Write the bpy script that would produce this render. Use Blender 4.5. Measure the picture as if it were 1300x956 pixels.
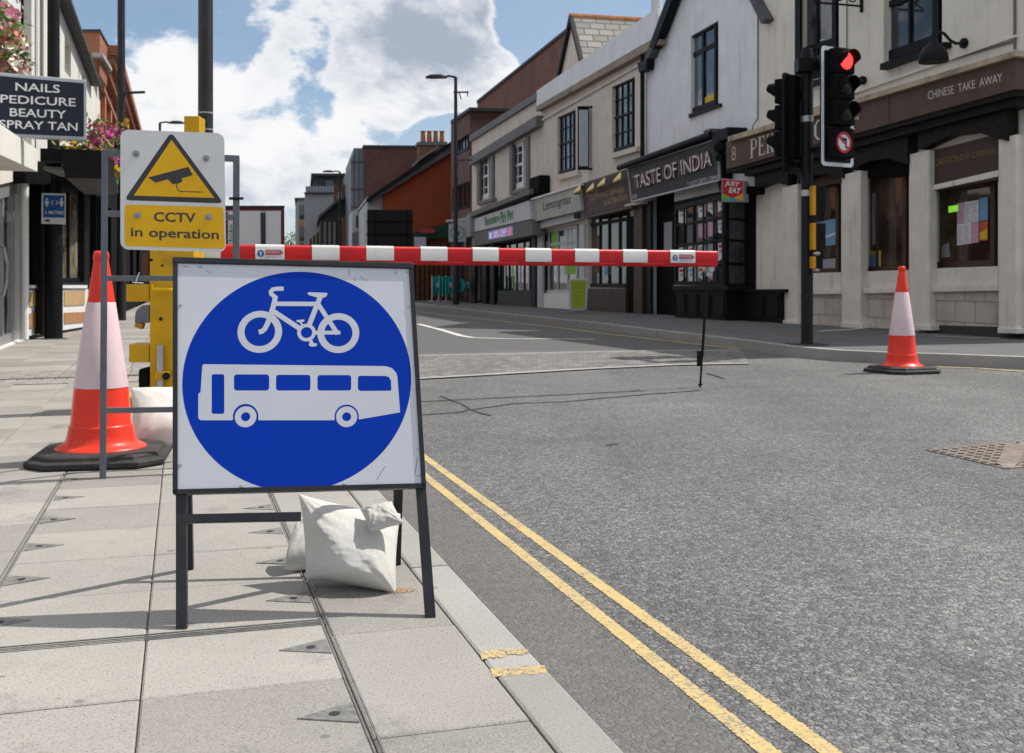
import bpy, bmesh, math, random
from mathutils import Vector as V, noise as NZ
from mathutils.geometry import tessellate_polygon
R = math.radians
random.seed(7)
for o in list(bpy.data.objects): bpy.data.objects.remove(o)
SC = bpy.context.scene
COL = SC.collection

# ------------------------------------------------------------------ camera
FPX, CX, HY, CAMZ = 1400.0, 650.0, 356.0, 0.90      # focal length, centre and eye level of the 1300 px wide photo
cd = bpy.data.cameras.new('Camera'); cam = bpy.data.objects.new('Camera', cd); COL.objects.link(cam)
cam.location = (0, 0, CAMZ); cam.rotation_euler = (R(90), 0, 0)
cd.sensor_width = 36; cd.lens = 36*FPX/1300; cd.shift_y = -(478-HY)/1300
cd.clip_start = 0.05; cd.clip_end = 3000
cd.dof.use_dof = True; cd.dof.focus_distance = 3.1; cd.dof.aperture_fstop = 11
SC.camera = cam

# ------------------------------------------------------------------ sun and sky
SUN_EL, SUN_AZ = 56.0, 67.0                          # azimuth clockwise from +Y
sv = V((math.sin(R(SUN_AZ))*math.cos(R(SUN_EL)), math.cos(R(SUN_AZ))*math.cos(R(SUN_EL)), math.sin(R(SUN_EL))))
sd = bpy.data.lights.new('Sun', 'SUN'); sd.energy = 4.1; sd.angle = R(0.5); sd.color = (1, 0.955, 0.88)
sun = bpy.data.objects.new('Sun', sd); COL.objects.link(sun)
sun.rotation_euler = (-sv).to_track_quat('-Z', 'Y').to_euler()

W = bpy.data.worlds.new('World'); SC.world = W; W.use_nodes = True
wt = W.node_tree; wt.nodes.clear()
class NT:
    def __init__(s, tree): s.t = tree
    def n(s, typ, **kw):
        nd = s.t.nodes.new(typ)
        for k, v in kw.items():
            if k.startswith('i_'):
                nm = k[2:]
                nd.inputs[int(nm) if nm.isdigit() else nm.replace('_', ' ')].default_value = v
            else: setattr(nd, k, v)
        return nd
    def l(s, a, b): s.t.links.new(a, b)
    def math(s, op, a, b=None, c=None, clamp=False):
        nd = s.n('ShaderNodeMath', operation=op, use_clamp=clamp)
        for i, v in enumerate((a, b, c)):
            if v is None: continue
            if hasattr(v, 'links'): s.l(v, nd.inputs[i])
            else: nd.inputs[i].default_value = v
        return nd.outputs[0]
    def vmath(s, op, a, b=None):
        nd = s.n('ShaderNodeVectorMath', operation=op)
        for i, v in enumerate((a, b)):
            if v is None: continue
            if hasattr(v, 'links'): s.l(v, nd.inputs[i])
            else: nd.inputs[i].default_value = v
        return nd.outputs['Value'] if op in ('DOT_PRODUCT', 'LENGTH') else nd.outputs[0]
    def ramp(s, fac, stops, interp='LINEAR'):
        nd = s.n('ShaderNodeValToRGB'); cr = nd.color_ramp; cr.interpolation = interp
        while len(cr.elements) < len(stops): cr.elements.new(0.5)
        for e, (p, c) in zip(cr.elements, stops):
            e.position = p; e.color = (c, c, c, 1) if isinstance(c, (int, float)) else (*c[:3], 1)
        s.l(fac, nd.inputs[0]); return nd.outputs[0]
    def mix(s, fac, a, b, blend='MIX'):
        nd = s.n('ShaderNodeMix', data_type='RGBA', blend_type=blend)
        for sock, v in ((nd.inputs[0], fac), (nd.inputs[6], a), (nd.inputs[7], b)):
            if hasattr(v, 'links'): s.l(v, sock)
            elif isinstance(v, (int, float)): sock.default_value = v if sock == nd.inputs[0] else (v, v, v, 1)
            else: sock.default_value = (*v[:3], 1)
        return nd.outputs[2]
    def noise(s, vec, scale, detail=3, rough=0.5, dist=0.0):
        nd = s.n('ShaderNodeTexNoise'); nd.inputs['Scale'].default_value = scale; nd.inputs['Detail'].default_value = detail
        nd.inputs['Roughness'].default_value = rough; nd.inputs['Distortion'].default_value = dist
        if vec is not None: s.l(vec, nd.inputs['Vector'])
        return nd.outputs['Fac']
    def maprange(s, v, a, b, c, d, smooth=False):
        nd = s.n('ShaderNodeMapRange'); nd.interpolation_type = 'SMOOTHSTEP' if smooth else 'LINEAR'
        for i, x in enumerate((v, a, b, c, d)):
            if hasattr(x, 'links'): s.l(x, nd.inputs[i])
            else: nd.inputs[i].default_value = x
        return nd.outputs[0]

def build_world():
    k = NT(wt)
    out = k.n('ShaderNodeOutputWorld'); bg = k.n('ShaderNodeBackground'); bg.inputs[1].default_value = 0.10
    sky = k.n('ShaderNodeTexSky', sky_type='NISHITA', sun_disc=False, sun_elevation=R(SUN_EL), sun_rotation=R(SUN_AZ),
              altitude=50, air_density=1.0, dust_density=0.6, ozone_density=1.6)
    tc = k.n('ShaderNodeTexCoord'); d = tc.outputs['Generated']
    sep = k.n('ShaderNodeSeparateXYZ'); k.l(d, sep.inputs[0])
    comb = k.n('ShaderNodeCombineXYZ'); k.l(sep.outputs[0], comb.inputs[0]); k.l(sep.outputs[1], comb.inputs[1])
    k.l(k.math('MULTIPLY', k.math('POWER', k.math('MAXIMUM', sep.outputs[2], 0.0), 0.85), 1.55), comb.inputs[2])
    p = k.vmath('ADD', comb.outputs[0], (2.35, 0.4, 0.0))
    def dens(vec):
        a = k.noise(vec, 4.2, 10, 0.58, 0.25); b = k.noise(vec, 11.0, 8, 0.62, 0.3)
        s_ = k.math('ADD', k.math('MULTIPLY', a, 0.68), k.math('MULTIPLY', b, 0.32))
        return k.math('MULTIPLY_ADD', s_, 2.6, -0.81)
    n0 = dens(p)
    n1 = dens(k.vmath('ADD', p, (0.014, 0.0, 0.055)))
    # where the sky of that day was thick with cumulus and where it was open
    blobs = [((575, 55), 4.2, 0.42), ((500, 90), 4.0, 0.34), ((430, 190), 5.0, 0.14), ((235, 140), 5.5, 0.12), ((330, 40), 5, 0.05),
             ((560, 110), 3.6, .20), ((720, 20), 4.5, -0.40), ((790, 40), 6.0, -0.36), ((590, 178), 2.0, -0.40), ((405, 140), 1.6, -0.10), ((385, 85), 3.0, 0.12), ((200, 60), 5.0, 0.10), ((290, 25), 5, .10), ((170, 60), 5, .06), ((480, 150), 1.6, -.14), ((330, 215), 1.5, -.16), ((545, 165), 1.6, -0.2),
             ((660, 120), 2.5, 0.20), ((70, 30), 6, 0.05), ((330, 240), 4, 0.18), ((560, 5), 2.2, -0.16), ((640, 20), 2.2, -0.30), ((440, 25), 2.4, 0.05), ((370, 75), 5, 0.05), ((470, 170), 3, .08)]
    acc = n0; acc1 = n1
    for (px, py), rad, a in blobs:
        c = V((px-CX, FPX, HY-py)).normalized()
        m = k.maprange(k.vmath('DOT_PRODUCT', d, tuple(c)), math.cos(R(rad)), 1.0, 0.0, a, True)
        acc = k.math('ADD', acc, m)
    acc = k.math('ADD', acc, k.maprange(sep.outputs[2], 0.35, 0.6, 0.0, 0.30, True))  # cloud added high overhead, out of view, for white fill light
    cov = k.maprange(acc, 0.49, 0.62, 0.0, 1.0, True)
    thick = k.maprange(acc, 0.55, 0.80, 0.15, 1.0, True)
    lit = k.maprange(k.math('SUBTRACT', n0, n1), -0.30, 0.20, 0.0, 1.0, True)
    shade = k.math('MULTIPLY', thick, k.math('SUBTRACT', 1.0, lit), clamp=True)
    ccol = k.mix(shade, (7.6, 7.7, 7.85), (3.2, 3.7, 4.5))
    skyc = k.mix(1.0, sky.outputs[0], (0.72, 0.80, 0.86), 'MULTIPLY')
    veil = k.noise(p, 0.5, 6, 0.6, 0.6)
    skyc = k.mix(k.maprange(veil, 0.42, 0.72, 0.06, 0.45, True), skyc, (6.2, 6.7, 7.3))
    hz = k.maprange(sep.outputs[2], 0.0, 0.12, 0.55, 0.0, True)
    skyc = k.mix(hz, skyc, (6.0, 6.5, 7.1))
    fin = k.mix(cov, skyc, ccol)
    k.l(fin, bg.inputs[0]); k.l(bg.outputs[0], out.inputs[0])
build_world()
SC.view_settings.view_transform = 'Standard'; SC.view_settings.look = 'None'
SC.view_settings.exposure = 0.32; SC.view_settings.gamma = 1.0; SC.view_settings.use_curve_mapping = False
SC.render.engine = 'CYCLES'

# ------------------------------------------------------------------ materials
MATS = {}
def mat(name, col, rough=0.6, metal=0.0, var=0.12, vscale=6.0, bump=0.0, bscale=60.0, spec=0.28, grime=0.0, gcol=(0.06, 0.055, 0.05), gscale=1.5, emit=None, estr=0, coat=0.0, streak=False, speck=0.0, spscale=400):
    if name in MATS: return MATS[name]
    m = bpy.data.materials.new(name); m.use_nodes = True; MATS[name] = m
    k = NT(m.node_tree); b = m.node_tree.nodes['Principled BSDF']
    tc = k.n('ShaderNodeTexCoord'); o = tc.outputs['Object']
    c = (*col, 1)
    f = k.noise(o, vscale, 4, 0.6)
    lo = tuple(x*(1-var) for x in col); hi = tuple(min(1, x*(1+var)) for x in col)
    cc = k.mix(k.maprange(f, 0.3, 0.7, 0, 1), lo, hi)
    if speck:
        s = k.noise(o, spscale, 1, 0.5)
        cc = k.mix(k.maprange(s, 0.6, 0.68, 0, speck), cc, tuple(x*0.35 for x in col))
    if grime:
        if streak:
            mp = k.n('ShaderNodeMapping'); mp.inputs['Scale'].default_value = (3.0, 3.0, 0.35); k.l(o, mp.inputs[0])
            g = k.noise(mp.outputs[0], gscale, 7, 0.65)
        else: g = k.noise(o, gscale, 7, 0.65)
        cc = k.mix(k.maprange(g, 0.52, 0.74, 0, grime, True), cc, gcol)
    k.l(cc, b.inputs['Base Color'])
    rr = k.noise(o, vscale*2.3, 3, 0.6)
    k.l(k.maprange(rr, 0.3, 0.7, max(0.02, rough*0.8), min(1, rough*1.15)), b.inputs['Roughness'])
    b.inputs['Metallic'].default_value = metal; b.inputs['Specular IOR Level'].default_value = spec
    b.inputs['Coat Weight'].default_value = coat
    if bump:
        bn = k.n('ShaderNodeBump'); bn.inputs['Strength'].default_value = bump; bn.inputs['Distance'].default_value = 0.01
        k.l(k.noise(o, bscale, 5, 0.6), bn.inputs['Height']); k.l(bn.outputs[0], b.inputs['Normal'])
    if emit:
        b.inputs['Emission Color'].default_value = (*emit, 1); b.inputs['Emission Strength'].default_value = estr
    return m

def brick(name, c1, c2, mortar, ang_dir, bw=0.225, bh=0.075, msize=0.011, rough=0.85):
    """courses run along the horizontal direction ang_dir (x,y) of the wall"""
    if name in MATS: return MATS[name]
    m = bpy.data.materials.new(name); m.use_nodes = True; MATS[name] = m
    k = NT(m.node_tree); b = m.node_tree.nodes['Principled BSDF']
    geo = k.n('ShaderNodeNewGeometry'); pos = geo.outputs['Position']
    u = k.vmath('DOT_PRODUCT', pos, (ang_dir[0], ang_dir[1], 0)); sp = k.n('ShaderNodeSeparateXYZ'); k.l(pos, sp.inputs[0])
    cb = k.n('ShaderNodeCombineXYZ'); k.l(u, cb.inputs[0]); k.l(sp.outputs[2], cb.inputs[1])
    br = k.n('ShaderNodeTexBrick'); k.l(cb.outputs[0], br.inputs['Vector'])
    br.inputs['Color1'].default_value = (*c1, 1); br.inputs['Color2'].default_value = (*c2, 1); br.inputs['Mortar'].default_value = (*mortar, 1)
    br.inputs['Scale'].default_value = 1; br.inputs['Brick Width'].default_value = bw; br.inputs['Row Height'].default_value = bh
    br.inputs['Mortar Size'].default_value = msize; br.inputs['Mortar Smooth'].default_value = 0.2
    g = k.noise(pos, 0.9, 6, 0.65)
    cc = k.mix(k.maprange(g, 0.45, 0.75, 0, 0.55, True), br.outputs['Color'], tuple(x*0.45 for x in c1))
    k.l(cc, b.inputs['Base Color']); b.inputs['Roughness'].default_value = rough
    bn = k.n('ShaderNodeBump'); bn.inputs['Strength'].default_value = 0.4; bn.inputs['Distance'].default_value = 0.01; bn.invert = True
    k.l(br.outputs['Fac'], bn.inputs['Height']); k.l(bn.outputs[0], b.inputs['Normal'])
    return m

def glass(name, tint=(0.012, 0.014, 0.016), rough=0.03, wob=0.015, spec=0.8):
    if name in MATS: return MATS[name]
    m = bpy.data.materials.new(name); m.use_nodes = True; MATS[name] = m
    k = NT(m.node_tree); b = m.node_tree.nodes['Principled BSDF']
    tc = k.n('ShaderNodeTexCoord'); o = tc.outputs['Object']
    f = k.noise(o, 1.7, 3, 0.6)
    k.l(k.mix(k.maprange(f, 0.4, 0.65, 0, 1), tint, tuple(x*3.2+0.004 for x in tint)), b.inputs['Base Color'])
    b.inputs['Roughness'].default_value = rough; b.inputs['Specular IOR Level'].default_value = spec
    bn = k.n('ShaderNodeBump'); bn.inputs['Strength'].default_value = wob*10; bn.inputs['Distance'].default_value = 0.02
    k.l(k.noise(o, 1.1, 2, 0.5), bn.inputs['Height']); k.l(bn.outputs[0], b.inputs['Normal'])
    return m

# ------------------------------------------------------------------ object helpers
ORG = {}
def tag(o, label=None, cat=None, group=None, kind=None):
    if label: o['label'] = label
    if cat: o['category'] = cat
    if group: o['group'] = group
    if kind: o['kind'] = kind
    return o
def thing(name, label, cat, loc=(0, 0, 0), group=None):
    o = bpy.data.objects.new(name, None); COL.objects.link(o); o.location = loc; o.empty_display_size = 0.1
    ORG[o.name] = V(loc); return tag(o, label, cat, group)

class MB:
    def __init__(s): s.v = []; s.f = []; s.c = []
    def add(s, pts, faces):
        b = len(s.v); s.v += [V(p) for p in pts]; s.f += [tuple(b+i for i in f) for f in faces]; return s
    def quad(s, *p): return s.add(p, [tuple(range(len(p)))])
    def loft(s, rings, closed=True, cap=True):
        n = len(rings[0]); pts = [p for r in rings for p in r]; fs = []
        for i in range(len(rings)-1):
            for j in range(n if closed else n-1):
                a = i*n+j; b2 = i*n+(j+1) % n
                fs.append((a, b2, b2+n, a+n))
        if cap and closed:
            fs.append(tuple(range(n-1, -1, -1))); fs.append(tuple(range((len(rings)-1)*n, len(rings)*n)))
        return s.add(pts, fs)
    def prism(s, pts, vec):
        vec = V(vec); return s.loft([[V(p) for p in pts], [V(p)+vec for p in pts]])
    def box(s, c, size, rz=0, ax=None):
        c = V(c); hx, hy, hz = (x/2 for x in size)
        if ax: X, Y, Z = (V(a).normalized() for a in ax)
        else: X = V((math.cos(rz), math.sin(rz), 0)); Y = V((-math.sin(rz), math.cos(rz), 0)); Z = V((0, 0, 1))
        r = lambda q: [c+X*(hx*a)+Y*(hy*b)+Z*(hz*q) for a, b in ((-1, -1), (1, -1), (1, 1), (-1, 1))]
        return s.loft([r(-1), r(1)])
    def bar(s, p0, p1, w, n, d0, d1, ext=0.0):
        p0, p1, n = V(p0), V(p1), V(n); t = (p1-p0).normalized(); q = n.cross(t).normalized()*w/2
        p0 = p0-t*ext; p1 = p1+t*ext
        return s.loft([[p0-q+n*d0, p0+q+n*d0, p0+q+n*d1, p0-q+n*d1], [p1-q+n*d0, p1+q+n*d0, p1+q+n*d1, p1-q+n*d1]])
    def tube(s, pts, r, n=10, closed=False):
        pts = [V(p) for p in pts]; rr = r if isinstance(r, (list, tuple)) else [r]*len(pts); rings = []
        prev = None
        for i, p in enumerate(pts):
            t = (pts[min(i+1, len(pts)-1)]-pts[max(i-1, 0)]).normalized()
            a = prev if prev is not None else (V((0, 0, 1)) if abs(t.z) < 0.9 else V((1, 0, 0)))
            x = (a-t*a.dot(t)).normalized(); y = t.cross(x); prev = x
            rings.append([p+(x*math.cos(2*math.pi*j/n)+y*math.sin(2*math.pi*j/n))*rr[i] for j in range(n)])
        return s.loft(rings)
    def cyl(s, p0, p1, r0, r1=None, n=20): return s.tube([p0, p1], [r0, r0 if r1 is None else r1], n)
    def lathe(s, c, prof, n=40, cap=True):
        c = V(c); return s.loft([[c+V((r*math.cos(2*math.pi*j/n), r*math.sin(2*math.pi*j/n), z)) for j in range(n)] for r, z in prof], cap=cap)
    def sphere(s, c, r, n=12, m=8, sc=(1, 1, 1)):
        c = V(c); rings = []
        for i in range(m+1):
            a = -math.pi/2+math.pi*i/m; rr = max(1e-4, math.cos(a))
            rings.append([c+V((r*rr*math.cos(2*math.pi*j/n)*sc[0], r*rr*math.sin(2*math.pi*j/n)*sc[1], r*math.sin(a)*sc[2])) for j in range(n)])
        return s.loft(rings)
    def build(s, name, m, parent=None, smooth=False, bevel=0.0, sub=0, label=None, angle=40, segs=2):
        org = ORG[parent.name] if parent else V((0, 0, 0))
        me = bpy.data.meshes.new(name); me.from_pydata([v-org for v in s.v], [], s.f)
        bm = bmesh.new(); bm.from_mesh(me); bmesh.ops.recalc_face_normals(bm, faces=bm.faces[:])
        if bevel:
            bmesh.ops.remove_doubles(bm, verts=bm.verts[:], dist=1e-5)
        bm.to_mesh(me); bm.free()
        o = bpy.data.objects.new(name, me); COL.objects.link(o)
        if s.c:
            at = me.attributes.new('tone', 'FLOAT', 'POINT')
            for i, c in enumerate(s.c): at.data[i].value = c
        for mm in (m if isinstance(m, (list, tuple)) else [m]): me.materials.append(mm)
        if parent: o.parent = parent; ORG[o.name] = org
        else: ORG[o.name] = V((0, 0, 0))
        if bevel:
            bv = o.modifiers.new('Bevel', 'BEVEL'); bv.width = bevel; bv.segments = segs; bv.limit_method = 'ANGLE'; bv.angle_limit = R(35)
        if sub:
            sb = o.modifiers.new('Subdivision', 'SUBSURF'); sb.levels = sub; sb.render_levels = sub
        if smooth:
            for p in me.polygons: p.use_smooth = True
            if not sub:
                try: me.set_sharp_from_angle(angle=R(angle))
                except Exception: pass
        if label: o['label'] = label
        return o

def P(px, py, Y):                       # pixel and distance -> point
    return V(((px-CX)*Y/FPX, Y, CAMZ-(py-HY)*Y/FPX))
def ground(px, py, z=0.0):
    return P(px, py, FPX*(CAMZ-z)/(py-HY))
def zg(Y): return -0.0081*min(max(Y-20, 0), 50)
S1 = V((-0.2873, 0.9578, 0)); PR = V((0.9578, 0.2873, 0))   # along the street, and across it to the right
def st(s, t, z=0.0): return S1*s+PR*t+V((0, 0, z))

class Plane:
    def __init__(s, p, n): s.p = V(p); s.n = V(n).normalized()
    @staticmethod
    def three(a, b, c, toward=V((0, 0, CAMZ))):
        n = (V(b)-V(a)).cross(V(c)-V(a)).normalized()
        if n.dot(V(toward)-V(a)) < 0: n = -n
        return Plane(a, n)
    @staticmethod
    def upright(p, vpx, toward=V((0, 0, 0))):          # a vertical wall running along the direction that vanishes at vpx
        d = V(((vpx-CX)/FPX, 1, 0)).normalized(); n = V((d.y, -d.x, 0))
        if n.dot(V(toward)-V(p)) < 0: n = -n
        q = Plane(p, n); q.d = d; return q
    def pt(s, px, py, off=0.0):
        d = V(((px-CX)/FPX, 1, (HY-py)/FPX)); o = V((0, 0, CAMZ)); a = s.p+s.n*off
        return o+d*((a-o).dot(s.n)/d.dot(s.n))
    def pts(s, poly, off=0.0): return [s.pt(x, y, off) for x, y in poly]
    def slab(s, mb, poly, off, back):
        f = s.pts(poly, off); return mb.prism(f, s.n*(back-off))
    def frame(s):
        r = V((0, 0, 1)).cross(s.n)
        r = V((1, 0, 0)) if r.length < 1e-3 else r.normalized()
        if r.x < 0 and abs(r.x) > 0.3: r = -r
        u = s.n.cross(r)
        if u.z < 0: u = -u
        return r, u

def wall(pl, outer, holes, off=0.0, reveal=0.14, depth=6.0, base=None):
    """a wall with real openings, its reveals, and the body of the building behind it"""
    mb = MB(); loops = [outer]+holes; flat = [q for l in loops for q in l]
    tris = tessellate_polygon([[V((x, y, 0)) for x, y in l] for l in loops])
    mb.add(pl.pts(flat, off), [tuple(t) for t in tris])
    for h in holes:
        a = pl.pts(h, off); b = [q-pl.n*reveal for q in a]; n = len(h)
        mb.add(a+b, [(i, (i+1) % n, n+(i+1) % n, n+i) for i in range(n)])
    a = pl.pts(outer, off); b = [q-pl.n*depth for q in a]; n = len(outer)
    mb.add(a+b, [(i, (i+1) % n, n+(i+1) % n, n+i) for i in range(n)]+[tuple(range(2*n-1, n-1, -1))])
    return mb

def lerp4(q, u, v):                     # q: TL,TR,BR,BL
    return (q[0]*(1-u)+q[1]*u)*(1-v)+(q[3]*(1-u)+q[2]*u)*v

def window(parent, pl, quad, off, fm, gm, cols=2, rows=2, fw=0.07, bw=0.03, name='window', depth=0.06, rowpos=None, colpos=None, pane='pane', meet=None):
    q = pl.pts(quad, off); n = pl.n; mb = MB()
    ins = fw/2
    r, u = (q[1]-q[0]).normalized(), (q[0]-q[3]).normalized()
    c = [q[0]+r*ins-u*ins, q[1]-r*ins-u*ins, q[2]-r*ins+u*ins, q[3]+r*ins+u*ins]
    mb.bar(c[0]-r*ins, c[1]+r*ins, fw, n, 0, depth); mb.bar(c[3]-r*ins, c[2]+r*ins, fw, n, 0, depth)
    mb.bar(c[0]-u*ins, c[3]+u*ins, fw, n, 0, depth-0.002); mb.bar(c[1]-u*ins, c[2]+u*ins, fw, n, 0, depth-0.002)
    cp = colpos or [i/cols for i in range(1, cols)]; rp = rowpos or [i/rows for i in range(1, rows)]
    for i, x in enumerate(cp): mb.bar(lerp4(q, x, 0.02), lerp4(q, x, 0.98), bw, n, 0, depth-0.012)
    for i, y in enumerate(rp):
        w = bw*1.9 if (meet is not None and i == meet) else bw
        mb.bar(lerp4(q, 0.02, y), lerp4(q, 0.98, y), w, n, 0, depth-0.016+(0.012 if w > bw else 0))
    o = mb.build(name, fm, parent)
    g = MB(); g.prism([p+n*0.012 for p in q], -n*0.008); g.build(pane, gm, o)
    return o

TEXTC = {}
def text_mesh(s, bold=0.0, shear=0.0, space=1.0, extrude=0.0):
    cu = bpy.data.curves.new('lettering', 'FONT'); cu.body = s; cu.size = 1; cu.offset = bold; cu.shear = shear; cu.space_character = space
    cu.extrude = extrude; cu.resolution_u = 3
    o = bpy.data.objects.new('lettering', cu); COL.objects.link(o)
    dg = bpy.context.evaluated_depsgraph_get(); me = bpy.data.meshes.new_from_object(o.evaluated_get(dg))
    vs = [v.co.copy() for v in me.vertices]; fs = [tuple(p.vertices) for p in me.polygons]
    bpy.data.objects.remove(o); bpy.data.curves.remove(cu); bpy.data.meshes.remove(me)
    return vs, fs
def text_on(pl, s, quad, off, m, parent, name='lettering', bold=0.0, shear=0.0, space=1.0, thick=0.0, mb=None, world=False):
    """quad TL,TR,BR,BL in photo pixels (or points); the words fill it"""
    vs, fs = text_mesh(s, bold, shear, space, 0.05 if thick else 0)
    x0 = min(v.x for v in vs); x1 = max(v.x for v in vs); y0 = min(v.y for v in vs); y1 = max(v.y for v in vs)
    q = quad if world else pl.pts(quad, off)
    own = mb is None; mb = mb or MB()
    pts = []
    for v in vs:
        p = lerp4(q, (v.x-x0)/(x1-x0), 1-(v.y-y0)/(y1-y0))
        if world: p = p+pl.n*off
        if thick: p = p+pl.n*(thick if v.z > 0 else 0.0)
        pts.append(p)
    mb.add(pts, fs)
    if own: return mb.build(name, m, parent)
    return mb

def circ(pl, c, r, n=48, off=0.0, a0=0, a1=2*math.pi):
    """circle of r metres in the plane round the pixel (or point) c"""
    o = pl.pt(*c, off) if len(c) == 2 else V(c)+pl.n*off
    x, y = pl.frame(); full = abs(a1-a0-2*math.pi) < 1e-6
    return [o+(x*math.cos(a0+(a1-a0)*i/(n if full else n-1))+y*math.sin(a0+(a1-a0)*i/(n if full else n-1)))*r for i in range(n)]
def disc(mb, pl, c, r, off, n=48): return mb.add(circ(pl, c, r, n, off), [tuple(range(n))])
def ring(mb, pl, c, r0, r1, off, n=48):
    a = circ(pl, c, r0, n, off); b = circ(pl, c, r1, n, off)
    return mb.add(a+b, [(i, (i+1) % n, n+(i+1) % n, n+i) for i in range(n)])
def stroke(mb, pl, pts, w, off):
    """a flat line of w metres through photo pixels, drawn on the plane"""
    q = pl.pts(pts, off); n = len(q); L, Rr = [], []
    for i in range(n):
        t = (q[min(i+1, n-1)]-q[max(i-1, 0)]).normalized(); s = pl.n.cross(t).normalized()*w/2
        L.append(q[i]+s); Rr.append(q[i]-s)
    return mb.add(L+Rr, [(i, i+1, n+i+1, n+i) for i in range(n-1)])
def rrect(x0, y0, x1, y1, r, n=5):
    pts = []
    for cx, cy, a in ((x1-r, y0+r, -90), (x1-r, y1-r, 0), (x0+r, y1-r, 90), (x0+r, y0+r, 180)):
        for i in range(n+1):
            b = R(a+90*i/n); pts.append((cx+r*math.cos(b), cy+r*math.sin(b)))
    return pts
def copy_tree(o, parent=None):
    c = o.copy(); COL.objects.link(c)
    ORG[c.name] = ORG.get(o.name, V((0, 0, 0)))
    if parent: c.parent = parent
    for ch in list(o.children): copy_tree(ch, c)
    return c

# ================================================================== THE GROUND
def mat_road():
    m = bpy.data.materials.new('chipped_asphalt'); m.use_nodes = True
    k = NT(m.node_tree); b = m.node_tree.nodes['Principled BSDF']
    pos = k.n('ShaderNodeNewGeometry').outputs['Position']
    wp = k.vmath('ADD', pos, k.vmath('SCALE', k.n('ShaderNodeTexNoise', i_Scale=40.0).outputs['Color'], None)) if False else pos
    mp = k.n('ShaderNodeMapping'); mp.inputs['Scale'].default_value = (64, 64, 4); k.l(wp, mp.inputs[0])
    def vor(feature, vec, **kw):
        nd = k.n('ShaderNodeTexVoronoi', feature=feature, **kw); nd.inputs['Scale'].default_value = 1; nd.inputs['Randomness'].default_value = 1
        k.l(vec, nd.inputs['Vector']); return nd
    ns = k.n('ShaderNodeTexNoise', i_Scale=55.0, i_Detail=2.0); k.l(pos, ns.inputs['Vector'])
    off = k.n('ShaderNodeVectorMath', operation='MULTIPLY_ADD'); k.l(ns.outputs['Color'], off.inputs[0])
    off.inputs[1].default_value = (1.1, 1.1, 0); k.l(mp.outputs[0], off.inputs[2]); vec = off.outputs[0]
    v = vor('F1', vec); e = vor('DISTANCE_TO_EDGE', vec)
    s = k.n('ShaderNodeSeparateColor'); k.l(v.outputs['Color'], s.inputs[0])
    chip = k.ramp(s.outputs[0], [(0, (0.15, 0.146, 0.141)), (0.45, (0.205, 0.20, 0.193)), (0.8, (0.25, 0.243, 0.232)), (1, (0.31, 0.296, 0.276))])
    gap = k.maprange(e.outputs['Distance'], 0.02, 0.16, 1, 0, True)
    c = k.mix(k.math('MULTIPLY', gap, 0.42), chip, (0.06, 0.058, 0.056))
    mp2 = k.n('ShaderNodeMapping'); mp2.inputs['Scale'].default_value = (150, 150, 4); k.l(pos, mp2.inputs[0]); v2 = vor('F1', mp2.outputs[0]); s2 = k.n('ShaderNodeSeparateColor'); k.l(v2.outputs['Color'], s2.inputs[0])
    grit = k.ramp(s2.outputs[0], [(0, (0.07, 0.068, 0.066)), (0.5, (0.155, 0.15, 0.145)), (1, (0.27, 0.258, 0.243))])
    c = k.mix(k.maprange(k.noise(pos, 28, 3, 0.6), 0.42, 0.6, 0.15, 0.9, True), c, grit)
    low = k.math('GREATER_THAN', 0.36, s.outputs[1])
    c = k.mix(k.math('MULTIPLY', low, 0.62), c, (0.075, 0.073, 0.07))
    tr = k.n('ShaderNodeMapping'); tr.inputs['Rotation'].default_value = (0, 0, R(-16.7)); tr.inputs['Scale'].default_value = (1.1, 0.10, 1); k.l(pos, tr.inputs[0])
    c = k.mix(1.0, c, k.ramp(k.noise(tr.outputs[0], 1.0, 4, 0.6), [(0.3, 0.84), (0.7, 1.14)]), 'MULTIPLY')
    # worn, paler wheel tracks and darker patches
    big = k.noise(pos, 0.35, 5, 0.6); c = k.mix(1.0, c, k.ramp(big, [(0.3, 0.78), (0.7, 1.14)]), 'MULTIPLY')
    t = k.vmath('DOT_PRODUCT', pos, tuple(PR))
    mid = k.noise(pos, 2.6, 4, 0.6)
    c = k.mix(1.0, c, k.ramp(mid, [(0.3, 0.9), (0.7, 1.1)]), 'MULTIPLY')
    # the smooth brown dusty channel along the kerb
    j = k.math('ADD', t, k.maprange(k.noise(pos, 7.0, 3, 0.6), 0, 1, -0.05, 0.05))
    ch = k.math('MULTIPLY', k.maprange(j, 1.0, 1.09, 1, 0, True), k.maprange(j, -1.5, -1.4, 0, 1))
    dust = k.mix(k.noise(pos, 120, 3, 0.6), (0.085, 0.078, 0.071), (0.165, 0.152, 0.142))
    fine = k.noise(pos, 210, 2, 0.6); dust = k.mix(k.maprange(fine, 0.56, 0.66, 0, 0.55), dust, (0.05, 0.045, 0.04))
    c = k.mix(k.math('MULTIPLY', ch, 0.66), c, dust)
    oil = k.noise(pos, 1.3, 6, 0.62, 0.6); c = k.mix(k.maprange(oil, 0.60, 0.72, 0, 0.38, True), c, (0.06, 0.06, 0.06))
    pale = k.noise(pos, 0.8, 7, 0.7, 1.0); c = k.mix(k.maprange(pale, 0.58, 0.74, 0, 0.30, True), c, (0.30, 0.295, 0.285))
    c = k.mix(1.0, c, (0.955, 0.975, 1.0), 'MULTIPLY')
    # beyond the raised table the surface is finer, with building shade in its colour
    far = k.maprange(k.vmath('DOT_PRODUCT', pos, tuple(S1)), 13.0, 13.6, 0, 1)
    fa = k.mix(k.noise(pos, 60, 3, 0.6), (0.085, 0.082, 0.082), (0.14, 0.135, 0.134))
    c = k.mix(far, c, fa)
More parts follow.
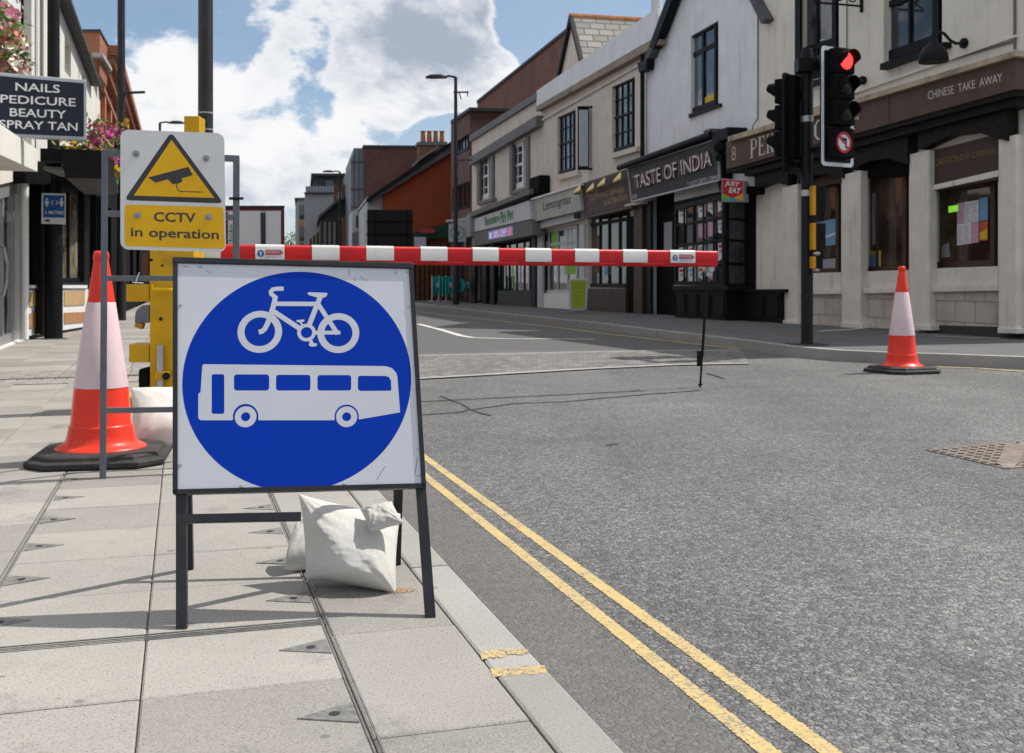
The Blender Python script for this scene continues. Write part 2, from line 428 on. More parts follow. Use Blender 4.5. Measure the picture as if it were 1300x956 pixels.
    k.l(c, b.inputs['Base Color'])
    k.l(k.maprange(s.outputs[1], 0, 1, 0.55, 0.85), b.inputs['Roughness']); b.inputs['Specular IOR Level'].default_value = 0.35
    bn = k.n('ShaderNodeBump'); bn.inputs['Strength'].default_value = 0.75; bn.inputs['Distance'].default_value = 0.006
    h = k.math('ADD', k.maprange(e.outputs['Distance'], 0.0, 0.25, 0, 1, True), k.math('MULTIPLY', s.outputs[2], 0.7))
    h = k.math('MULTIPLY', h, k.math('SUBTRACT', 1.0, k.math('MULTIPLY', ch, 0.6)))
    k.l(h, bn.inputs['Height']); k.l(bn.outputs[0], b.inputs['Normal'])
    return m
M_ROAD = mat_road()

def mat_paving(name, lo, hi, speck=0.55, spscale=165, dirt=0.45):
    m = bpy.data.materials.new(name); m.use_nodes = True
    k = NT(m.node_tree); b = m.node_tree.nodes['Principled BSDF']
    pos = k.n('ShaderNodeNewGeometry').outputs['Position']
    at = k.n('ShaderNodeAttribute', attribute_name='tone')
    c = k.mix(at.outputs['Fac'], lo, hi)
    c = k.mix(1.0, c, k.ramp(k.noise(pos, 1.6, 6, 0.65), [(0.3, 0.86), (0.7, 1.1)]), 'MULTIPLY')
    n1 = k.noise(pos, spscale, 2, 0.7); n2 = k.noise(pos, spscale*1.7, 2, 0.7)
    c = k.mix(k.maprange(n1, 0.54, 0.66, 0, speck), c, tuple(x*0.42 for x in lo))
    c = k.mix(k.maprange(n2, 0.55, 0.68, 0, speck), c, tuple(min(1, x*1.35) for x in hi))
    st_ = k.noise(pos, 3.3, 7, 0.7); c = k.mix(k.maprange(st_, 0.55, 0.72, 0, dirt, True), c, tuple(x*0.45 for x in lo))
    spot = k.n('ShaderNodeTexVoronoi', feature='F1', i_Scale=5.0); k.l(pos, spot.inputs['Vector'])
    c = k.mix(k.maprange(spot.outputs['Distance'], 0.055, 0.085, 0.5, 0, True), c, tuple(x*0.35 for x in lo))
    k.l(c, b.inputs['Base Color']); b.inputs['Roughness'].default_value = 0.85; b.inputs['Specular IOR Level'].default_value = 0.25
    bn = k.n('ShaderNodeBump'); bn.inputs['Strength'].default_value = 0.55; bn.inputs['Distance'].default_value = 0.004
    k.l(n1, bn.inputs['Height']); k.l(bn.outputs[0], b.inputs['Normal'])
    return m
M_FLAG = mat_paving('paving_flags', (0.235, 0.222, 0.206), (0.345, 0.325, 0.302))
M_KERB = mat_paving('granite_kerb', (0.265, 0.256, 0.238), (0.36, 0.347, 0.325), 0.55, 230)
M_SHADEPAVE = mat_paving('grey_paving', (0.10, 0.10, 0.104), (0.16, 0.158, 0.158), 0.3, 90)  # colour darkened to carry the shade of the buildings
M_SETTS = mat_paving('pale_setts', (0.14, 0.135, 0.13), (0.23, 0.22, 0.21), 0.35, 90)
M_JOINT = mat('joint_sand', (0.16, 0.13, 0.10), 0.95, var=0.35, vscale=30)
M_STEEL = mat('worn_steel', (0.24, 0.235, 0.22), 0.5, 0.6, 0.25, 30)
M_PLATE = mat('steel_corner_plate', (0.20, 0.195, 0.185), 0.6, 0.3, 0.4, 40)

# one ground sheet to the horizon
mb = MB(); ys = [-40, 0, 5, 10, 15, 20, 30, 40, 55, 70, 120, 250, 600]; xs = [-500, -100, -40, -20, -10, -5, 0, 5, 10, 20, 40, 100, 500]
mb.add([(x, y, zg(y)) for y in ys for x in xs], [(i*13+j, i*13+j+1, i*13+j+14, i*13+j+13) for i in range(12) for j in range(12)])
road = tag(mb.build('road', M_ROAD), kind='structure')

KT0, KT1 = 0.640, 0.762; ZP = 0.06
def g3(s, t, z): p = st(s, t); p.z = zg(p.y)+z; return p
# near pavement: bed plus every flag stone
mb = MB()
sl = [-3, 0, 5, 10, 15, 20.9, 30, 45, 60, 90, 160]
mb.loft([[g3(s, -14, ZP-0.008), g3(s, KT0, ZP-0.008), g3(s, KT0, -0.05), g3(s, -14, -0.05)] for s in sl])
tag(mb.build('pavement_bed', M_JOINT), kind='structure')
mb = MB(); rnd = random.Random(3)
def slab(mb, s0, s1, t0, t1, gap=0.004, z=ZP, tone=None, bev=0.004):
    tone = rnd.random() if tone is None else tone
    dz = rnd.uniform(-0.0012, 0.0012); g = gap/2
    o = [(s0+g, t0+g), (s0+g, t1-g), (s1-g, t1-g), (s1-g, t0+g)]; i = [(s0+g+bev, t0+g+bev), (s0+g+bev, t1-g-bev), (s1-g-bev, t1-g-bev), (s1-g-bev, t0+g+bev)]
    pts = [g3(s, t, z-0.012) for s, t in o]+[g3(s, t, z-0.003+dz) for s, t in o]+[g3(s, t, z+dz) for s, t in i]
    mb.add(pts, [(0, 1, 5, 4), (1, 2, 6, 5), (2, 3, 7, 6), (3, 0, 4, 7), (4, 5, 9, 8), (5, 6, 10, 9), (6, 7, 11, 10), (7, 4, 8, 11), (8, 9, 10, 11)])
    mb.c += [tone]*12
S0, DS = 2.74, 0.405
cols = [(-0.079, 0.336, 0), (-0.483, -0.079, 0), (-0.888, -0.483, 0.17), (-1.293, -0.888, 0), (-1.698, -1.293, 0.2), (-2.1, -1.698, 0.1), (-2.7, -2.1, 0.1)]
for t0, t1, ph in cols:
    for k_ in range(-6, 18):
        a = S0+DS*k_+ph
        if a < 9.6: slab(mb, a, min(a+DS, 9.7), t0, t1, 0.0035)
for k_ in range(-4, 12):
    a = 2.62+0.61*k_
    if a < 9.6: slab(mb, a, min(a+0.61, 9.7), 0.336, KT0, 0.0035)
# a band of small setts laid askew, then larger flags into the distance
for i in range(7):
    for j in range(34):
        slab(mb, 9.7+0.2*i, 9.9+0.2*i, -2.7+0.098*j, -2.7+0.098*(j+1), 0.008, tone=rnd.uniform(0, 0.8))
s_ = 11.1
while s_ < 70:
    L = 0.6 if s_ < 30 else 2.4
    for j in range(6 if s_ < 30 else 2):
        w = 3.34/6 if s_ < 30 else 3.34/2
        slab(mb, s_, s_+L, -2.7+w*j, -2.7+w*(j+1), 0.01)
    s_ += L
tag(mb.build('pavement', M_FLAG), kind='structure')
mb = MB(); a = -1.4
while a < 80:
    L = 0.915; slab(mb, a, a+L, KT0, KT1-0.004, 0.006, ZP+0.001, bev=0.006)
    p = [g3(a+0.003, KT1-0.004, ZP-0.004), g3(a+L-0.003, KT1-0.004, ZP-0.004), g3(a+L-0.003, KT1, -0.02), g3(a+0.003, KT1, -0.02)]
    mb.quad(*p); mb.c += [0.5]*4; a += L
tag(mb.build('kerb', M_KERB), kind='structure')

# the far pavement with its granite kerb
KR = [(-9.0, 75.0), (-4.2, 48.6), (-1.0, 31.5), (1.57, 20.0), (2.45, 16.5), (3.03, 14.2), (3.28, 13.0), (3.62, 12.3), (4.05, 11.9), (4.6, 11.6), (5.3, 11.1), (7.0, 9.9), (9.5, 8.2)]
BK = [(6.0, 75.0), (8.0, 48.6), (9.0, 31.5), (9.5, 20.0), (9.8, 16.5), (9.9, 14.2), (10, 13.6), (10.5, 13.3), (11, 13.0), (11.5, 12.8), (12, 12.5), (12.5, 12), (13, 11.4)]
ZR = 0.12
def off_in(K, d):
    r = []
    for i, p in enumerate(K):
        a = V(K[max(0, i-1)]); b = V(K[min(len(K)-1, i+1)]); t = (b-a).normalized(); r.append((p[0]-t.y*d, p[1]+t.x*d))
    return r
KI = off_in(KR, 0.15)
fl = lambda p, z: V((p[0], p[1], zg(p[1])+z))
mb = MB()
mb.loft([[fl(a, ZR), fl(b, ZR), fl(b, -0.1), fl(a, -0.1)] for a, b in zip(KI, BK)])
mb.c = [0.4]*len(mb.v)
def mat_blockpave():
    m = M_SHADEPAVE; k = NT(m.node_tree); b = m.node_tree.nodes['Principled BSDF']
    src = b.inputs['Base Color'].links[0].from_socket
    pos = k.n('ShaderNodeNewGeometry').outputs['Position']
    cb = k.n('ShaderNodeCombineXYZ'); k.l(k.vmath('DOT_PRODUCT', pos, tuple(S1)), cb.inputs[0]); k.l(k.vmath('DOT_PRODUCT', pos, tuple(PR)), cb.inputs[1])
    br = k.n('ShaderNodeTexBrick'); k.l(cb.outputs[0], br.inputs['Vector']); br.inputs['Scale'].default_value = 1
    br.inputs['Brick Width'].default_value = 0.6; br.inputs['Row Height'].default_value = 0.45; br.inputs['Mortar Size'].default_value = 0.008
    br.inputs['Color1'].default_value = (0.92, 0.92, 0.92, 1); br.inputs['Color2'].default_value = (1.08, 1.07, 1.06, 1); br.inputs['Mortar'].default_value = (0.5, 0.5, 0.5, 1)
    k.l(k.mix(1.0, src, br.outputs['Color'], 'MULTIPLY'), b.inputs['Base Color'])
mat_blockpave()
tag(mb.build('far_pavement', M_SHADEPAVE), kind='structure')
mb = MB(); mb.loft([[fl(a, ZR+0.003), fl(b, ZR+0.003), fl(b, -0.1), fl(a, -0.1)] for a, b in zip(KR, off_in(KR, 0.148))]); mb.c = [rnd.random() for _ in mb.v]
tag(mb.build('far_kerb', M_KERB), kind='structure')

def jag(mb, s0, s1, t0, t1, z, step=0.014, amp=0.006, seed=1, wear=0.0):
    r = random.Random(seed); n = max(2, int((s1-s0)/step)); L = []; Q = []
    for i in range(n+1):
        s = s0+(s1-s0)*i/n
        L.append(g3(s, t0+r.uniform(-amp, amp), z)); Q.append(g3(s, t1+r.uniform(-amp, amp), z))
    return mb.add(L+Q, [(i, i+1, n+1+i+1, n+1+i) for i in range(n)])
def mat_paint(name, col, worn=(0.17, 0.165, 0.155), amount=0.6):
    m = bpy.data.materials.new(name); m.use_nodes = True; k = NT(m.node_tree); b = m.node_tree.nodes['Principled BSDF']
    pos = k.n('ShaderNodeNewGeometry').outputs['Position']
    f = k.noise(pos, 95, 4, 0.7); g = k.noise(pos, 5, 5, 0.7)
    c = k.mix(k.maprange(k.noise(pos, 18, 4, 0.6), 0.3, 0.7, 0, 1), tuple(x*0.86 for x in col), tuple(min(1, x*1.06) for x in col))
    w = k.math('MULTIPLY', k.maprange(k.math('ADD', f, k.math('MULTIPLY', g, 0.5)), 0.74, 0.90, 0, 1, True), amount)
    k.l(k.mix(w, c, worn), b.inputs['Base Color']); b.inputs['Roughness'].default_value = 0.75
    bn = k.n('ShaderNodeBump'); bn.inputs['Strength'].default_value = 0.5; bn.inputs['Distance'].default_value = 0.004
    k.l(f, bn.inputs['Height']); k.l(bn.outputs[0], b.inputs['Normal']); return m
M_YELLOW = mat_paint('yellow_line_paint', (0.50, 0.37, 0.155), amount=0.95)
M_WHITEL = mat_paint('white_line_paint', (0.62, 0.61, 0.58), amount=0.7)
M_STRIP = mat_paint('stone_strip', (0.34, 0.325, 0.305), amount=0.5)
M_SEAL = mat('bitumen_seal', (0.03, 0.03, 0.03), 0.5, var=0.3)
mb = MB(); jag(mb, 0.3, 9.2, 1.052, 1.094, 0.0018, seed=5, amp=0.0022, step=0.004); tag(mb.build('yellow_line', M_YELLOW), kind='structure')
mb = MB(); jag(mb, 0.3, 9.2, 1.164, 1.206, 0.0018, seed=6, amp=0.003, step=0.004); tag(mb.build('yellow_line', M_YELLOW), kind='structure')
def ground_strip(pts, w, z, m, name, n=8, amp=0.0, seed=0):
    r = random.Random(seed); w3 = []
    for (a, b) in zip(pts[:-1], pts[1:]):
        A, B = ground(*a), ground(*b)
        for i in range(n): w3.append(A.lerp(B, i/n))
    w3.append(ground(*pts[-1])); L, Q = [], []
    for i, p in enumerate(w3):
        t = (w3[min(i+1, len(w3)-1)]-w3[max(i-1, 0)]).normalized(); s = V((-t.y, t.x, 0))*(w/2)
        d = V((-t.y, t.x, 0))*r.uniform(-amp, amp)
        for lst, q in ((L, p+s+d*1.0), (Q, p-s+d)): lst.append(V((q.x, q.y, zg(q.y)+z)))
    mb = MB().add(L+Q, [(i, i+1, len(w3)+i+1, len(w3)+i) for i in range(len(w3)-1)])
    return tag(mb.build(name, m), kind='structure')
# raised table of setts between two flush stone strips
near = [ground(380, 491), ground(535, 481), ground(640, 475), ground(760, 468), ground(860, 463.5), ground(952, 462)]
farl = [ground(380, 458), ground(535, 453), ground(640, 450.5), ground(760, 448), ground(860, 446.5), ground(940, 446)]
mb = MB(); mb.c = []
NB = 46; NA = 14
def polyat(l, u):
    x = u*(len(l)-1); i = min(int(x), len(l)-2); return l[i].lerp(l[i+1], x-i)
for i in range(NB):
    for j in range(NA):
        r0 = 0.5*(j % 2)/NB
        q = []
        for (a, b) in ((i, j), (i+1, j), (i+1, j+1), (i, j+1)):
            u = min(1, max(0, a/NB+r0)); A, B = polyat(near, u), polyat(farl, u); q.append(A.lerp(B, b/NA))
        c = sum(q, V((0, 0, 0)))/4; q = [p.lerp(c, 0.07)+V((0, 0, 0.008)) for p in q]
        mb.quad(*q); mb.c += [rnd.random()**1.5]*4
tag(mb.build('raised_setts', M_SETTS), kind='structure')
mb = MB(); mb.add([p+V((0, 0, 0.004)) for p in near+farl], [(i, i+1, 6+i+1, 6+i) for i in range(5)]); tag(mb.build('sett_bed', M_JOINT), kind='structure')
ground_strip([(380, 491.5), (535, 481.5), (640, 475.5), (760, 468.5), (860, 464), (950, 462.3)], 0.12, 0.012, M_STRIP, 'stone_strip')
ground_strip([(380, 457.5), (535, 452.5), (640, 450), (760, 447.5), (860, 446), (938, 445.5)], 0.11, 0.012, M_STRIP, 'stone_strip')
ground_strip([(531, 410), (560, 419), (585, 426.5), (600, 429), (640, 430.5), (755, 431)], 0.12, 0.006, M_WHITEL, 'road_marking')
ground_strip([(529, 391), (640, 406), (760, 423), (860, 434.5), (940, 444)], 0.09, 0.006, M_YELLOW, 'yellow_line')
ground_strip([(1190, 466.5), (1240, 468), (1300, 472.5)], 0.07, 0.006, M_YELLOW, 'yellow_line')
ground_strip([(505, 529), (540, 527), (580, 524), (615, 518), (650, 513), (720, 510), (800, 503), (850, 499), (889, 496)], 0.028, 0.004, M_SEAL, 'sealed_crack', 6, 0.012, 2)
ground_strip([(560, 503), (580, 511), (600, 521), (622, 528)], 0.02, 0.0042, M_SEAL, 'sealed_crack', 5, 0.01, 4)
ground_strip([(898, 474), (920, 481)], 0.03, 0.004, M_SEAL, 'sealed_crack', 5, 0.01, 4)
ground_strip([(770, 566), (783, 564)], 0.02, 0.004, M_SEAL, 'sealed_crack', 5, 0.01, 9)
ground_strip([(1040, 431), (1075, 428.5), (1110, 425)], 0.12, ZR+0.006, M_WHITEL, 'pavement_strip')
ground_strip([(1186, 438), (1230, 440), (1270, 441)], 0.10, ZR+0.006, M_WHITEL, 'pavement_strip')
# kerb blips
for (x0, y0, x1, y1, h, sd_) in ((608, 829, 638, 825, 9, 1), (641, 826, 668, 824, 6, 2), (622, 851, 691, 846, 9, 3)):
    r = random.Random(sd_); A = [ground(x0+(x1-x0)*i/9, y0+(y1-y0)*i/9+r.uniform(-1.5, 1.5), ZP) for i in range(10)]
    B = [ground(x0+4+(x1-x0)*i/9, y0+h+(y1-y0)*i/9+r.uniform(-1.5, 1.5), ZP) for i in range(10)]
    mb = MB(); mb.loft([[p+V((0, 0, 0.0022)) for p in (a, b)]+[p+V((0, 0, 0.001)) for p in (b, a)] for a, b in zip(A, B)])
    tag(mb.build('kerb_marking', M_YELLOW), kind='structure')

# access covers let into the flags: a steel edged tray with triangular corner plates
for cov, (s0, s1) in enumerate(((S0, S0+DS*6), (S0-DS*3, S0))):
    c0 = st(s0, -0.483, ZP)
    t = thing('access_cover', ('long recessed pavement cover with triangular steel corner plates under the blue sign' if cov == 0 else 'recessed paved cover with a steel edge in front of the blue sign, nearest the camera'), 'access cover', c0, 'access covers in the flagstones')
    mb = MB(); z = ZP+0.0022
    def strip(a, b, w):
        d = (b-a).normalized(); q = V((-d.y, d.x, 0))*w/2; mb.prism([a-q, b-q, b+q, a+q], (0, 0, -0.006))
    for tt in (-0.489, -0.474, 0.330, 0.346): strip(st(s0, tt, z), st(s1, tt, z), 0.004)
    for ss in (s0-0.007, s0+0.009, s1-0.03, s1-0.018): strip(st(ss, -0.483, z+0.0005), st(ss, 0.34, z+0.0005), 0.004)
    mb.build('frame', M_STEEL, t)
    kk = 0; s = s0
    while s < s1-0.1:
        for tt, d in ((-0.468, 1), (0.324, -1)):
            mb = MB(); m_ = s+DS*0.52
            mb.prism([st(m_-0.052, tt, z), st(m_+0.052, tt, z), st(m_, tt+d*0.112, z)], (0, 0, -0.006))
            o = mb.build('corner_plate', M_PLATE, t)
            mb = MB(); mb.add([st(m_, tt+d*0.04, z+0.0012)+V((0.011*math.cos(a*math.pi/6), 0.011*math.sin(a*math.pi/6), 0)) for a in range(12)], [tuple(range(12))]); mb.build('key_hole', M_SEAL, o)
        s += DS

# cast iron cover in the carriageway
def manhole():
    a, b, c = ground(1178, 572), ground(1290, 561.5), ground(1277, 595.5)
    t = thing('manhole_cover', 'ribbed cast iron triangular cover sunk in the road at right', 'manhole cover', (a+b+c)/3)
    iron = mat('cast_iron', (0.20, 0.165, 0.145), 0.6, 0.3, 0.3, 20, bump=0.3, bscale=120)
    d = c+b-a
    up = V((0, 0, 0.003)); mb = MB(); mb.prism([p+up for p in (a, c, b)], (0, 0, -0.02)); mb.prism([p+up for p in (c.lerp(b, 0.0)+V((0.02, 0, 0)), d, b+V((0.02, 0, 0)))], (0, 0, -0.02)); mb.build('lid', iron, t)
    for A, B, C in ((a, b, c), (d+V((.02, 0, 0)), c+V((.02, 0, 0)), b+V((.02, 0, 0)))):
        mb = MB()
        for i in range(1, 9):
            f = i/9.5; p, q = A.lerp(B, f), A.lerp(C, f); n = max(1, int(i*1.0))
            for j in range(n):
                u0, u1 = (j+0.2)/n, (j+0.8)/n
                mb.bar(p.lerp(q, u0), p.lerp(q, u1), 0.03, V((0, 0, 1)), 0.002, 0.009)
        mb.build('tread_pattern', iron, t)
    mb = MB()
    for A, B in ((a, b), (a, c), (c, d), (b, d)): mb.bar(A, B, 0.022, V((0, 0, 1)), -0.01, 0.0022)
    mb.build('frame', M_SEAL, t)
    mb = MB(); p, q = b.lerp(c, .15)+V((.015, 0, 0)), b.lerp(c, .92)+V((.015, 0, 0)); x = V((0.055, 0, 0))
    mb.loft([[p-x*.3, q-x*.3, q+x*.3, p+x*.3], [p-x+V((0, -.02, .012)), q-x+V((0, .03, .012)), q+x+V((0, .03, .012)), p+x+V((0, -.02, .012))]][::-1]); mb.build('lifting_key', iron, t)
manhole()

# ================================================================== BUILDINGS ON THE RIGHT
M_CREAM = mat('cream_render', (0.70, 0.64, 0.565), 0.9, var=0.07, vscale=2.0, bump=0.25, bscale=40, grime=0.5, gcol=(0.34, 0.28, 0.22), gscale=2.6, streak=True)
M_CREAM2 = mat('buff_render', (0.63, 0.56, 0.485), 0.9, var=0.08, vscale=2.0, bump=0.2, bscale=40, grime=0.4, gcol=(0.28, 0.24, 0.20), gscale=2.6, streak=True)
M_MASON = mat('grey_masonry_paint', (0.72, 0.72, 0.735), 0.9, var=0.07, vscale=2.0, bump=0.25, bscale=30, grime=0.5, gcol=(0.42, 0.41, 0.41), gscale=2.2, streak=True)
M_STONE = mat('stone_pilaster', (0.66, 0.605, 0.54), 0.85, var=0.1, vscale=3, grime=0.45, gcol=(0.32, 0.27, 0.23), gscale=2.6, streak=True, bump=0.2, bscale=30)
M_BLACK = mat('black_paint', (0.009, 0.009, 0.0105), 0.5, var=0.25, vscale=8, spec=0.12)
M_BLACKM = mat('black_matt', (0.007, 0.007, 0.008), 0.8, var=0.25, vscale=8, spec=0.06)
M_DKWOOD = mat('dark_timber', (0.016, 0.012, 0.0105), 0.6, spec=0.12, var=0.3, vscale=12)
M_BROWN = mat('brown_fascia', (0.095, 0.058, 0.042), 0.6, var=0.12, vscale=3, grime=0.35, gcol=(0.05, 0.035, 0.028), gscale=2.5, streak=True)
M_BROWN2 = mat('dark_brown_paint', (0.060, 0.034, 0.025), 0.55, var=0.15, vscale=3)
M_LETTER = mat('pale_lettering', (0.62, 0.55, 0.49), 0.6, var=0.15, vscale=20)
M_GOLD = mat('gold_lettering', (0.36, 0.22, 0.09), 0.45, 0.2, var=0.2, vscale=20)
M_GOLDD = mat('dull_gold_lettering', (0.20, 0.14, 0.06), 0.5, 0.2, var=0.25, vscale=20)
M_WHITE = mat('white_gloss_paint', (0.72, 0.72, 0.72), 0.4, var=0.05)
M_GREYW = mat('grey_panel', (0.45, 0.46, 0.48), 0.5, var=0.06)
M_GREYD = mat('dark_grey_paint', (0.05, 0.05, 0.053), 0.6, spec=0.15, var=0.15, vscale=5)
M_GREYM = mat('mid_grey_paint', (0.16, 0.155, 0.155), 0.7, var=0.15, vscale=5, grime=0.3, gcol=(0.06, 0.06, 0.06))
M_LEAD = mat('lead_cladding', (0.16, 0.17, 0.185), 0.5, 0.2, var=0.15, vscale=2)
M_SLATE = mat('roof_slate', (0.09, 0.09, 0.10), 0.7, var=0.3, vscale=3)
G_DARK = glass('shop_glass'); G_SKY = glass('upper_glass', (0.02, 0.024, 0.028), 0.02, 0.03, 0.9); G_BRN = glass('warm_dark_glass', (0.028, 0.016, 0.011), 0.05)
def paper(name, col): return mat(name, col, 0.7, var=0.12, vscale=25)
M_PAPER = paper('white_paper', (0.62, 0.62, 0.64)); M_PINK = paper('pink_paper', (0.52, 0.30, 0.42)); M_ORANGEP = paper('orange_print', (0.45, 0.10, 0.03)); M_BLUEP = paper('blue_print', (0.16, 0.30, 0.45)); M_YELP = paper('yellow_print', (0.62, 0.42, 0.03)); M_LIME = paper('lime_print', (0.22, 0.50, 0.05)); M_REDP = paper('red_print', (0.5, 0.03, 0.03)); M_PRINT = paper('grey_print', (0.30, 0.30, 0.33))

def slabpart(pl, poly, off, back, m, name, parent, bevel=0.0, label=None):
    mb = MB(); pl.slab(mb, poly, off, back); return mb.build(name, m, parent, bevel=bevel, label=label)
def poster(pl, poly, off, m, parent, name='poster'):
    return slabpart(pl, poly, off, off-0.004, m, name, parent)

# ------------------------------------------------ the Chinese take away on the corner
FP = Plane.upright((5.06, 20.6, 0), 230)
bp = FP.pt(992, 409); T = MATS_T = thing('corner_takeaway', 'cream rendered corner building with brown PEKING CHEF fascia and dark stone framed windows', 'shop building', (bp.x, bp.y, 0))
w1 = [(1016, -46), (1065, -67), (1065, 92), (1016, 106)]; w2 = [(1122, -60), (1196, -95), (1196, 55), (1122, 80)]
openL = [(1012, 222), (1068, 208), (1068, 347), (1012, 348)]; openD = [(1092, 196), (1154, 178), (1154, 345), (1092, 346)]; openR = [(1179, 228), (1267, 205), (1267, 338), (1179, 341)]
wall(FP, [(961, 420), (961, -115), (1310, -265), (1310, 432)], [w1, w2, openL, openD, openR], reveal=0.22, depth=7).build('wall', M_CREAM, T)
# return wall of the corner, towards the side road
cA = FP.pt(1310, 425); FP2 = Plane(cA, (PR*0.9-S1*0.45)); 
mb = MB()
for z0, z1, d in ((0.0, 0.35, 0.06), (0.9, 1.02, 0.08)):
    a, b = FP.pt(992, 409), FP.pt(1309, 427); a.z = b.z = 0
# upper windows
window(T, FP, w1, -0.15, M_BLACK, G_SKY, 2, 2, 0.13, 0.05, meet=0, rowpos=[0.74]); window(T, FP, w2, -0.15, M_BLACK, G_DARK, 2, 2, 0.15, 0.05, rowpos=[0.5], meet=0)
slabpart(FP, [(1117, 81), (1198, 53), (1198, 60), (1117, 89)], 0.14, -0.1, M_BLACK, 'window_sill', T)
slabpart(FP, [(1011, 108), (1068, 92), (1068, 98), (1011, 114)], 0.12, -0.1, M_BLACK, 'window_sill', T)
# black pipe at the left edge of the window
slabpart(FP, [(1009, -60), (1015.5, -62), (1015.5, 122), (1009, 124)], 0.05, 0, M_BLACK, 'downpipe', T)
# string line above the fascia
slabpart(FP, [(924, 173.5), (1289, 64), (1289, 71), (924, 180)], 0.50, 0.0, mat('weathered_cornice', (0.42, 0.34, 0.24), 0.9, var=0.2, vscale=4, grime=0.75, gcol=(0.05, 0.045, 0.04), gscale=3, bump=0.4, bscale=30), 'cornice', T)
slabpart(FP, [(1010, 142), (1289, 44), (1289, 47), (1010, 145)], 0.05, 0.0, M_CREAM, 'string_course', T)
fas = slabpart(FP, [(922, 180.3), (1289, 71.4), (1289, 113), (922, 215)], 0.42, 0.0, M_BROWN, 'fascia', T)
slabpart(FP, [(922, 215.3), (1289, 113.4), (1289, 121), (922, 220)], 0.39, 0.0, M_DKWOOD, 'fascia_rail', T)
for x in (1041, 1128.5):
    y = 180.3-(x-922)*0.2967
    slabpart(FP, [(x, y+1), (x+0.6, y+1), (x+0.6, y+37), (x, y+37)], 0.4225, 0.40, M_DKWOOD, 'joint', fas)
M_SERIF = M_LETTER
# serif capitals drawn stroke by stroke on a 10 x 14 grid: (x0,y0,x1,y1,width)
SER = {'P': [(2, 0, 2, 14, 2), (2.8, 13.6, 6.5, 13.6, .8), (2.8, 6.6, 6.5, 6.6, .8), (6.3, 13.5, 8.2, 12, 1), (8.2, 12.2, 8.2, 8, 1.7), (8.2, 8.2, 6.3, 6.7, 1), (.3, .3, 4, .3, .7), (.3, 13.7, 2, 13.7, .7)],
 'E': [(2, 0, 2, 14, 2), (2, 13.6, 8.6, 13.6, .8), (2, .4, 9, .4, .8), (2, 7.2, 6.6, 7.2, .8), (8.5, 14, 8.5, 11.2, .7), (8.9, 0, 8.9, 3, .7), (6.5, 8.6, 6.5, 5.8, .7), (.3, .3, 2, .3, .7), (.3, 13.7, 2, 13.7, .7)],
 'K': [(2, 0, 2, 14, 2), (3, 6.4, 8, 13.6, .9), (4, 7.6, 8.6, .4, 1.9), (.3, .3, 4, .3, .7), (.3, 13.7, 4, 13.7, .7), (6.2, 13.7, 9.4, 13.7, .7), (6.8, .3, 10, .3, .7)],
 'I': [(3, 0, 3, 14, 2), (1, .3, 5, .3, .7), (1, 13.7, 5, 13.7, .7)],
 'N': [(2, 0, 2, 14, .9), (2, 13.6, 8.4, .4, 2), (8.4, 0, 8.4, 14, .9), (.3, .3, 3.7, .3, .7), (6.7, 13.7, 10, 13.7, .7)],
 'G': [(8.6, 11.8, 6.5, 13.6, .9), (6.6, 13.5, 4, 13.3, .9), (4, 13.4, 1.7, 10.5, 1.4), (1.6, 10.8, 1.6, 3.5, 2), (1.7, 3.8, 4, .6, 1.4), (3.9, .6, 8.4, 1.2, .9), (8.3, .6, 8.3, 6, 1.7), (6.6, 6, 9.8, 6, .7), (8.7, 14, 8.7, 10.6, .6)],
 'C': [(8.8, 11.6, 6.5, 13.6, .9), (6.6, 13.5, 4, 13.3, .9), (4, 13.4, 1.7, 10.5, 1.4), (1.6, 10.8, 1.6, 3.5, 2), (1.7, 3.8, 4, .6, 1.4), (3.9, .6, 6.6, .6, .9), (6.4, .6, 9, 3, .9), (8.9, 14, 8.9, 10.4, .6)],
 'H': [(2, 0, 2, 14, 2), (8.2, 0, 8.2, 14, 2), (2, 7.2, 8.2, 7.2, .8), (.3, .3, 4, .3, .7), (.3, 13.7, 4, 13.7, .7), (6.4, .3, 10, .3, .7), (6.4, 13.7, 10, 13.7, .7)],
 'F': [(2, 0, 2, 14, 2), (2, 13.6, 8.6, 13.6, .8), (2, 7.2, 6.6, 7.2, .8), (8.5, 14, 8.5, 11.2, .7), (6.5, 8.6, 6.5, 5.8, .7), (.3, .3, 4, .3, .7), (.3, 13.7, 2, 13.7, .7)]}
def serif_word(word, pl, quad, off, m, parent):
    q = pl.pts(quad, off); mb = MB(); W_ = len(word)*11.4; k = 0
    for i, ch in enumerate(word):
        for (x0, y0, x1, y1, w) in SER.get(ch, []):
            dx, dy = x1-x0, y1-y0; L = math.hypot(dx, dy); nx, ny = -dy/L*w/2, dx/L*w/2
            ps = []
            for (x, y) in ((x0+nx, y0+ny), (x1+nx, y1+ny), (x1-nx, y1-ny), (x0-nx, y0-ny)):
                ps.append(lerp4(q, (x+i*11.4)/W_, 1-y/14)+pl.n*(0.0004*k))
            mb.quad(*ps); k += 1
    return mb.build('lettering', m, parent)
yf = lambda x, f: (180.3-(x-922)*0.2967)*(1-f)+(215-(x-922)*0.2779)*f
serif_word('PEKING', FP, [(952.5, yf(952.5, .17)), (1019, yf(1019, .17)), (1019, yf(1019, .85)), (952.5, yf(952.5, .85))], 0.425, M_SERIF, fas)
serif_word('CHEF', FP, [(1033, yf(1033, .17)), (1097.5, yf(1097.5, .17)), (1097.5, yf(1097.5, .87)), (1033, yf(1033, .87))], 0.425, M_SERIF, fas)
text_on(FP, 'CHINESE  TAKE  AWAY', [(1177, 116.5), (1272, 92.5), (1274, 103), (1179, 126.5)], 0.424, M_SERIF, fas, shear=0.25)
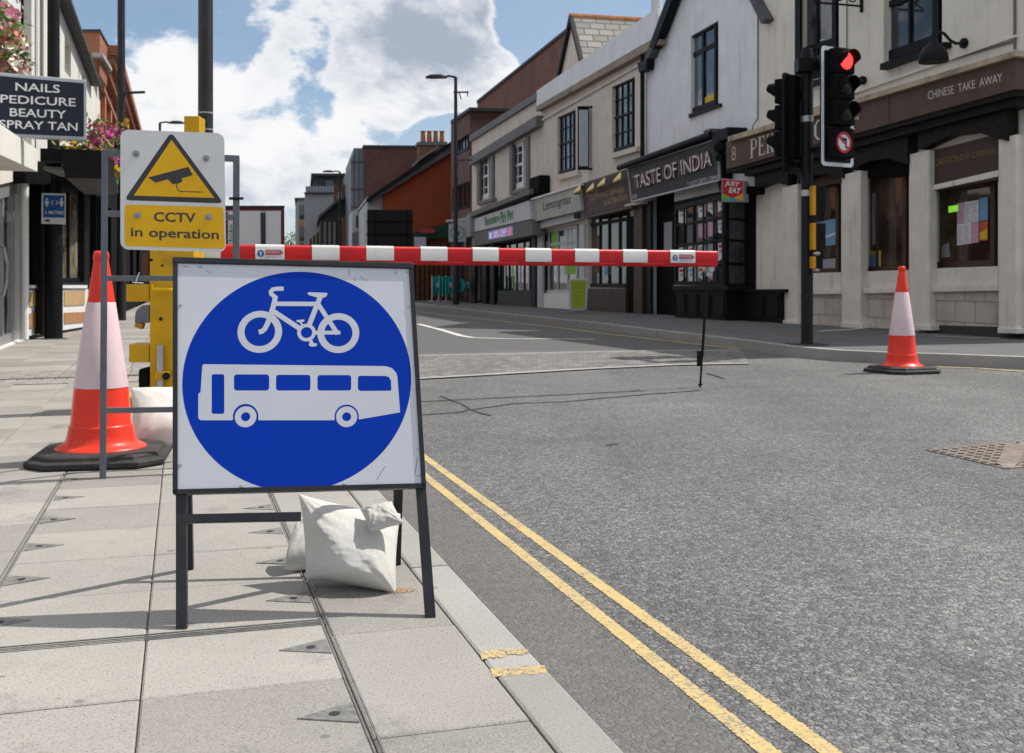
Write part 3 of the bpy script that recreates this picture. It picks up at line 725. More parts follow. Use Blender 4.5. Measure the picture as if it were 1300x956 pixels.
mb = MB(); ring(mb, FP, (931.5, 190.8), 0.05, 0.072, 0.425, 24); ring(mb, FP, (931.5, 198.8), 0.05, 0.075, 0.425, 24); mb.build('house_number', M_SERIF, fas)
# black end bracket of the fascia and carved beams under it
soff = MB(); FP.slab(soff, [(945, 217), (1289, 121.5), (1289, 134), (945, 224)], 0.30, 0.0); soff.build('soffit_beam', M_DKWOOD, T)
for (x0, x1, y0, y1) in ((958, 1000, 206, 240), (1012, 1070, 196, 232), (1078, 1152, 172, 216), (1166, 1278, 140, 190)):
    f = lambda x: (x-x0)/(x1-x0)
    slabpart(FP, [(x0, y0+4), (x1, y0-(x1-x0)*0.27+4), (x1, y1-(x1-x0)*0.10), (x1-(x1-x0)*.35, y1-(x1-x0)*.2), (x0+(x1-x0)*0.35, y1-(x1-x0)*.16), (x0, y1)], 0.2+0.003*x0/1000, 0.02, M_DKWOOD, 'carved_bracket', T)
slabpart(FP, [(1181, 192), (1267, 170), (1267, 228), (1181, 243)], 0.06, -0.2, M_BROWN2, 'window_frieze', T)
text_on(FP, 'CANTONESE CUISINE', [(1186, 203), (1264, 187), (1264, 194), (1186, 211)], 0.064, M_GOLDD, T)
slabpart(FP, [(1181, 236), (1267, 216), (1267, 224), (1181, 242)], 0.075, 0.0, M_CREAM, 'blind_box', T)
slabpart(FP, [(1092, 178), (1154, 158), (1154, 222), (1092, 226)], 0.02, -0.2, M_BLACKM, 'door_canopy', T)
slabpart(FP, [(1013, 214), (1068, 196), (1068, 232), (1013, 240)], 0.03, -0.2, M_BROWN2, 'window_frieze', T)
# stall risers: sill, moulding and tiles; pilasters
for x0, x1 in ((1012, 1068), (1092, 1154), (1179, 1267)):
    yb = lambda x: 409.5+(x-994)*0.035
    slabpart(FP, [(x0, 347.5-(x0-1012)*0.034), (x1, 347.5-(x1-1012)*0.034), (x1, 368.5-(x1-1012)*0.03), (x0, 368.5-(x0-1012)*0.03)], 0.03, -0.1, M_STONE, 'window_sill', T)
    slabpart(FP, [(x0, 368.7-(x0-1012)*0.03), (x1, 368.7-(x1-1012)*0.03), (x1, 374.5-(x1-1012)*0.02), (x0, 374.5-(x0-1012)*0.02)], 0.10, -0.1, M_STONE, 'sill_moulding', T, bevel=0.012)
    slabpart(FP, [(x0, 374.6-(x0-1012)*0.02), (x1, 374.6-(x1-1012)*0.02), (x1, yb(x1)+3), (x0, yb(x0)+3)], 0.04, -0.1, brick('riser_tiles', (0.47, 0.41, 0.36), (0.55, 0.48, 0.42), (0.30, 0.26, 0.23), FP.d, 0.42, 0.30, 0.012, 0.6), 'stall_riser', T)
for x0, x1, yt, lb in ((993, 1012, 238, None), (1068, 1092, 222, None), (1154, 1179, 196, None), (1267, 1290, 176, None)):
    yb = lambda x: 409.5+(x-994)*0.035
    slabpart(FP, [(x0, yt), (x1, yt-(x1-x0)*0.25), (x1, yb(x1)+4), (x0, yb(x0)+4)], 0.16, 0.0, M_STONE, 'pilaster', T, bevel=0.02)
    slabpart(FP, [(x0-1, yb(x0)-3), (x1+2, yb(x1)-3), (x1+2, yb(x1)+4), (x0-1, yb(x0)+4)], 0.20, 0.0, M_STONE, 'plinth_block', T, bevel=0.01)
slabpart(FP, [(1176, 412.5), (1312, 416), (1312, 430), (1176, 425)], 0.045, 0.0, M_GREYD, 'skirting', T)
# glazing
def shopglass(pl, poly, off, m, parent, fm=M_BROWN2, cols=1, rows=1, fw=0.09, bw=0.05, **kw): return window(parent, pl, poly, off, fm, m, cols, rows, fw, bw, 'shop_window', **kw)
a = shopglass(FP, openL, -0.2, G_BRN, T); poster(FP, [(1032, 284), (1066, 276), (1066, 310), (1032, 314)], -0.18, M_BLUEP, a); poster(FP, [(1046, 300), (1066, 293), (1066, 296), (1046, 303)], -0.174, M_PAPER, a); poster(FP, [(1036, 330), (1062, 328), (1062, 345), (1036, 345)], -0.18, M_PRINT, a)
a = shopglass(FP, openD, -0.2, G_BRN, T, cols=2, colpos=[0.4]); poster(FP, [(1107, 246), (1115, 244), (1115, 310), (1107, 311)], -0.18, M_PRINT, a); poster(FP, [(1092, 320), (1118, 318), (1118, 343), (1092, 344)], -0.18, M_YELP, a); poster(FP, [(1103, 324), (1116, 323), (1116, 342), (1103, 342)], -0.174, M_BLUEP, a); poster(FP, [(1141, 252), (1150, 249), (1150, 272), (1141, 274)], -0.18, M_BROWN, a)
a = shopglass(FP, openR, -0.2, G_BRN, T, cols=2, colpos=[0.13])
for i in range(3):
    for j in range(2):
        x0, x1 = 1215+9.2*i, 1215+9.2*(i+1)-0.5; y0 = 258-i*1.4+27*j
        poster(FP, [(x0, y0), (x1, y0-1.3), (x1, y0+25.5), (x0, y0+26.5)], -0.176, M_PAPER if (i+j) % 3 else M_PINK, a)
        mb = MB()
        for k_ in range(9): mb.add(FP.pts([(x0+1.2, y0+3+k_*2.5), (x1-1.5-(k_*3 % 4)*.8, y0+2.8+k_*2.5), (x1-1.5-(k_*3 % 4)*.8, y0+3.8+k_*2.5), (x0+1.2, y0+4+k_*2.5)], -0.1735), [(0, 1, 2, 3)])
        mb.build('menu_text', M_PRINT if j == 0 else M_PINK, a)
poster(FP, [(1243, 252), (1254, 250), (1254, 279), (1243, 281)], -0.172, M_BLUEP, a); poster(FP, [(1243, 282), (1254, 280), (1254, 305), (1243, 306)], -0.172, M_ORANGEP, a)
poster(FP, [(1244, 296), (1253, 290), (1253, 304), (1244, 304)], -0.168, M_YELP, a)
mb = MB(); FP.slab(mb, [(1204, 262), (1216, 260), (1216, 268), (1204, 270)], -0.17, -0.18)
mb.build('open_sign', mat('green_lit_sign', (0.1, 0.3, 0.02), emit=(0.25, 0.7, 0.05), estr=0.6), a)
poster(FP, [(1184, 265), (1189, 264), (1189, 271), (1184, 272)], -0.18, M_PAPER, a); poster(FP, [(1196, 312), (1204, 308), (1206, 326), (1195, 327)], -0.18, M_PRINT, a)
mb = MB(); rr = random.Random(5)
for i in range(26):
    x = 1186+i*3.1; c = FP.pt(x, 239+3*math.sin(i*1.3)-(x-1186)*0.12, -0.165); mb.sphere(c, 0.022+0.02*rr.random(), 6, 4)
mb.build('bead_string', mat('red_beads', (0.22, 0.02, 0.02), 0.4), a)
# parapet roof slab
mb = MB(); FP.slab(mb, [(961, -117), (1310, -267), (1310, -258), (961, -111)], 0.12, -7.0); mb.build('roof', M_SLATE, T)

# swan neck lamp over the fascia
lb = FP.pt(1225, 55); L = thing('swan_neck_lamp', 'black swan neck lamp on the cream wall above CHINESE TAKE AWAY', 'wall lamp', lb)
mb = MB(); mb.tube([FP.pt(1225, 55, 0.02), FP.pt(1213, 55, .25), FP.pt(1206, 51, .42), FP.pt(1199, 43, .55), FP.pt(1194, 40.5, .66), FP.pt(1188, 47, .74), FP.pt(1185, 58, 0.78)], 0.022, 10); mb.build('arm', M_BLACK, L, smooth=True)
mb = MB(); mb.cyl(lb, lb+FP.n*0.04, 0.075); mb.build('wall_plate', M_BLACK, L)
c = FP.pt(1185, 79, 0.78); mb = MB(); mb.lathe(c, [(0.20, 0.0), (0.205, 0.03), (0.19, 0.11), (0.14, 0.20), (0.07, 0.26), (0.045, 0.30), (0.04, 0.38)], 24); mb.build('lamp_shade', M_BLACK, L, smooth=True)
lb = FP.pt(1095, 102); L = thing('floodlight', 'small black wall bracket light beside the traffic light head', 'wall lamp', lb)
mb = MB(); mb.cyl(FP.pt(1095, 102), FP.pt(1095, 102, 0.06), .07); mb.build('wall_plate', M_BLACK, L); mb = MB(); mb.tube([FP.pt(1095, 102, .03), FP.pt(1089, 104, .35)], .03); mb.build('arm', M_BLACK, L)
# wrought iron bracket
lb = FP.pt(1095, 4); L = thing('iron_sign_bracket', 'scrolled black wrought iron bracket high on the cream wall', 'bracket', lb)
mb = MB(); n3 = FP.n
r0, u0 = FP.pt(1095, 6), V((0, 0, 1)); D = (V((-0.6, -0.8, 0)))
pp = lambda a, z: FP.pt(1095, 8)+FP.n*a+u0*z
mb.tube([pp(0, 0), pp(0.9, 0.0)], 0.018); mb.tube([pp(0.02, -0.1), pp(0.02, 0.5)], 0.03)
for cx_ in (0.2, 0.45, 0.7):
    mb.tube([pp(cx_+0.11*math.cos(a*.5)*(1-a*.03), 0.14+0.11*math.sin(a*.5)*(1-a*.03)) for a in range(22)], 0.012, 6)
mb.tube([pp(0.0, 0.42), pp(0.45, 0.30), pp(0.9, 0.02)], 0.014)
mb.build('bracket_scrollwork', M_BLACK, L)
# cables clipped to the wall
mb = MB()
for pts_, r_ in (([(962, -100), (962, 150), (957, 158), (954, 166)], .012), ([(1000, 148), (1080, 121), (1120, 106), (1200, 78), (1288, 52)], .012), ([(1288, -40), (1288, 62)], .02), ([(1075, -60), (1075, 118)], .010)):
    mb = MB(); mb.tube([FP.pt(x, y, .02) for x, y in pts_], r_, 6); mb.build('cable', M_GREYM, MATS_T, smooth=True)

# ------------------------------------------------ the Indian restaurant with the white gable
FT = Plane.upright((0.0371*9.944/.2, 9.944/0.2371, 0), 318)
FT = Plane.upright((9.944-.2371*22.97, 22.97, 0), 318)
bp = FT.pt(880, 404); T = thing('restaurant_with_gable', 'white rendered gable house over a black TASTE OF INDIA restaurant front', 'shop building', (bp.x, bp.y, 0))
gw = [(877, 46), (912, 26), (912, 132), (877, 144.6)]
wall(FT, [(821, 412), (821, 72), (893, -120), (963, 18), (963, 412)], [gw, [(826, 250), (856, 240), (856, 403), (826, 401)]], reveal=0.16, depth=7).build('wall', M_MASON, T)
window(T, FT, gw, -0.1, M_BLACK, G_SKY, 2, 2, 0.10, 0.09, rowpos=[0.27], colpos=[0.52])
poster(FT, [(895, 124), (911, 117), (911, 129), (895, 136)], -0.08, M_YELP, T, 'yellow_cloth')
slabpart(FT, [(874, 145), (913, 131), (914, 135), (874, 150)], 0.06, -0.1, M_BLACK, 'window_sill', T)
# roof: two slopes with a dark bargeboard
mb = MB()
FT.slab(mb, [(816, 79), (893, -130), (893, -118), (824, 72)], 0.22, -7.0); FT.slab(mb, [(893, -130), (972, 24), (966, 30), (893, -118)], 0.2, -7.0); mb.build('roof', M_SLATE, T)
slabpart(FT, [(824, 60), (893.2, -131), (893.2, -112), (829.5, 62)], 0.26, 0.05, M_BLACK, 'bargeboard', T)
tf = slabpart(FT, [(797, 213), (911.5, 175.5), (913, 228.5), (802, 256)], 0.34, 0.26, M_GREYD, 'fascia', T)
mb = MB()
for a, b in (((797, 213), (911.5, 175.5)), ((911.5, 175.5), (913, 228.5)), ((913, 228.5), (802, 256)), ((802, 256), (797, 213))): mb.bar(FT.pt(*a, .34), FT.pt(*b, .34), 0.035, FT.n, -0.03, 0.012)
mb.build('fascia_trim', M_GREYW, tf)
mb = MB(); 
for off_, m_, t_ in ((0.345, None, 0.05),):
    text_on(FT, 'TASTE OF INDIA', [(805, 223), (902.5, 190), (903.5, 211), (806.5, 240.5)], off_, None, None, bold=0.018, thick=t_, mb=mb)
mb.build('lettering', mat('red_letter_sides', (0.11, 0.015, 0.012), 0.4), tf)
mb = MB(); text_on(FT, 'TASTE OF INDIA', [(805, 223), (902.5, 190), (903.5, 211), (806.5, 240.5)], 0.397, None, None, bold=0.0, mb=mb); mb.build('letter_faces', mat('cream_letter_faces', (0.52, 0.49, 0.46), 0.35, var=.5, vscale=9), tf)
text_on(FT, 'T: 01277 220773 / 220461', [(872.5, 231.5), (911, 221.5), (911.3, 226.3), (872.8, 236.6)], 0.345, M_PAPER, tf)
text_on(FT, '10', [(803, 247.5), (808, 246.2), (808.3, 251.5), (803.3, 252.8)], 0.345, M_PAPER, tf)
mb = MB(); mb.tube([FT.pt(786, 213, .42), FT.pt(903, 170.5, .42)], 0.075, 12); mb.build('blind_roller', M_BLACK, T, smooth=True)
slabpart(FT, [(797, 207.5), (911, 168), (911.5, 175), (797, 212.5)], 0.36, 0.0, M_BLACKM, 'blind_box', T)
# scrolled corbel
mb = MB()
FT.slab(mb, [(903, 168), (923, 161), (924, 176), (904, 183)], 0.44, 0.0); FT.slab(mb, [(905, 183), (922, 177), (922, 196), (917, 206), (909, 204)], 0.36, 0.0); FT.slab(mb, [(909, 204), (918, 201), (918, 240), (912, 242)], 0.22, 0.0)
for yy, rr_ in ((186, .13), (199, .10)): mb.cyl(FT.pt(913, yy, 0.30), FT.pt(913, yy, 0.47), rr_, rr_*0.8, 16)
mb.build('corbel', M_BLACK, T, bevel=0.015)
slabpart(FT, [(893, 166), (902, 163), (903, 169), (894, 172.5)], 0.30, 0.0, M_BROWN, 'cap_stone', T)
# door recess and bay window
slabpart(FT, [(826, 250), (856, 240), (856, 403), (826, 401)], -0.155, -0.4, M_BLACKM, 'entrance_door', T)
poster(FT, [(843, 283), (853, 281), (853, 330), (843, 331)], -0.15, M_PRINT, T, 'door_glass')
slabpart(FT, [(816, 258), (826, 255), (826, 402), (816, 401)], 0.06, 0.0, M_BLACK, 'pilaster', T)
BAY = 0.55
mb = MB(); FT.slab(mb, [(856, 366), (922, 367), (922, 411), (856, 408)], BAY, 0.0); mb.build('stall_riser', M_BLACK, T)
slabpart(FT, [(853, 362.5), (924, 363), (924, 369), (853, 368.5)], BAY+0.05, 0.0, M_BLACK, 'bay_sill', T, bevel=0.01)
for x0, x1 in ((857, 869), (871.5, 884), (887, 900), (903, 919)):
    mb = MB(); q = FT.pts([(x0, 373), (x1, 373), (x1, 399.5+(x1-856)*.03), (x0, 399.5+(x0-856)*.03)], BAY)
    for a, b in ((0, 1), (1, 2), (2, 3), (3, 0)): mb.bar(q[a], q[b], 0.03, FT.n, 0, 0.018)
    mb.build('riser_panel', M_BLACK, T)
bw = window(T, FT, [(859, 262), (922, 246), (922, 363), (859, 362)], BAY-0.06, M_BLACK, G_DARK, 5, 4, 0.09, 0.05, 'bay_window')
qb = FT.pts([(922, 246), (922, 363)], BAY-0.02)
# splayed right side of the bay
e1t, e1b = qb; e2b = FT.pt(948, 365, 0.0); e2t = V((e2b.x, e2b.y, e1t.z))
PB = Plane.three(e1t, e1b, e2b)
mb = MB(); q4 = [e1t, e2t, e2b, e1b]
for a, b in ((0, 1), (1, 2), (2, 3), (3, 0)): mb.bar(q4[a], q4[b], 0.10, PB.n, -0.04, 0.03)
for v in (0.27, 0.5, 0.75): mb.bar(lerp4(q4, 0, v), lerp4(q4, 1, v), 0.045, PB.n, -0.02, 0.02)
o = mb.build('bay_window', M_BLACK, T); mb = MB(); mb.prism([p-PB.n*0.01 for p in q4], -PB.n*0.02); mb.build('pane', glass('pale_reflection_glass', (0.05, 0.05, 0.052), 0.04), o)  # pale tint puts the reflection into the pane colour
mb = MB(); a, b = FT.pt(922, 367, BAY), FT.pt(948, 367, 0); mb.prism([a, b, V((b.x, b.y, -0.1)), V((a.x, a.y, -0.1))], PB.n*-0.05); mb.build('stall_riser', M_BLACK, T)
slabpart(FT, [(946, 246), (957, 243), (957, 372), (946, 372)], 0.05, 0.0, M_BLACK, 'pilaster', T)
slabpart(FT, [(856, 256), (946, 236), (946, 246), (856, 262)], BAY-.1, 0.0, M_BLACKM, 'bay_head', T)
# the low panelled plinth between the two shops
slabpart(FT, [(926, 369), (991, 369), (991, 412), (926, 411)], 0.22, -0.3, M_BLACK, 'plinth', T)
slabpart(FT, [(924, 367.5), (993, 367), (993, 371), (924, 371)], 0.26, -0.3, M_BLACK, 'plinth_cap', T)
for x0, x1 in ((951, 968), (971, 988)):
    mb = MB(); q = FT.pts([(x0, 376), (x1, 376), (x1, 403), (x0, 402)], 0.22)
    for a, b in ((0, 1), (1, 2), (2, 3), (3, 0)): mb.bar(q[a], q[b], 0.03, FT.n, 0, 0.018)
    mb.build('plinth_panel', M_BLACK, T)
rr = random.Random(11)
cols_ = [860, 872.5, 885, 897.5, 910, 921.5]
for i in range(5):
    for j in range(4):
        if rr.random() < 0.82:
            x0, x1 = cols_[i]+1.6, cols_[i+1]-2.0; ya = (262-(x0-859)*0.254)+(363-(262-(x0-859)*0.254))*(j+0.1)/4; h = (363-262+(x0-859)*.254)/4*0.82
            m_ = rr.choice([M_PAPER, M_PAPER, M_PRINT, M_PINK, M_PAPER])
            poster(FT, [(x0, ya), (x1, ya-1.6), (x1, ya+h*rr.uniform(.55, 1)), (x0, ya+h*rr.uniform(.55, 1))], BAY-0.04, m_, bw)
            if m_ is M_PAPER:
                poster(FT, [(x0+1, ya+2), (x1-1, ya+1), (x1-1, ya+h*.22), (x0+1, ya+h*.26)], BAY-0.034, rr.choice([M_REDP, M_PRINT, M_BLUEP, M_BROWN]), bw, 'print')
                poster(FT, [(x0+2, ya+h*.36), (x1-2, ya+h*.33), (x1-2, ya+h*.5), (x0+2, ya+h*.52)], BAY-0.034, rr.choice([M_PRINT, M_BLUEP, M_PRINT]), bw, 'print')
# delivery lightbox hung at right angles to the shop front
D0 = FT.pt(930, 242, 0.0); JY = D0.y-1.75
JP = Plane((0, JY, 0), (0.0, -1, 0))
J = thing('hanging_lightbox', 'red JUST EAT lightbox with a rainbow curve projecting beside the bay window', 'shop sign', JP.pt(930, 242))
mb = MB(); mb.prism(JP.pts([(916, 226.5), (944, 229), (944, 256), (916, 256)], 0), V((0.16, 0.28, 0))); mb.build('box', mat('lightbox_shell', (0.42, 0.42, 0.43), 0.4), J, bevel=0.008)
mb = MB(); mb.add(JP.pts([(917, 227.5), (943, 230), (943, 250), (930, 252), (917, 250)], 0.006), [(0, 1, 2, 3, 4)]); mb.build('face', mat('sign_red', (0.47, 0.012, 0.015), 0.35), J)
cc = [(0.16, 0.42, 0.03), (0.03, 0.30, 0.55), (0.75, 0.32, 0.02)]
for (poly, c_, nm) in (([(917, 245), (924, 248.5), (932, 254.5), (917, 254.5)], cc[0], 'green'), ([(924, 249), (930, 252), (937, 250.5), (941, 254.5), (926, 254.5)], cc[1], 'blue'), ([(931, 251), (943, 245.5), (943, 254.5), (938, 254)], cc[2], 'orange')):
    mb = MB(); mb.add(JP.pts(poly, 0.009+0.002*cc.index(c_)), [tuple(range(len(poly)))]); mb.build('curve', mat('sign_'+nm, c_, 0.35), J)
text_on(JP, 'JUST', [(920.5, 229.5), (939, 231.5), (938.5, 238.5), (920, 236.5)], 0.012, M_WHITE, J, shear=0.2, bold=0.03); text_on(JP, 'EAT', [(925.5, 237.5), (941, 239), (940.5, 246), (925, 244.5)], 0.012, M_WHITE, J, shear=0.2, bold=0.03)

# ------------------------------------------------ cream building with cornice: two shops
bp = FT.pt(750, 396); T = thing('cream_building_with_two_shops', 'cream parapet building with dark sash windows above the Lemongrass and clothing repair shops', 'shop building', (bp.x, bp.y, 0))
wA = [(707.7, 149), (730.8, 139), (730.8, 216), (707.7, 222)]; wB = [(777, 110.4), (806, 97.4), (806, 185.7), (777, 194.5)]
oL = [(687, 293), (735, 284), (735, 372), (687, 373)]; oC = [(746, 274), (800, 263), (800, 366), (746, 365)]
wall(FT, [(681, 402), (681, 132), (820.5, 56), (820.5, 412)], [wA, wB, oL, oC], reveal=0.18, depth=7).build('wall', M_CREAM2, T)
mb = MB(); FT.slab(mb, [(681, 115.5), (834, 10.5), (834, 46), (681, 135)], 0.10, -0.25); mb.build('parapet', M_MASON, T)
slabpart(FT, [(680.5, 135.3), (836, 46.3), (836, 56), (680.5, 141.5)], 0.22, 0.0, mat('stained_cornice', (0.30, 0.24, 0.19), 0.9, var=0.2, vscale=4, grime=0.8, gcol=(0.06, 0.05, 0.045), gscale=3, bump=0.4, bscale=25), 'cornice', T)
slabpart(FT, [(681, 154.5), (811, 80), (811, 83.5), (681, 157.5)], 0.06, 0.0, M_CREAM2, 'string_course', T)
for q in (wA, wB):
    o = window(T, FT, q, -0.12, M_BLACK, G_SKY, 4, 4, 0.09, 0.03, meet=1)
    slabpart(FT, [(q[3][0]-2, q[3][1]+1), (q[2][0]+2, q[2][1]), (q[2][0]+2, q[2][1]+6), (q[3][0]-2, q[3][1]+7)], 0.13, -0.1, M_CREAM2, 'window_sill', T)
mb = MB(); mb.tube([FT.pt(815.5, 70, .12), FT.pt(815.5, 200, .12)], 0.055); FT.slab(mb, [(809, 80), (821, 75), (820, 88), (811, 92)], .22, 0.02); mb.build('downpipe', M_BLACK, T)
lg = slabpart(FT, [(675.8, 253), (734.6, 235), (738, 267), (678, 281.5)], 0.30, 0.0, mat('sage_fascia', (0.35, 0.37, 0.31), 0.5, var=0.12, vscale=1.5), 'fascia', T)
text_on(FT, 'Lemongrass', [(688.5, 256.5), (724.5, 246), (724.5, 261.5), (690, 271)], 0.304, M_BLACKM, lg, shear=0.25)
slabpart(FT, [(674, 252), (735, 233.5), (735, 235.5), (674, 254)], 0.36, 0.0, M_WHITE, 'fascia_cap', T)
slabpart(FT, [(682, 283), (737, 268), (737, 278), (683, 291)], 0.16, 0.0, M_GREYW, 'shutter_box', T)
mb = MB(); mb.box(FT.pt(732, 274, .26), (.16, .2, .16)); mb.build('alarm_box', M_GREYD, T)
sh = shopglass(FT, oL, -0.14, G_DARK, T, M_GREYW, 4, 2, 0.12, 0.09, rowpos=[0.25])
poster(FT, [(700, 293), (708, 291.5), (708, 316), (700, 317)], -0.12, M_LIME, sh); poster(FT, [(716, 290), (726, 288), (726, 318), (716, 319)], -0.12, M_PAPER, sh); poster(FT, [(692, 306), (698, 305), (698, 318), (692, 319)], -0.12, M_PAPER, sh); poster(FT, [(717, 334), (733, 333), (733, 348), (717, 349)], -0.12, M_LIME, sh)
slabpart(FT, [(683, 372.5), (737, 371.5), (737, 397), (683, 395)], 0.03, 0.0, M_WHITE, 'stall_riser', T)
for x in (682, 735.5): slabpart(FT, [(x, 286), (x+6, 284.5), (x+6, 397), (x, 396.5)], 0.08, 0.0, M_GREYW, 'pilaster', T)
cf = slabpart(FT, [(738.5, 233), (799, 213.5), (802, 259.5), (742.5, 273.5)], 0.22, 0.0, M_BROWN2, 'fascia', T)
text_on(FT, 'CLOTHING REPAIRS', [(748, 248.5), (792, 237), (792.5, 244), (748.5, 255)], 0.224, M_GOLD, cf); text_on(FT, '& ALTERATION', [(767, 253.5), (796, 246), (796, 253), (767.5, 261)], 0.224, M_GOLD, cf)
slabpart(FT, [(742, 274), (802, 260), (802, 264), (742, 278)], 0.27, 0.0, M_BROWN, 'fascia_rail', T)
sh = shopglass(FT, oC, -0.14, G_DARK, T, M_DKWOOD, 4, 2, 0.12, 0.10, rowpos=[0.14], colpos=[.34, .56, .8])
poster(FT, [(752, 300), (763, 298), (763, 346), (752, 347)], -0.12, M_BROWN, sh); poster(FT, [(767, 338), (775, 337), (775, 349), (767, 349)], -0.12, M_BLUEP, sh); poster(FT, [(781, 333), (792, 332), (792, 339), (781, 340)], -0.12, M_BLUEP, sh)
slabpart(FT, [(741, 366), (794, 366), (794, 401), (741, 399.5)], 0.10, 0.0, M_BROWN2, 'stall_riser', T)
slabpart(FT, [(795, 276), (804, 274), (804, 402), (795, 401)], 0.02, 0.0, M_BLACKM, 'entrance_door', T); slabpart(FT, [(804.5, 262), (815, 259), (815, 403), (804.5, 402)], 0.12, 0.0, M_BROWN2, 'pilaster', T)
slabpart(FT, [(793, 260), (813, 255.5), (813, 258.5), (793, 263)], 0.25, 0.0, M_CREAM, 'lintel', T)
for i, (x, y) in enumerate(((731.5, 243.5), (748, 241.5), (762, 235), (782, 229))):
    c = FT.pt(x, y, 0.48); L = thing('brass_spot_lamp', ['small brass spot lamp lighting the end of the Lemongrass sign', 'leftmost of the three brass spot lamps over the clothing repairs fascia', 'middle one of the three brass spot lamps over the clothing repairs fascia', 'brass spot lamp over the clothing repairs fascia nearest the restaurant sign'][i], 'spot lamp', c, 'brass spot lamps above the fascias')
    M_BRASS = mat('brass', (0.6, 0.45, 0.2), 0.25, 0.8)
    mb = MB(); mb.loft([[p for p in [c+FT.n*a_+V((0, math.cos(t_*math.pi/6)*r_, math.sin(t_*math.pi/6)*r_-a_*0.6)) for t_ in range(12)]] for a_, r_ in ((0.08, .04), (0.0, .09), (-0.12, 0.15))]); mb.build('lamp_shade', M_BRASS, L, smooth=True)
    mb = MB(); mb.tube([c, FT.pt(x, y-5, 0.12)], 0.012, 6); mb.build('arm', M_BRASS, L)
# projecting vertical sign
VP0 = FT.pt(734, 175, 0.05); VPl = Plane((0, FT.pt(748, 175).y-0.25, 0), (0, -1, 0))
T2 = thing('vertical_sign', 'tall grey vertical shop sign on iron brackets between the two sash windows', 'shop sign', VPl.pt(740, 213))
mb = MB(); mb.prism(VPl.pts([(733.5, 137), (748, 137), (748, 213.5), (733.5, 213.5)]), (0, 0.16, 0)); mb.build('box', M_BLACK, T2)
mb = MB(); mb.prism(VPl.pts([(735, 139.5), (746.5, 139.5), (746.5, 211), (735, 211)], 0.004), (0, 0.01, 0)); o = mb.build('panel', mat('frosted_panel', (0.40, 0.45, 0.46), 0.5, var=.08), T2)
mb = MB()
for i, ch in enumerate('RESTAURANT'):
    mb_ = text_on(VPl, ch, [(738.4, 146+i*6.2), (743.2, 146+i*6.2), (743.2, 150.2+i*6.2), (738.4, 150.2+i*6.2)], 0.008, None, None, mb=mb)
mb.build('lettering', M_GREYW, o)
mb = MB(); mb.tube([VPl.pt(733, 136), VPl.pt(752, 136)], .03); mb.tube([VPl.pt(733, 214.5), VPl.pt(752, 214.5)], .03); mb.sphere(VPl.pt(752.5, 136), .06); mb.sphere(VPl.pt(752.5, 214.5), .06); mb.build('bracket', M_BLACK, T2)

# ------------------------------------------------ the next cream building: piri piri shop
bp = FT.pt(640, 387); T = thing('cream_building_with_white_sashes', 'buff parapet building with tall white sash windows over the green and white piri piri shop', 'shop building', (bp.x, bp.y, 0))
wL = [(609, 199), (622, 193.5), (622, 251), (609, 254.5)]; wR = [(650.5, 184), (666.5, 177), (666.5, 237), (650.5, 242)]
oS = [(605, 312), (675, 299), (675, 389), (605, 385)]
wall(FT, [(596.5, 391), (596.5, 180), (680.7, 126), (680.7, 398)], [wL, wR, oS], reveal=0.2, depth=7).build('wall', M_CREAM2, T)
slabpart(FT, [(596, 172), (680.7, 117.5), (680.7, 126), (596, 180)], 0.12, -0.4, M_GREYM, 'parapet_cap', T)
slabpart(FT, [(595.5, 200), (680.7, 146.5), (680.7, 160), (595.5, 210)], 0.25, 0.0, M_GREYM, 'cornice', T)
for q in (wL, wR):
    window(T, FT, q, -0.14, M_WHITE, G_SKY, 2, 4, 0.20, 0.05, meet=1)
    slabpart(FT, [(q[0][0]-4, q[0][1]-1), (q[0][0]-0.5, q[0][1]-2.5), (q[3][0]-.5, q[3][1]+2), (q[3][0]-4, q[3][1]+3)], 0.08, 0.0, M_GREYM, 'architrave', T); slabpart(FT, [(q[1][0]+0.5, q[1][1]-3), (q[1][0]+4, q[1][1]-4.5), (q[2][0]+4, q[2][1]+1), (q[2][0]+.5, q[2][1]+2)], 0.08, 0.0, M_GREYM, 'architrave', T)
    slabpart(FT, [(q[3][0]-4, q[3][1]+2), (q[2][0]+4, q[2][1]), (q[2][0]+4, q[2][1]+4), (q[3][0]-4, q[3][1]+6)], 0.16, 0.0, M_GREYM, 'window_sill', T)
slabpart(FT, [(593, 271), (672, 240), (672, 246), (593, 277)], 0.55, 0.0, M_GREYM, 'shop_cornice', T)
mb = MB(); FT.slab(mb, [(672, 226), (684, 222), (684, 246), (672, 249)], 0.4, 0.0); FT.slab(mb, [(668, 240), (684, 236), (684, 250), (668, 252)], 0.3, 0.0); mb.build('scorched_corbel', M_BLACKM, T, bevel=.05)
pf = slabpart(FT, [(598.6, 279), (672, 254.5), (673.5, 278), (601, 294.5)], 0.42, 0.0, mat('pale_fascia', (0.52, 0.52, 0.56), 0.5, var=.06), 'fascia', T)
M_GREENL = mat('green_lettering', (0.01, 0.15, 0.02), 0.5)
text_on(FT, 'Bounders', [(615, 275.5), (634, 270.5), (634, 281.5), (616, 287.5)], 0.424, M_GREENL, pf, bold=0.045); text_on(FT, 'Piri Piri', [(635, 269), (651.5, 265.5), (651.5, 278.5), (635, 284)], 0.424, M_GREENL, pf, bold=0.045)
aw = slabpart(FT, [(601.5, 295.5), (674, 279), (676, 298.5), (602.5, 312.5)], 0.46, 0.0, mat('grey_awning', (0.13, 0.13, 0.125), 0.7), 'awning', T)
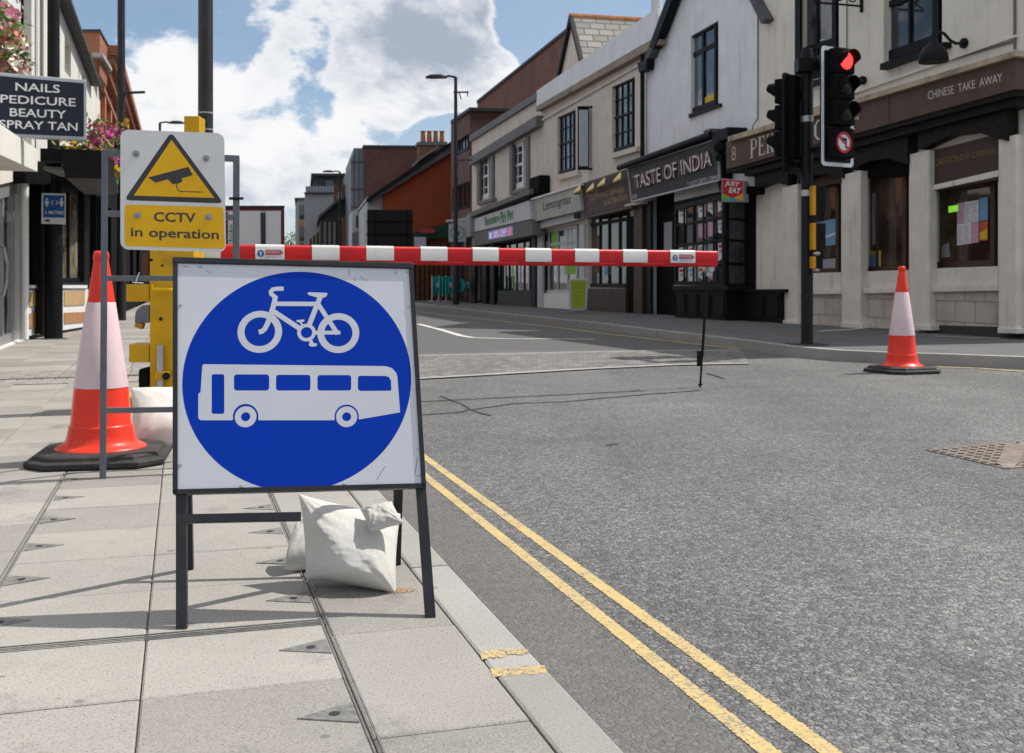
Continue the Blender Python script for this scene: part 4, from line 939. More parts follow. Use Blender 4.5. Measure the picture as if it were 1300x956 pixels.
led = slabpart(FT, [(619.5, 294.5), (650.5, 286.8), (651, 299), (620, 304.5)], 0.47, 0.46, mat('led_purple', (0.05, 0.04, 0.12), 0.4, emit=(0.16, 0.14, 0.32), estr=0.6), 'led_panel', T)
text_on(FT, '30% OFF', [(626, 294), (642.5, 290), (642.8, 299), (626.2, 302)], 0.474, mat('led_text', (0.6, 0.4, 0.6), emit=(0.75, 0.5, 0.72), estr=0.5), led)
poster(FT, [(645, 290), (648.5, 289), (648.5, 297.5), (645, 298.3)], 0.476, mat('led_red', (0.5, 0.1, 0.12), emit=(0.7, 0.14, 0.16), estr=0.5), led, 'led_symbol'); poster(FT, [(621.5, 296), (624, 295.4), (624, 302.5), (621.5, 303)], 0.476, mat('led_blue', (0.3, 0.35, 0.6), emit=(0.5, 0.55, 0.8), estr=0.5), led, 'led_symbol')
sh = shopglass(FT, oS, -0.16, G_DARK, T, M_BLACK, 7, 1, 0.12, 0.10, colpos=[.14, .26, .42, .55, .66, .78, .9])
poster(FT, [(612.5, 336), (619.5, 334.5), (619.5, 361), (612.5, 361.5)], -0.14, M_PINK, sh)
for i in range(7): poster(FT, [(640+i*5, 318-i), (641.6+i*5, 317.8-i), (641.6+i*5, 366), (640+i*5, 366)], -0.14, [M_PAPER, M_PRINT, M_LIME, M_PAPER, M_PRINT, M_REDP, M_PAPER][i], sh, 'blind')
slabpart(FT, [(632, 369), (674, 368), (674, 391), (632, 388)], 0.05, 0.0, M_GREYD, 'stall_riser', T)
for x in (598, 612, 622, 674.5): slabpart(FT, [(x, 312-(x-600)*.17), (x+5, 311-(x-600)*.17), (x+5, 392), (x, 390)], 0.12, 0.0, M_BLACK, 'pilaster', T)

# long red brick upper storey set back behind the parapets
FB = Plane.upright(FT.p-FT.n*3.2, 318)
M_BRK = brick('red_brick', (0.14, 0.048, 0.026), (0.235, 0.08, 0.042), (0.13, 0.10, 0.085), FB.d)
T = thing('brick_upper_storey', 'long windowless red brick wall rising behind the cream parapets', 'brick building', FB.pt(660, 360))
mb = MB(); FB.slab(mb, [(606, 300), (606, 130.5), (722, 36.5), (722, 300)], 0.0, -5.0); mb.build('wall', M_BRK, T)
slabpart(FB, [(605, 127.5), (722.5, 33), (722.5, 36.7), (605, 131)], 0.08, -5.1, M_GREYD, 'coping', T)
# cross gable with pale slates
FG = Plane.upright(FT.p-FT.n*1.6, 318); T = thing('slated_gable_roof', 'pale stone slated gable roof with orange ridge tiles behind the parapet', 'roof', FG.pt(727, 110))
A, B, C_ = FG.pt(711, 100), FG.pt(727.5, 22), FG.pt(745, 95); back = FG.n*-6.5
mb = MB(); mb.prism([A, B, C_], FG.n*-6.2); mb.build('gable', M_CREAM2, T)
def mat_slates():
    m = bpy.data.materials.new('stone_slates'); m.use_nodes = True; k = NT(m.node_tree); b = m.node_tree.nodes['Principled BSDF']
    pos = k.n('ShaderNodeNewGeometry').outputs['Position']
    sp = k.n('ShaderNodeSeparateXYZ'); k.l(pos, sp.inputs[0]); cb = k.n('ShaderNodeCombineXYZ')
    k.l(k.vmath('DOT_PRODUCT', pos, tuple(FG.n)), cb.inputs[0]); k.l(sp.outputs[2], cb.inputs[1])
    br = k.n('ShaderNodeTexBrick'); k.l(cb.outputs[0], br.inputs['Vector']); br.inputs['Scale'].default_value = 1
    br.inputs['Brick Width'].default_value = 0.55; br.inputs['Row Height'].default_value = 0.26; br.inputs['Mortar Size'].default_value = 0.022
    br.inputs['Color1'].default_value = (0.21, 0.20, 0.187, 1); br.inputs['Color2'].default_value = (0.32, 0.30, 0.275, 1); br.inputs['Mortar'].default_value = (0.10, 0.09, 0.08, 1)
    k.l(k.mix(k.maprange(k.noise(pos, 3, 5, .6), .5, .7, 0, .4), br.outputs['Color'], (0.22, 0.17, 0.13)), b.inputs['Base Color']); b.inputs['Roughness'].default_value = .85
    bn = k.n('ShaderNodeBump'); bn.invert = True; bn.inputs['Distance'].default_value = 0.03; k.l(br.outputs['Fac'], bn.inputs['Height']); k.l(bn.outputs[0], b.inputs['Normal']); return m
M_SLT = mat_slates()
for e, nm in ((C_, 'slates'), (A, 'slates')):
    dn = (e-B).normalized(); e2 = e+dn*0.9; nn = dn.cross(FG.n).normalized(); nn = nn if nn.z > 0 else -nn
    mb = MB(); q = [B+FG.n*0.12, e2+FG.n*0.12, e2+back, B+back]; mb.prism([p+nn*0.05 for p in q], -nn*0.045); mb.build(nm, M_SLT, T)
    mb = MB(); mb.bar(B, e2, 0.16, FG.n, 0.02, 0.15); mb.build('bargeboard', M_BLACK, T)
mb = MB(); mb.tube([B+FG.n*0.14+V((0, 0, .05)), B+back+V((0, 0, .05))], 0.10, 8); mb.build('ridge_tiles', mat('orange_ridge', (0.34, 0.15, 0.07), .85, var=.35, vscale=5), T)
# brick stack and pale flue beside the gable
SP = Plane.upright(FT.p-FT.n*1.2, 318); T = thing('chimney_stack', 'brick chimney stack with a grey metal flue at the end of the grey parapet', 'chimney', SP.pt(832, 40))
mb = MB(); SP.slab(mb, [(824, 30), (842, 10), (848, 70), (826, 80)], 0.0, -0.7); mb.build('stack', M_BRK, T); mb = MB(); mb.cyl(SP.pt(833, 18, -.3), SP.pt(833, -6, -.3), 0.15); mb.build('flue', M_GREYW, T)

# ------------------------------------------------ further along the right-hand side
def facing_block(name, label, cat, Y, poly, depth, m, vp=None, part='wall'):
    """a building front turned towards us, standing at distance Y"""
    pl = Plane((0, Y, 0), (0.19, -1, 0)); c = pl.pt((poly[0][0]+poly[-1][0])/2, 380)
    t = thing(name, label, cat, (c.x, c.y, zg(Y))); mb = MB(); pl.slab(mb, poly, 0.0, -depth); mb.build(part, m, t); return t, pl
# brown brick block with window strips, on the building line
FM = Plane.upright(FT.p+FT.n*0.1, 318)
M_BRKD = brick('brown_brick', (0.105, 0.050, 0.036), (0.15, 0.07, 0.05), (0.12, 0.10, 0.09), FM.d)
T = thing('brown_brick_block', 'brown brick block with dark strip windows beside the street lamp', 'building', FM.pt(585, 382))
s1, s2 = [(574, 189), (596, 175), (596, 196), (574, 207)], [(574, 238), (596, 230), (596, 264), (574, 269)]
s1 = [(576, 182), (595.5, 169), (595.5, 190), (576, 200)]
wall(FM, [(572.5, 384), (572.5, 157), (596.2, 140), (596.2, 388)], [s1, s2, [(573.5, 306), (595, 300), (595, 386), (573.5, 383)]], reveal=.3, depth=8).build('wall', M_BRKD, T)
slabpart(FM, [(572, 153), (596.2, 136), (596.2, 140), (572, 157)], .12, -8, M_GREYD, 'coping', T)
window(T, FM, s1, -.2, M_BLACK, G_SKY, 5, 1, .15, .15); window(T, FM, s2, -.2, M_BLACK, G_DARK, 4, 1, .15, .15); window(T, FM, [(573.5, 306), (595, 300), (595, 386), (573.5, 383)], -.25, M_BLACK, G_DARK, 3, 1, .2, .15, 'shop_window')
slabpart(FM, [(571, 286), (597, 272), (597, 300), (571, 304)], .5, 0, mat('pale_awning', (.26, .26, .25), .7), 'awning', T)
# the rust coloured gable
T, PL6 = facing_block('rust_gable_house', 'rust orange rendered gable wall with a long dark roof slope behind the black board', 'house', 60, [(487, 398), (487, 246), (571, 191), (590, 182), (590, 398)], 12, mat('rust_render', (0.25, 0.050, 0.018), 0.9, var=.12, vscale=.8, grime=.3, gcol=(.10, .03, .012), gscale=.5))
mb = MB(); PL6.slab(mb, [(466, 253), (574, 179), (592, 168), (592, 182), (487, 246.5), (470, 258)], .35, -12.2); mb.build('roof', M_SLATE, T)
slabpart(PL6, [(465, 252), (575, 178), (575, 182), (466, 257)], .5, .36, M_BLACK, 'bargeboard', T); slabpart(PL6, [(466, 250), (487, 246), (487, 398), (466, 398)], -.6, -11, M_GREYW, 'side_wall', T)
slabpart(PL6, [(530, 202), (556, 184.5), (557, 187), (531, 205)], .1, -3, M_GREYM, 'roof_light', T)
slabpart(PL6, [(524, 296), (571, 282), (592, 276), (592, 300), (524, 304)], .6, 0, mat('dark_green_canopy', (.015, .05, .03), .7), 'canopy', T)
slabpart(PL6, [(522, 304), (592, 300), (592, 384), (522, 384)], .2, 0, mat('timber_front', (.14, .055, .02), .7, var=.4, vscale=2.5), 'timber_front', T)
for x in range(526, 572, 6): slabpart(PL6, [(x, 335), (x+1.6, 335), (x+1.6, 382), (x, 382)], .27, .2, M_DKWOOD, 'slat_post', T)
slabpart(PL6, [(526, 301), (541, 301), (541, 316), (526, 316)], .7, .62, M_GREYW, 'menu_board', T)
mb = MB(); mb.add(circ(PL6, (543, 293), .5, 24, .75), [tuple(range(24))]); 
mb = MB(); c = PL6.pt(543, 293, .7); mb.loft([[c+V((.45*math.cos(a*math.pi/12), d_, .14*math.sin(a*math.pi/12))) for a in range(24)] for d_ in (0, -.05)]); mb.build('oval_sign', mat('red_oval', (.30, .03, .035), .5), T)
c0 = PL6.pt(548, 186, -2.0); T = thing('chimney_with_four_pots', 'brick chimney with four orange pots above the rust gable', 'chimney', c0)
mb = MB(); PL6.slab(mb, [(532, 181), (566, 181), (566, 212), (532, 222)], -2, -3); mb.build('stack', M_BRK, T); slabpart(PL6, [(530, 180), (568, 180), (568, 184), (530, 184)], -1.9, -3.1, M_GREYM, 'stack_cap', T)
for x in (537, 545, 553, 561):
    mb = MB(); mb.lathe(PL6.pt(x, 180, -2.5), [(.15, 0), (.13, .3), (.12, .52), (.15, .55), (.15, .6)], 14); mb.build('chimney_pot', mat('terracotta', (.40, .13, .05), .8, var=.2), T, smooth=True)
# dark brick block with grey metal side
T, PL7 = facing_block('dark_brick_block', 'tall flat topped dark red brick block with a grey metal clad stair side', 'building', 75, [(462, 392), (462, 186), (560, 187), (560, 392)], 14, brick('dark_red_brick', (.085, .028, .02), (.12, .04, .028), (.09, .07, .06), (1, 0, 0)))
mb = MB(); PL7.slab(mb, [(445.5, 392), (445.5, 203), (449, 195), (449, 188), (461.7, 188), (461.7, 392)], -.3, -14); mb.build('metal_side', M_LEAD, T)
for y in (205, 240, 262): slabpart(PL7, [(445, y), (461.5, y), (461.5, y+.6), (445, y+.6)], -.22, -.3, M_GREYD, 'seam', T)
for x in (449.5, 455.5): slabpart(PL7, [(x, 190), (x+.5, 190), (x+.5, 388), (x, 388)], -.22, -.3, M_GREYD, 'seam', T)
slabpart(PL7, [(461, 184), (561, 185), (561, 188), (461, 187)], .1, -14.1, M_GREYD, 'coping', T)
# white and grey small fronts below it
T, PL = facing_block('white_shop_front', 'small white fronted shop below the grey metal stair side', 'shop building', 70, [(447, 392), (447, 268), (464, 262), (480, 262), (480, 392)], 5, M_GREYW)
slabpart(PL, [(447, 296), (466, 290), (466, 392), (447, 392)], .2, 0, M_LEAD, 'shop_window', T); slabpart(PL, [(452, 274), (457, 272), (457, 288), (452, 289)], .08, 0, G_DARK, 'window', T)
# grey modern block with roof terrace
T, PL8 = facing_block('grey_terrace_block', 'pale grey modern block with a glass balustraded roof terrace', 'building', 95, [(387, 392), (387, 244), (448, 244), (448, 392)], 14, mat('grey_cladding', (.29, .29, .31), .7, var=.05))
slabpart(PL8, [(396, 244), (399, 222), (448, 222), (448, 244)], -1.5, -12, mat('dark_cladding', (.12, .12, .13), .6), 'penthouse', T); slabpart(PL8, [(395, 220), (449, 220), (449, 223), (395, 223)], .3, -12.4, M_GREYD, 'roof', T)
slabpart(PL8, [(413, 229), (423, 229), (423, 243), (413, 243)], -1.4, -1.6, G_SKY, 'window', T)
for x in range(388, 426, 4): slabpart(PL8, [(x, 236), (x+.5, 236), (x+.5, 244), (x, 244)], .0, -.05, M_GREYD, 'baluster', T)
slabpart(PL8, [(388, 236.5), (426, 236.5), (426, 244), (388, 244)], -.06, -.09, mat('terrace_glass', (.30, .34, .36), .1), 'balustrade_glass', T); slabpart(PL8, [(386, 244), (426, 244), (426, 246), (386, 246)], .25, 0, M_GREYD, 'terrace_edge', T)
# row of little dark shops and cream arcade in front of it
FR = Plane.upright((-12.55, 82, 0), 400, (0, 0, 0))
T, PL9 = facing_block('dark_shop_terrace', 'low dark terrace with steep roof edge and brick chimneys in front of the grey block', 'building', 85, [(407, 392), (407, 272), (428, 254), (448, 244), (448, 392)], 10, mat('dark_timber_front', (.05, .045, .045), .8, var=.3, vscale=1))
for x in (411, 417, 423, 429): slabpart(PL9, [(x, 282), (x+3, 281), (x+3, 330), (x, 330)], .08, -.1, G_DARK, 'window', T)
slabpart(PL9, [(404, 274), (428, 253), (449, 243), (449, 247), (428, 257), (404, 278)], .4, -10.1, M_SLATE, 'roof', T)
for x0, x1 in ((424, 429), (434, 441)): slabpart(PL9, [(x0, 234), (x1, 234), (x1, 256), (x0, 258)], -1, -2, M_BRK, 'chimney', T)
slabpart(PL9, [(430, 276), (446, 274), (446, 392), (430, 392)], .3, 0, brick('terrace_brick', (.16, .07, .04), (.2, .09, .05), (.15, .12, .1), (1, 0, 0)), 'brick_front', T)
T, PL10 = facing_block('cream_arcade', 'low cream arcaded front with pale pilasters at the far bend', 'building', 88, [(391, 392), (391, 302), (411, 283), (411, 392)], 8, mat('cream_arcade_render', (.42, .38, .32), .9))
for x in (393, 397.5, 402, 406.5): slabpart(PL10, [(x, 304-(x-393)*.9), (x+2.5, 302-(x-393)*.9), (x+2.5, 392), (x, 392)], .05, -.1, M_GREYD, 'arch_opening', T)
T, PL11 = facing_block('far_apartment_block', 'narrow far apartment block with stacked dark windows and brown panels', 'building', 115, [(375, 392), (375, 260), (379, 252), (389, 252), (389, 392)], 12, mat('apartment_render', (.34, .31, .28), .8))
for y0, y1, m_ in ((260, 272, G_SKY), (273, 278, M_GREYD), (279, 287, mat('tan_panel', (.30, .18, .09), .7)), (288, 300, G_DARK), (301, 306, M_GREYD), (308, 318, G_DARK)): slabpart(PL11, [(380, y0), (388, y0), (388, y1), (380, y1)], .08, -.1, m_, 'window' if m_ in (G_SKY, G_DARK) else 'panel', T)
slabpart(PL11, [(374, 251), (390, 251), (390, 253), (374, 253)], .3, -12.1, M_GREYD, 'roof', T)

# ================================================================== BUILDINGS ON THE LEFT
M_SUNW = mat('white_stucco', (0.66, 0.64, 0.59), 0.9, var=0.05, vscale=1.5, bump=0.2, bscale=40, grime=0.25, gcol=(0.40, 0.36, 0.30), gscale=1.2, streak=True)
M_GREYST = mat('shade_and_plain_grey', (0.36, 0.35, 0.33), 0.9, var=0.06)
LA = Plane.upright(st(0, -2.1), 230, (0, 40, 0)); LB = Plane.upright(st(0, -1.95), 230, (0, 40, 0))
M_BRKO = brick('orange_brick', (0.42, 0.115, 0.04), (0.52, 0.16, 0.06), (0.34, 0.24, 0.17), LA.d)
# glass fronted nail bar nearest the camera
T = thing('nail_bar_building', 'glass fronted beauty shop with a white projecting fascia box at the left edge', 'shop building', LA.pt(20, 437))
wall(LA, [(-260, 560), (-260, -500), (22, -50), (22, 60), (31, 60), (31, 434)], [[(-150, 270), (27, 228), (27, 431), (-150, 505)]], reveal=.12, depth=7).build('wall', M_SUNW, T)
M_STL = mat('brushed_frame', (0.42, 0.43, 0.44), .35, .6, .1)
G_SHOP = glass('bright_shop_glass', (0.06, 0.07, 0.065), 0.02, 0.02)
w = shopglass(LA, [(-150, 270), (27, 228), (27, 431), (-150, 505)], -.1, G_SHOP, T, M_STL, 6, 1, .16, .10, colpos=[.3, .55, .74, .86, .93])
mb = MB(); q = [LA.pt(1, 313, -.02), LA.pt(5, 314, .02), LA.pt(9, 335, .04), LA.pt(8, 360, .04), LA.pt(4, 376, .0)]; mb.tube(q, .02, 8); mb.build('pull_handle', M_STL, w, smooth=True)
slabpart(LA, [(-200, 20), (47.5, 190), (47.5, 218), (-200, 105)], .55, 0, M_SUNW, 'fascia_box', T)
mb = MB(); mb.tube([LA.pt(31, 222, .10), LA.pt(31, 431, .10)], .055, 12); mb.build('drainpipe', M_WHITE, T, smooth=True)
slabpart(LA, [(24, 60), (24, -60), (40, -30), (40, 205), (24, 200)], -.06, -1.2, M_GREYST, 'stepped_return', T)  # the grey holds the shade on this white return
wn = window(T, LA, [(-20, -30), (20, 2), (20, 170), (-20, 130)], .03, M_WHITE, G_SKY, 2, 3, .14, .05)
# white stuccoed upper floors over the black shop
T = thing('white_stucco_building', 'sunlit white stucco building with a sloping parapet above the black shop front', 'building', LA.pt(80, 420))
h1, h2 = [(82, 37), (90, 59), (90, 100), (82, 90)], [(103.8, 90), (107, 97), (107, 120), (103.8, 117)]
wall(LA, [(40, 210), (40, -140), (90, 2), (127, 107), (127, 215)], [h1, h2], reveal=.35, depth=7).build('wall', M_SUNW, T)
for h in (h1, h2): window(T, LA, h, -.3, M_WHITE, G_SKY, 1, 2, .1, .05)
slabpart(LA, [(36, -160), (88, -10), (90.5, -2), (128, 106), (128, 110), (90, 2.5), (36, -150)], .22, -7, M_GREYD, 'parapet_cap', T)
slabpart(LA, [(40, 205), (40, -140), (55, -95), (55, 208)], .10, 0, M_SUNW, 'corner_pilaster', T)
mb = MB(); mb.tube([LA.pt(53, -90, .16), LA.pt(53, 100, .16)], .03, 8); mb.build('cable', M_GREYST, T)
# black shop front beneath, standing forward
LC = Plane.three((-6.83, 15.5, 0), (-7.44, 19.3, 0), (-7.44, 19.3, 3), V((5, 18, 1)))
T = thing('mirrored_shop', 'black timber shop front with tall mirrored panes above white and tan plinth tiles', 'shop front', LC.pt(70, 424))
M_TILET = mat('tan_tile', (.46, .31, .16), .5, var=.15, vscale=8); M_TILEO = mat('rust_tile', (.38, .19, .09), .5, var=.2, vscale=8)
sh1, sh2 = [(36, 236), (48, 237), (48, 360), (36, 360)], [(58, 236), (107, 240), (107, 358), (58, 360)]
wall(LC, [(32, 432), (32, 205), (112, 212), (112, 418)], [sh1, sh2], reveal=.15, depth=3).build('wall', M_BLACK, T)
for q, nc in ((sh1, 1), (sh2, 2)):
    shopglass(LC, q, -.12, glass('bronze_mirror_glass', (.10, .085, .06), .03, .03), T, M_BLACK, nc, 1, .08, .10)
slabpart(LC, [(33, 362), (111, 362), (111, 366), (33, 366)], .06, 0, M_WHITE, 'sill', T)
slabpart(LC, [(32.5, 368), (112, 367), (112, 414), (32.5, 427)], .03, 0, M_WHITE, 'plinth', T)
for (poly, m_) in (([(35, 371), (45, 371), (45, 389), (35, 389)], M_TILET), ([(82, 370), (108, 369), (108, 387), (82, 388)], M_TILET), ([(58, 371), (78, 370), (78, 388), (58, 389)], M_TILET), ([(36, 398), (46, 397), (46, 415), (36, 417)], M_TILEO), ([(82, 397), (108, 396), (108, 409), (82, 411)], M_TILEO), ([(58, 398), (78, 397), (78, 411), (58, 413)], M_TILEO)):
    slabpart(LC, poly, .045, .02, m_, 'tile', T)
slabpart(LC, [(31, 203), (113, 210), (113, 236), (31, 233)], .28, 0, M_BLACKM, 'fascia', T)
for i, x in enumerate((44, 52, 78, 83)): text_on(LC, 'F8AB'[i] if False else 'I', [(x, 176+8), (x+3, 184.3), (x+3, 192), (x, 192)], .3, M_GOLD, T, 'gilt_ornament') if i < 0 else None
slabpart(LC, [(54, 232), (58, 232), (58, 424), (54, 424)], .14, 0, M_BLACK, 'pilaster', T)
# next black fronts, further down the street
LD = Plane.upright((-7.5, 19.4, 0), 230, (0, 40, 0))
T = thing('dark_shop_row', 'row of black shop fronts with narrow bright panes behind the left cone', 'shop front', LD.pt(150, 397))
ho = [[(114, 238), (122, 244), (122, 352), (114, 356)], [(126, 262), (131, 264), (131, 358), (126, 360)], [(137, 262), (141, 265), (141, 380), (137, 381)], [(152, 290), (160, 295), (160, 372), (152, 373)], [(165, 300), (169, 302), (169, 372), (165, 373)], [(173, 305), (177, 307), (177, 368), (173, 369)]]
wall(LD, [(112, 420), (112, 186), (196, 290), (196, 376)], ho, reveal=.2, depth=3).build('wall', M_BLACKM, T)
for i, q in enumerate(ho): shopglass(LD, q, -.15, G_SKY if i % 2 else G_SHOP, T, M_BLACK, 1, 2, .10, .08, rowpos=[.3])
slabpart(LD, [(108, 190), (150, 232), (150, 246), (108, 206)], .5, 0, M_BLACK, 'canopy', T)
slabpart(LD, [(113, 213), (128, 223), (128, 226), (113, 217)], .52, 0, M_GREYM, 'cornice', T)
slabpart(LD, [(133, 250), (137, 253), (137, 404), (133, 405)], .15, 0, M_BLACK, 'pilaster', T)
HB = Plane((0, LD.pt(147, 230).y-.5, 0), (0, -1, 0)); T = thing('hanging_board', 'small black hanging shop board behind the CCTV sign frame', 'shop sign', HB.pt(148, 244))
mb = MB(); mb.prism(HB.pts([(141.5, 219), (158, 219), (158, 243), (141.5, 243)]), (0, .08, 0)); mb.build('board', M_BLACK, T); text_on(HB, 'WI', [(145, 226.5), (152, 226.5), (152, 231), (145, 231)], .004, M_GREYW, T); text_on(HB, 'TH', [(145.5, 232), (151, 232), (151, 234), (145.5, 234)], .004, M_GREYST, T)
mb = MB(); mb.tube([HB.pt(134, 217), HB.pt(158, 217)], .03); mb.build('bracket', M_BLACK, T)
# orange brick building
T = thing('orange_brick_building', 'sunlit orange brick building with a deep corbelled cornice and arched windows', 'brick building', LB.pt(150, 400))
def arch(x0, x1, yt, yb, n=6):
    yc = yt+(x1-x0)*1.4; return [(x0, yb), (x0, yc)]+[(x0+(x1-x0)*(.5-.5*math.cos(math.pi*i/n)), yc-(yc-yt)*math.sin(math.pi*i/n)) for i in range(1, n)]+[(x1, yc+2), (x1, yb+1)]
hs = [arch(136, 140.5, 147, 182), arch(147, 150.5, 163, 192), arch(158.5, 161.5, 178, 202), arch(168, 170.5, 192, 212)]
wall(LA, [(127, 300), (127, 70), (186, 233.8), (186, 300)], hs, reveal=.3, depth=8).build('wall', M_BRKO, T)
for h in hs:
    x0, x1 = h[0][0], h[-1][0]; ys = min(p[1] for p in h)
    window(T, LA, [(x0, ys+1), (x1, ys+3), (x1, h[-1][1]), (x0, h[0][1])], -.25, M_WHITE, G_DARK, 1, 2, .1, .06)
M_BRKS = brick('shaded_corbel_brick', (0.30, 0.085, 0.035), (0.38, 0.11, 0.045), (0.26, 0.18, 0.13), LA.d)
SB0, SB1 = 31.3, 66
for z0, z1, o_ in ((6.86, 7.12, .55), (6.62, 6.855, .42), (6.34, 6.615, .28), (5.95, 6.08, .14)):
    mb = MB(); a, b = st(SB0-o_*.6, -2.1+o_, z0), st(SB1, -2.1+o_, z0); c_, d_ = st(SB1, -2.4, z0), st(SB0-o_*.6, -2.9, z0); mb.prism([a, b, c_, d_], (0, 0, z1-z0)); mb.build('cornice', M_BRKS, T)
for i in range(11):
    s_ = SB0+.6+i*2.6; mb = MB(); mb.prism([st(s_, -2.1, 3.0), st(s_, -1.98, 3.0), st(s_+.5, -1.98, 3.0), st(s_+.5, -2.1, 3.0)], (0, 0, 3.3)); mb.build('pier', M_BRKO, T)
CH = Plane((0, 29.9, 0), V((.25, -1, 0))); T2 = thing('orange_brick_stack', 'square orange brick chimney stack rising above the white parapet', 'chimney', CH.pt(118, 80))
mb = MB(); mb.prism(CH.pts([(104, 95), (104, 40), (126.5, 40), (126.5, 95)]), CH.n*-1.6); mb.build('stack', brick('stack_brick', (.30, .085, .035), (.38, .11, .045), (.24, .17, .12), (1, .2, 0)), T2)
mb = MB(); mb.prism(CH.pts([(103, 40), (103, 37), (127.6, 37), (127.6, 40)], .06), CH.n*-1.75); mb.build('stack_cap', M_GREYD, T2)
mb = MB(); mb.prism(CH.pts([(117, 72), (117, 67), (131, 67), (131, 72)], .3), CH.n*-2.0); mb.build('stone_band', M_GREYST, T2)

# projecting black sign of the nail bar
NP_ = Plane.three(P(0, 92, 11.0), P(110, 102, 11.5), P(110, 176, 11.5)); 
T = thing('nail_bar_sign', 'black projecting sign with silver edge reading NAILS PEDICURE BEAUTY SPRAY TAN', 'shop sign', NP_.pt(55, 176))
mb = MB(); mb.prism(NP_.pts([(-40, 88.5), (110, 101.5), (110, 177.5), (-40, 172)]), NP_.n*-.12); mb.build('sign_case', M_STL, T, bevel=.006)
mb = MB(); mb.prism(NP_.pts([(-38, 93), (106.5, 105.8), (106.5, 173.5), (-38, 167.5)], .006), NP_.n*-.004); o = mb.build('face', mat('navy_face', (.010, .013, .024), .35), T)
M_SILV = mat('silver_lettering', (.55, .56, .58), .4)
def lt(s_, x0, x1, y, h, sl=.04):
    text_on(NP_, s_, [(x0, y+sl*x0), (x1, y+sl*x1), (x1, y+h+sl*x1), (x0, y+h+sl*x0)], .009, M_SILV, o, bold=.012)
lt('NAILS', 19.5, 76, 103.5, 10.5, .055); lt('PEDICURE', 0.5, 96, 120, 10.5, .05); lt('BEAUTY', 12.5, 84, 136.5, 10.5, .045); lt('SPRAY TAN', -1, 98.5, 152, 10.5, .04)
mb = MB(); mb.box(NP_.pt(-42, 120, -.06), (.2, .08, .08)); mb.build('wall_bracket', M_BLACK, T)
# flower displays
M_LEAF = [mat('leaf_mid', (.06, .13, .025), .6, var=.3), mat('leaf_light', (.16, .22, .05), .6, var=.3)]
PET = [mat('petal_white', (.72, .66, .56), .6), mat('petal_pink', (.62, .22, .32), .6), mat('petal_magenta', (.45, .04, .22), .6), mat('petal_yellow', (.65, .42, .03), .6), mat('petal_coral', (.60, .20, .14), .6), mat('petal_red', (.45, .02, .03), .6)]
def flowers(name, label, c, size, axis, n, petals, planter, seed):
    r = random.Random(seed); t = thing(name, label, 'flowers', c, 'flower displays on the left shop fronts'); ax = V(axis).normalized(); ox = V((ax.y, -ax.x, 0))
    mb = MB(); cl = {}
    heads = [(r.gauss(0, .42), r.gauss(0, .4), r.gauss(0, .36), r.random()) for _ in range(max(12, n//38))]
    for i in range(n):
        leaf = r.random() < .45
        if leaf: u, v, w_, f = r.gauss(0, .42), r.gauss(0, .42), r.gauss(0, .36), 0
        else: u, v, w_, f = r.choice(heads); u += r.gauss(0, .06)/size[0]; v += r.gauss(0, .05)/size[1]; w_ += r.gauss(0, .05)/size[2]
        if abs(u) > .95 or abs(v) > .95 or abs(w_) > .8: continue
        p = V(c)+ax*(u*size[0])+ox*(v*size[1])+V((0, 0, w_*size[2]-.12*size[2]*(u*u+v*v)))
        a = V((r.gauss(0, 1), r.gauss(0, 1), r.gauss(0, 1))).normalized(); b = a.cross(V((r.gauss(0, 1), r.gauss(0, 1), r.gauss(0, 1)))).normalized()
        if leaf:
            s = r.uniform(.03, .06); k = 'L%d' % r.randint(0, 1); cl.setdefault(k, MB()).quad(p-a*s, p+b*s*.4, p+a*s, p-b*s*.4)
        else:
            s = r.uniform(.022, .036); k = petals[min(len(petals)-1, int(f*len(petals)))]
            cl.setdefault(k, MB()).quad(*[p+(a*math.cos(q*math.pi/3)+b*math.sin(q*math.pi/3))*s for q in range(6)])
    lf = None
    for k in ('L0', 'L1'):
        if k in cl: cl[k].build('foliage', M_LEAF[int(k[1])], t)
    for k, m_ in cl.items():
        if not isinstance(k, str): m_.build('blossom', PET[k], t)
    if planter:
        mb = MB(); mb.loft([[V(c)+ax*(a*size[0]*f)+ox*(b*size[1]*.6*f)+V((0, 0, z)) for a, b in ((-1, -1), (1, -1), (1, 1), (-1, 1))] for z, f in ((-size[2]*.95, .7), (-size[2]*.35, .85))]); mb.build('planter', M_BLACK, t)
    return t
flowers('flower_garland', 'garland of white and pink flowers climbing the wall above the nail bar sign', LA.pt(6, 62, .3), (.9, .3, .55), LA.d-V((0, 0, .5)), 1500, [1, 4, 0, 0, 4, 0], False, 3)
flowers('flower_basket', 'trailing basket of yellow and magenta flowers on the black shop canopy', LD.pt(118, 190, .5), (1.9, .5, .52), LD.d, 1500, [2, 2, 3, 3, 1, 2], True, 4)
flowers('window_box', 'small box of magenta and red flowers half hidden behind the CCTV sign', LD.pt(146, 180, .4), (1.5, .4, .35), LD.d, 700, [2, 1, 5], True, 5)

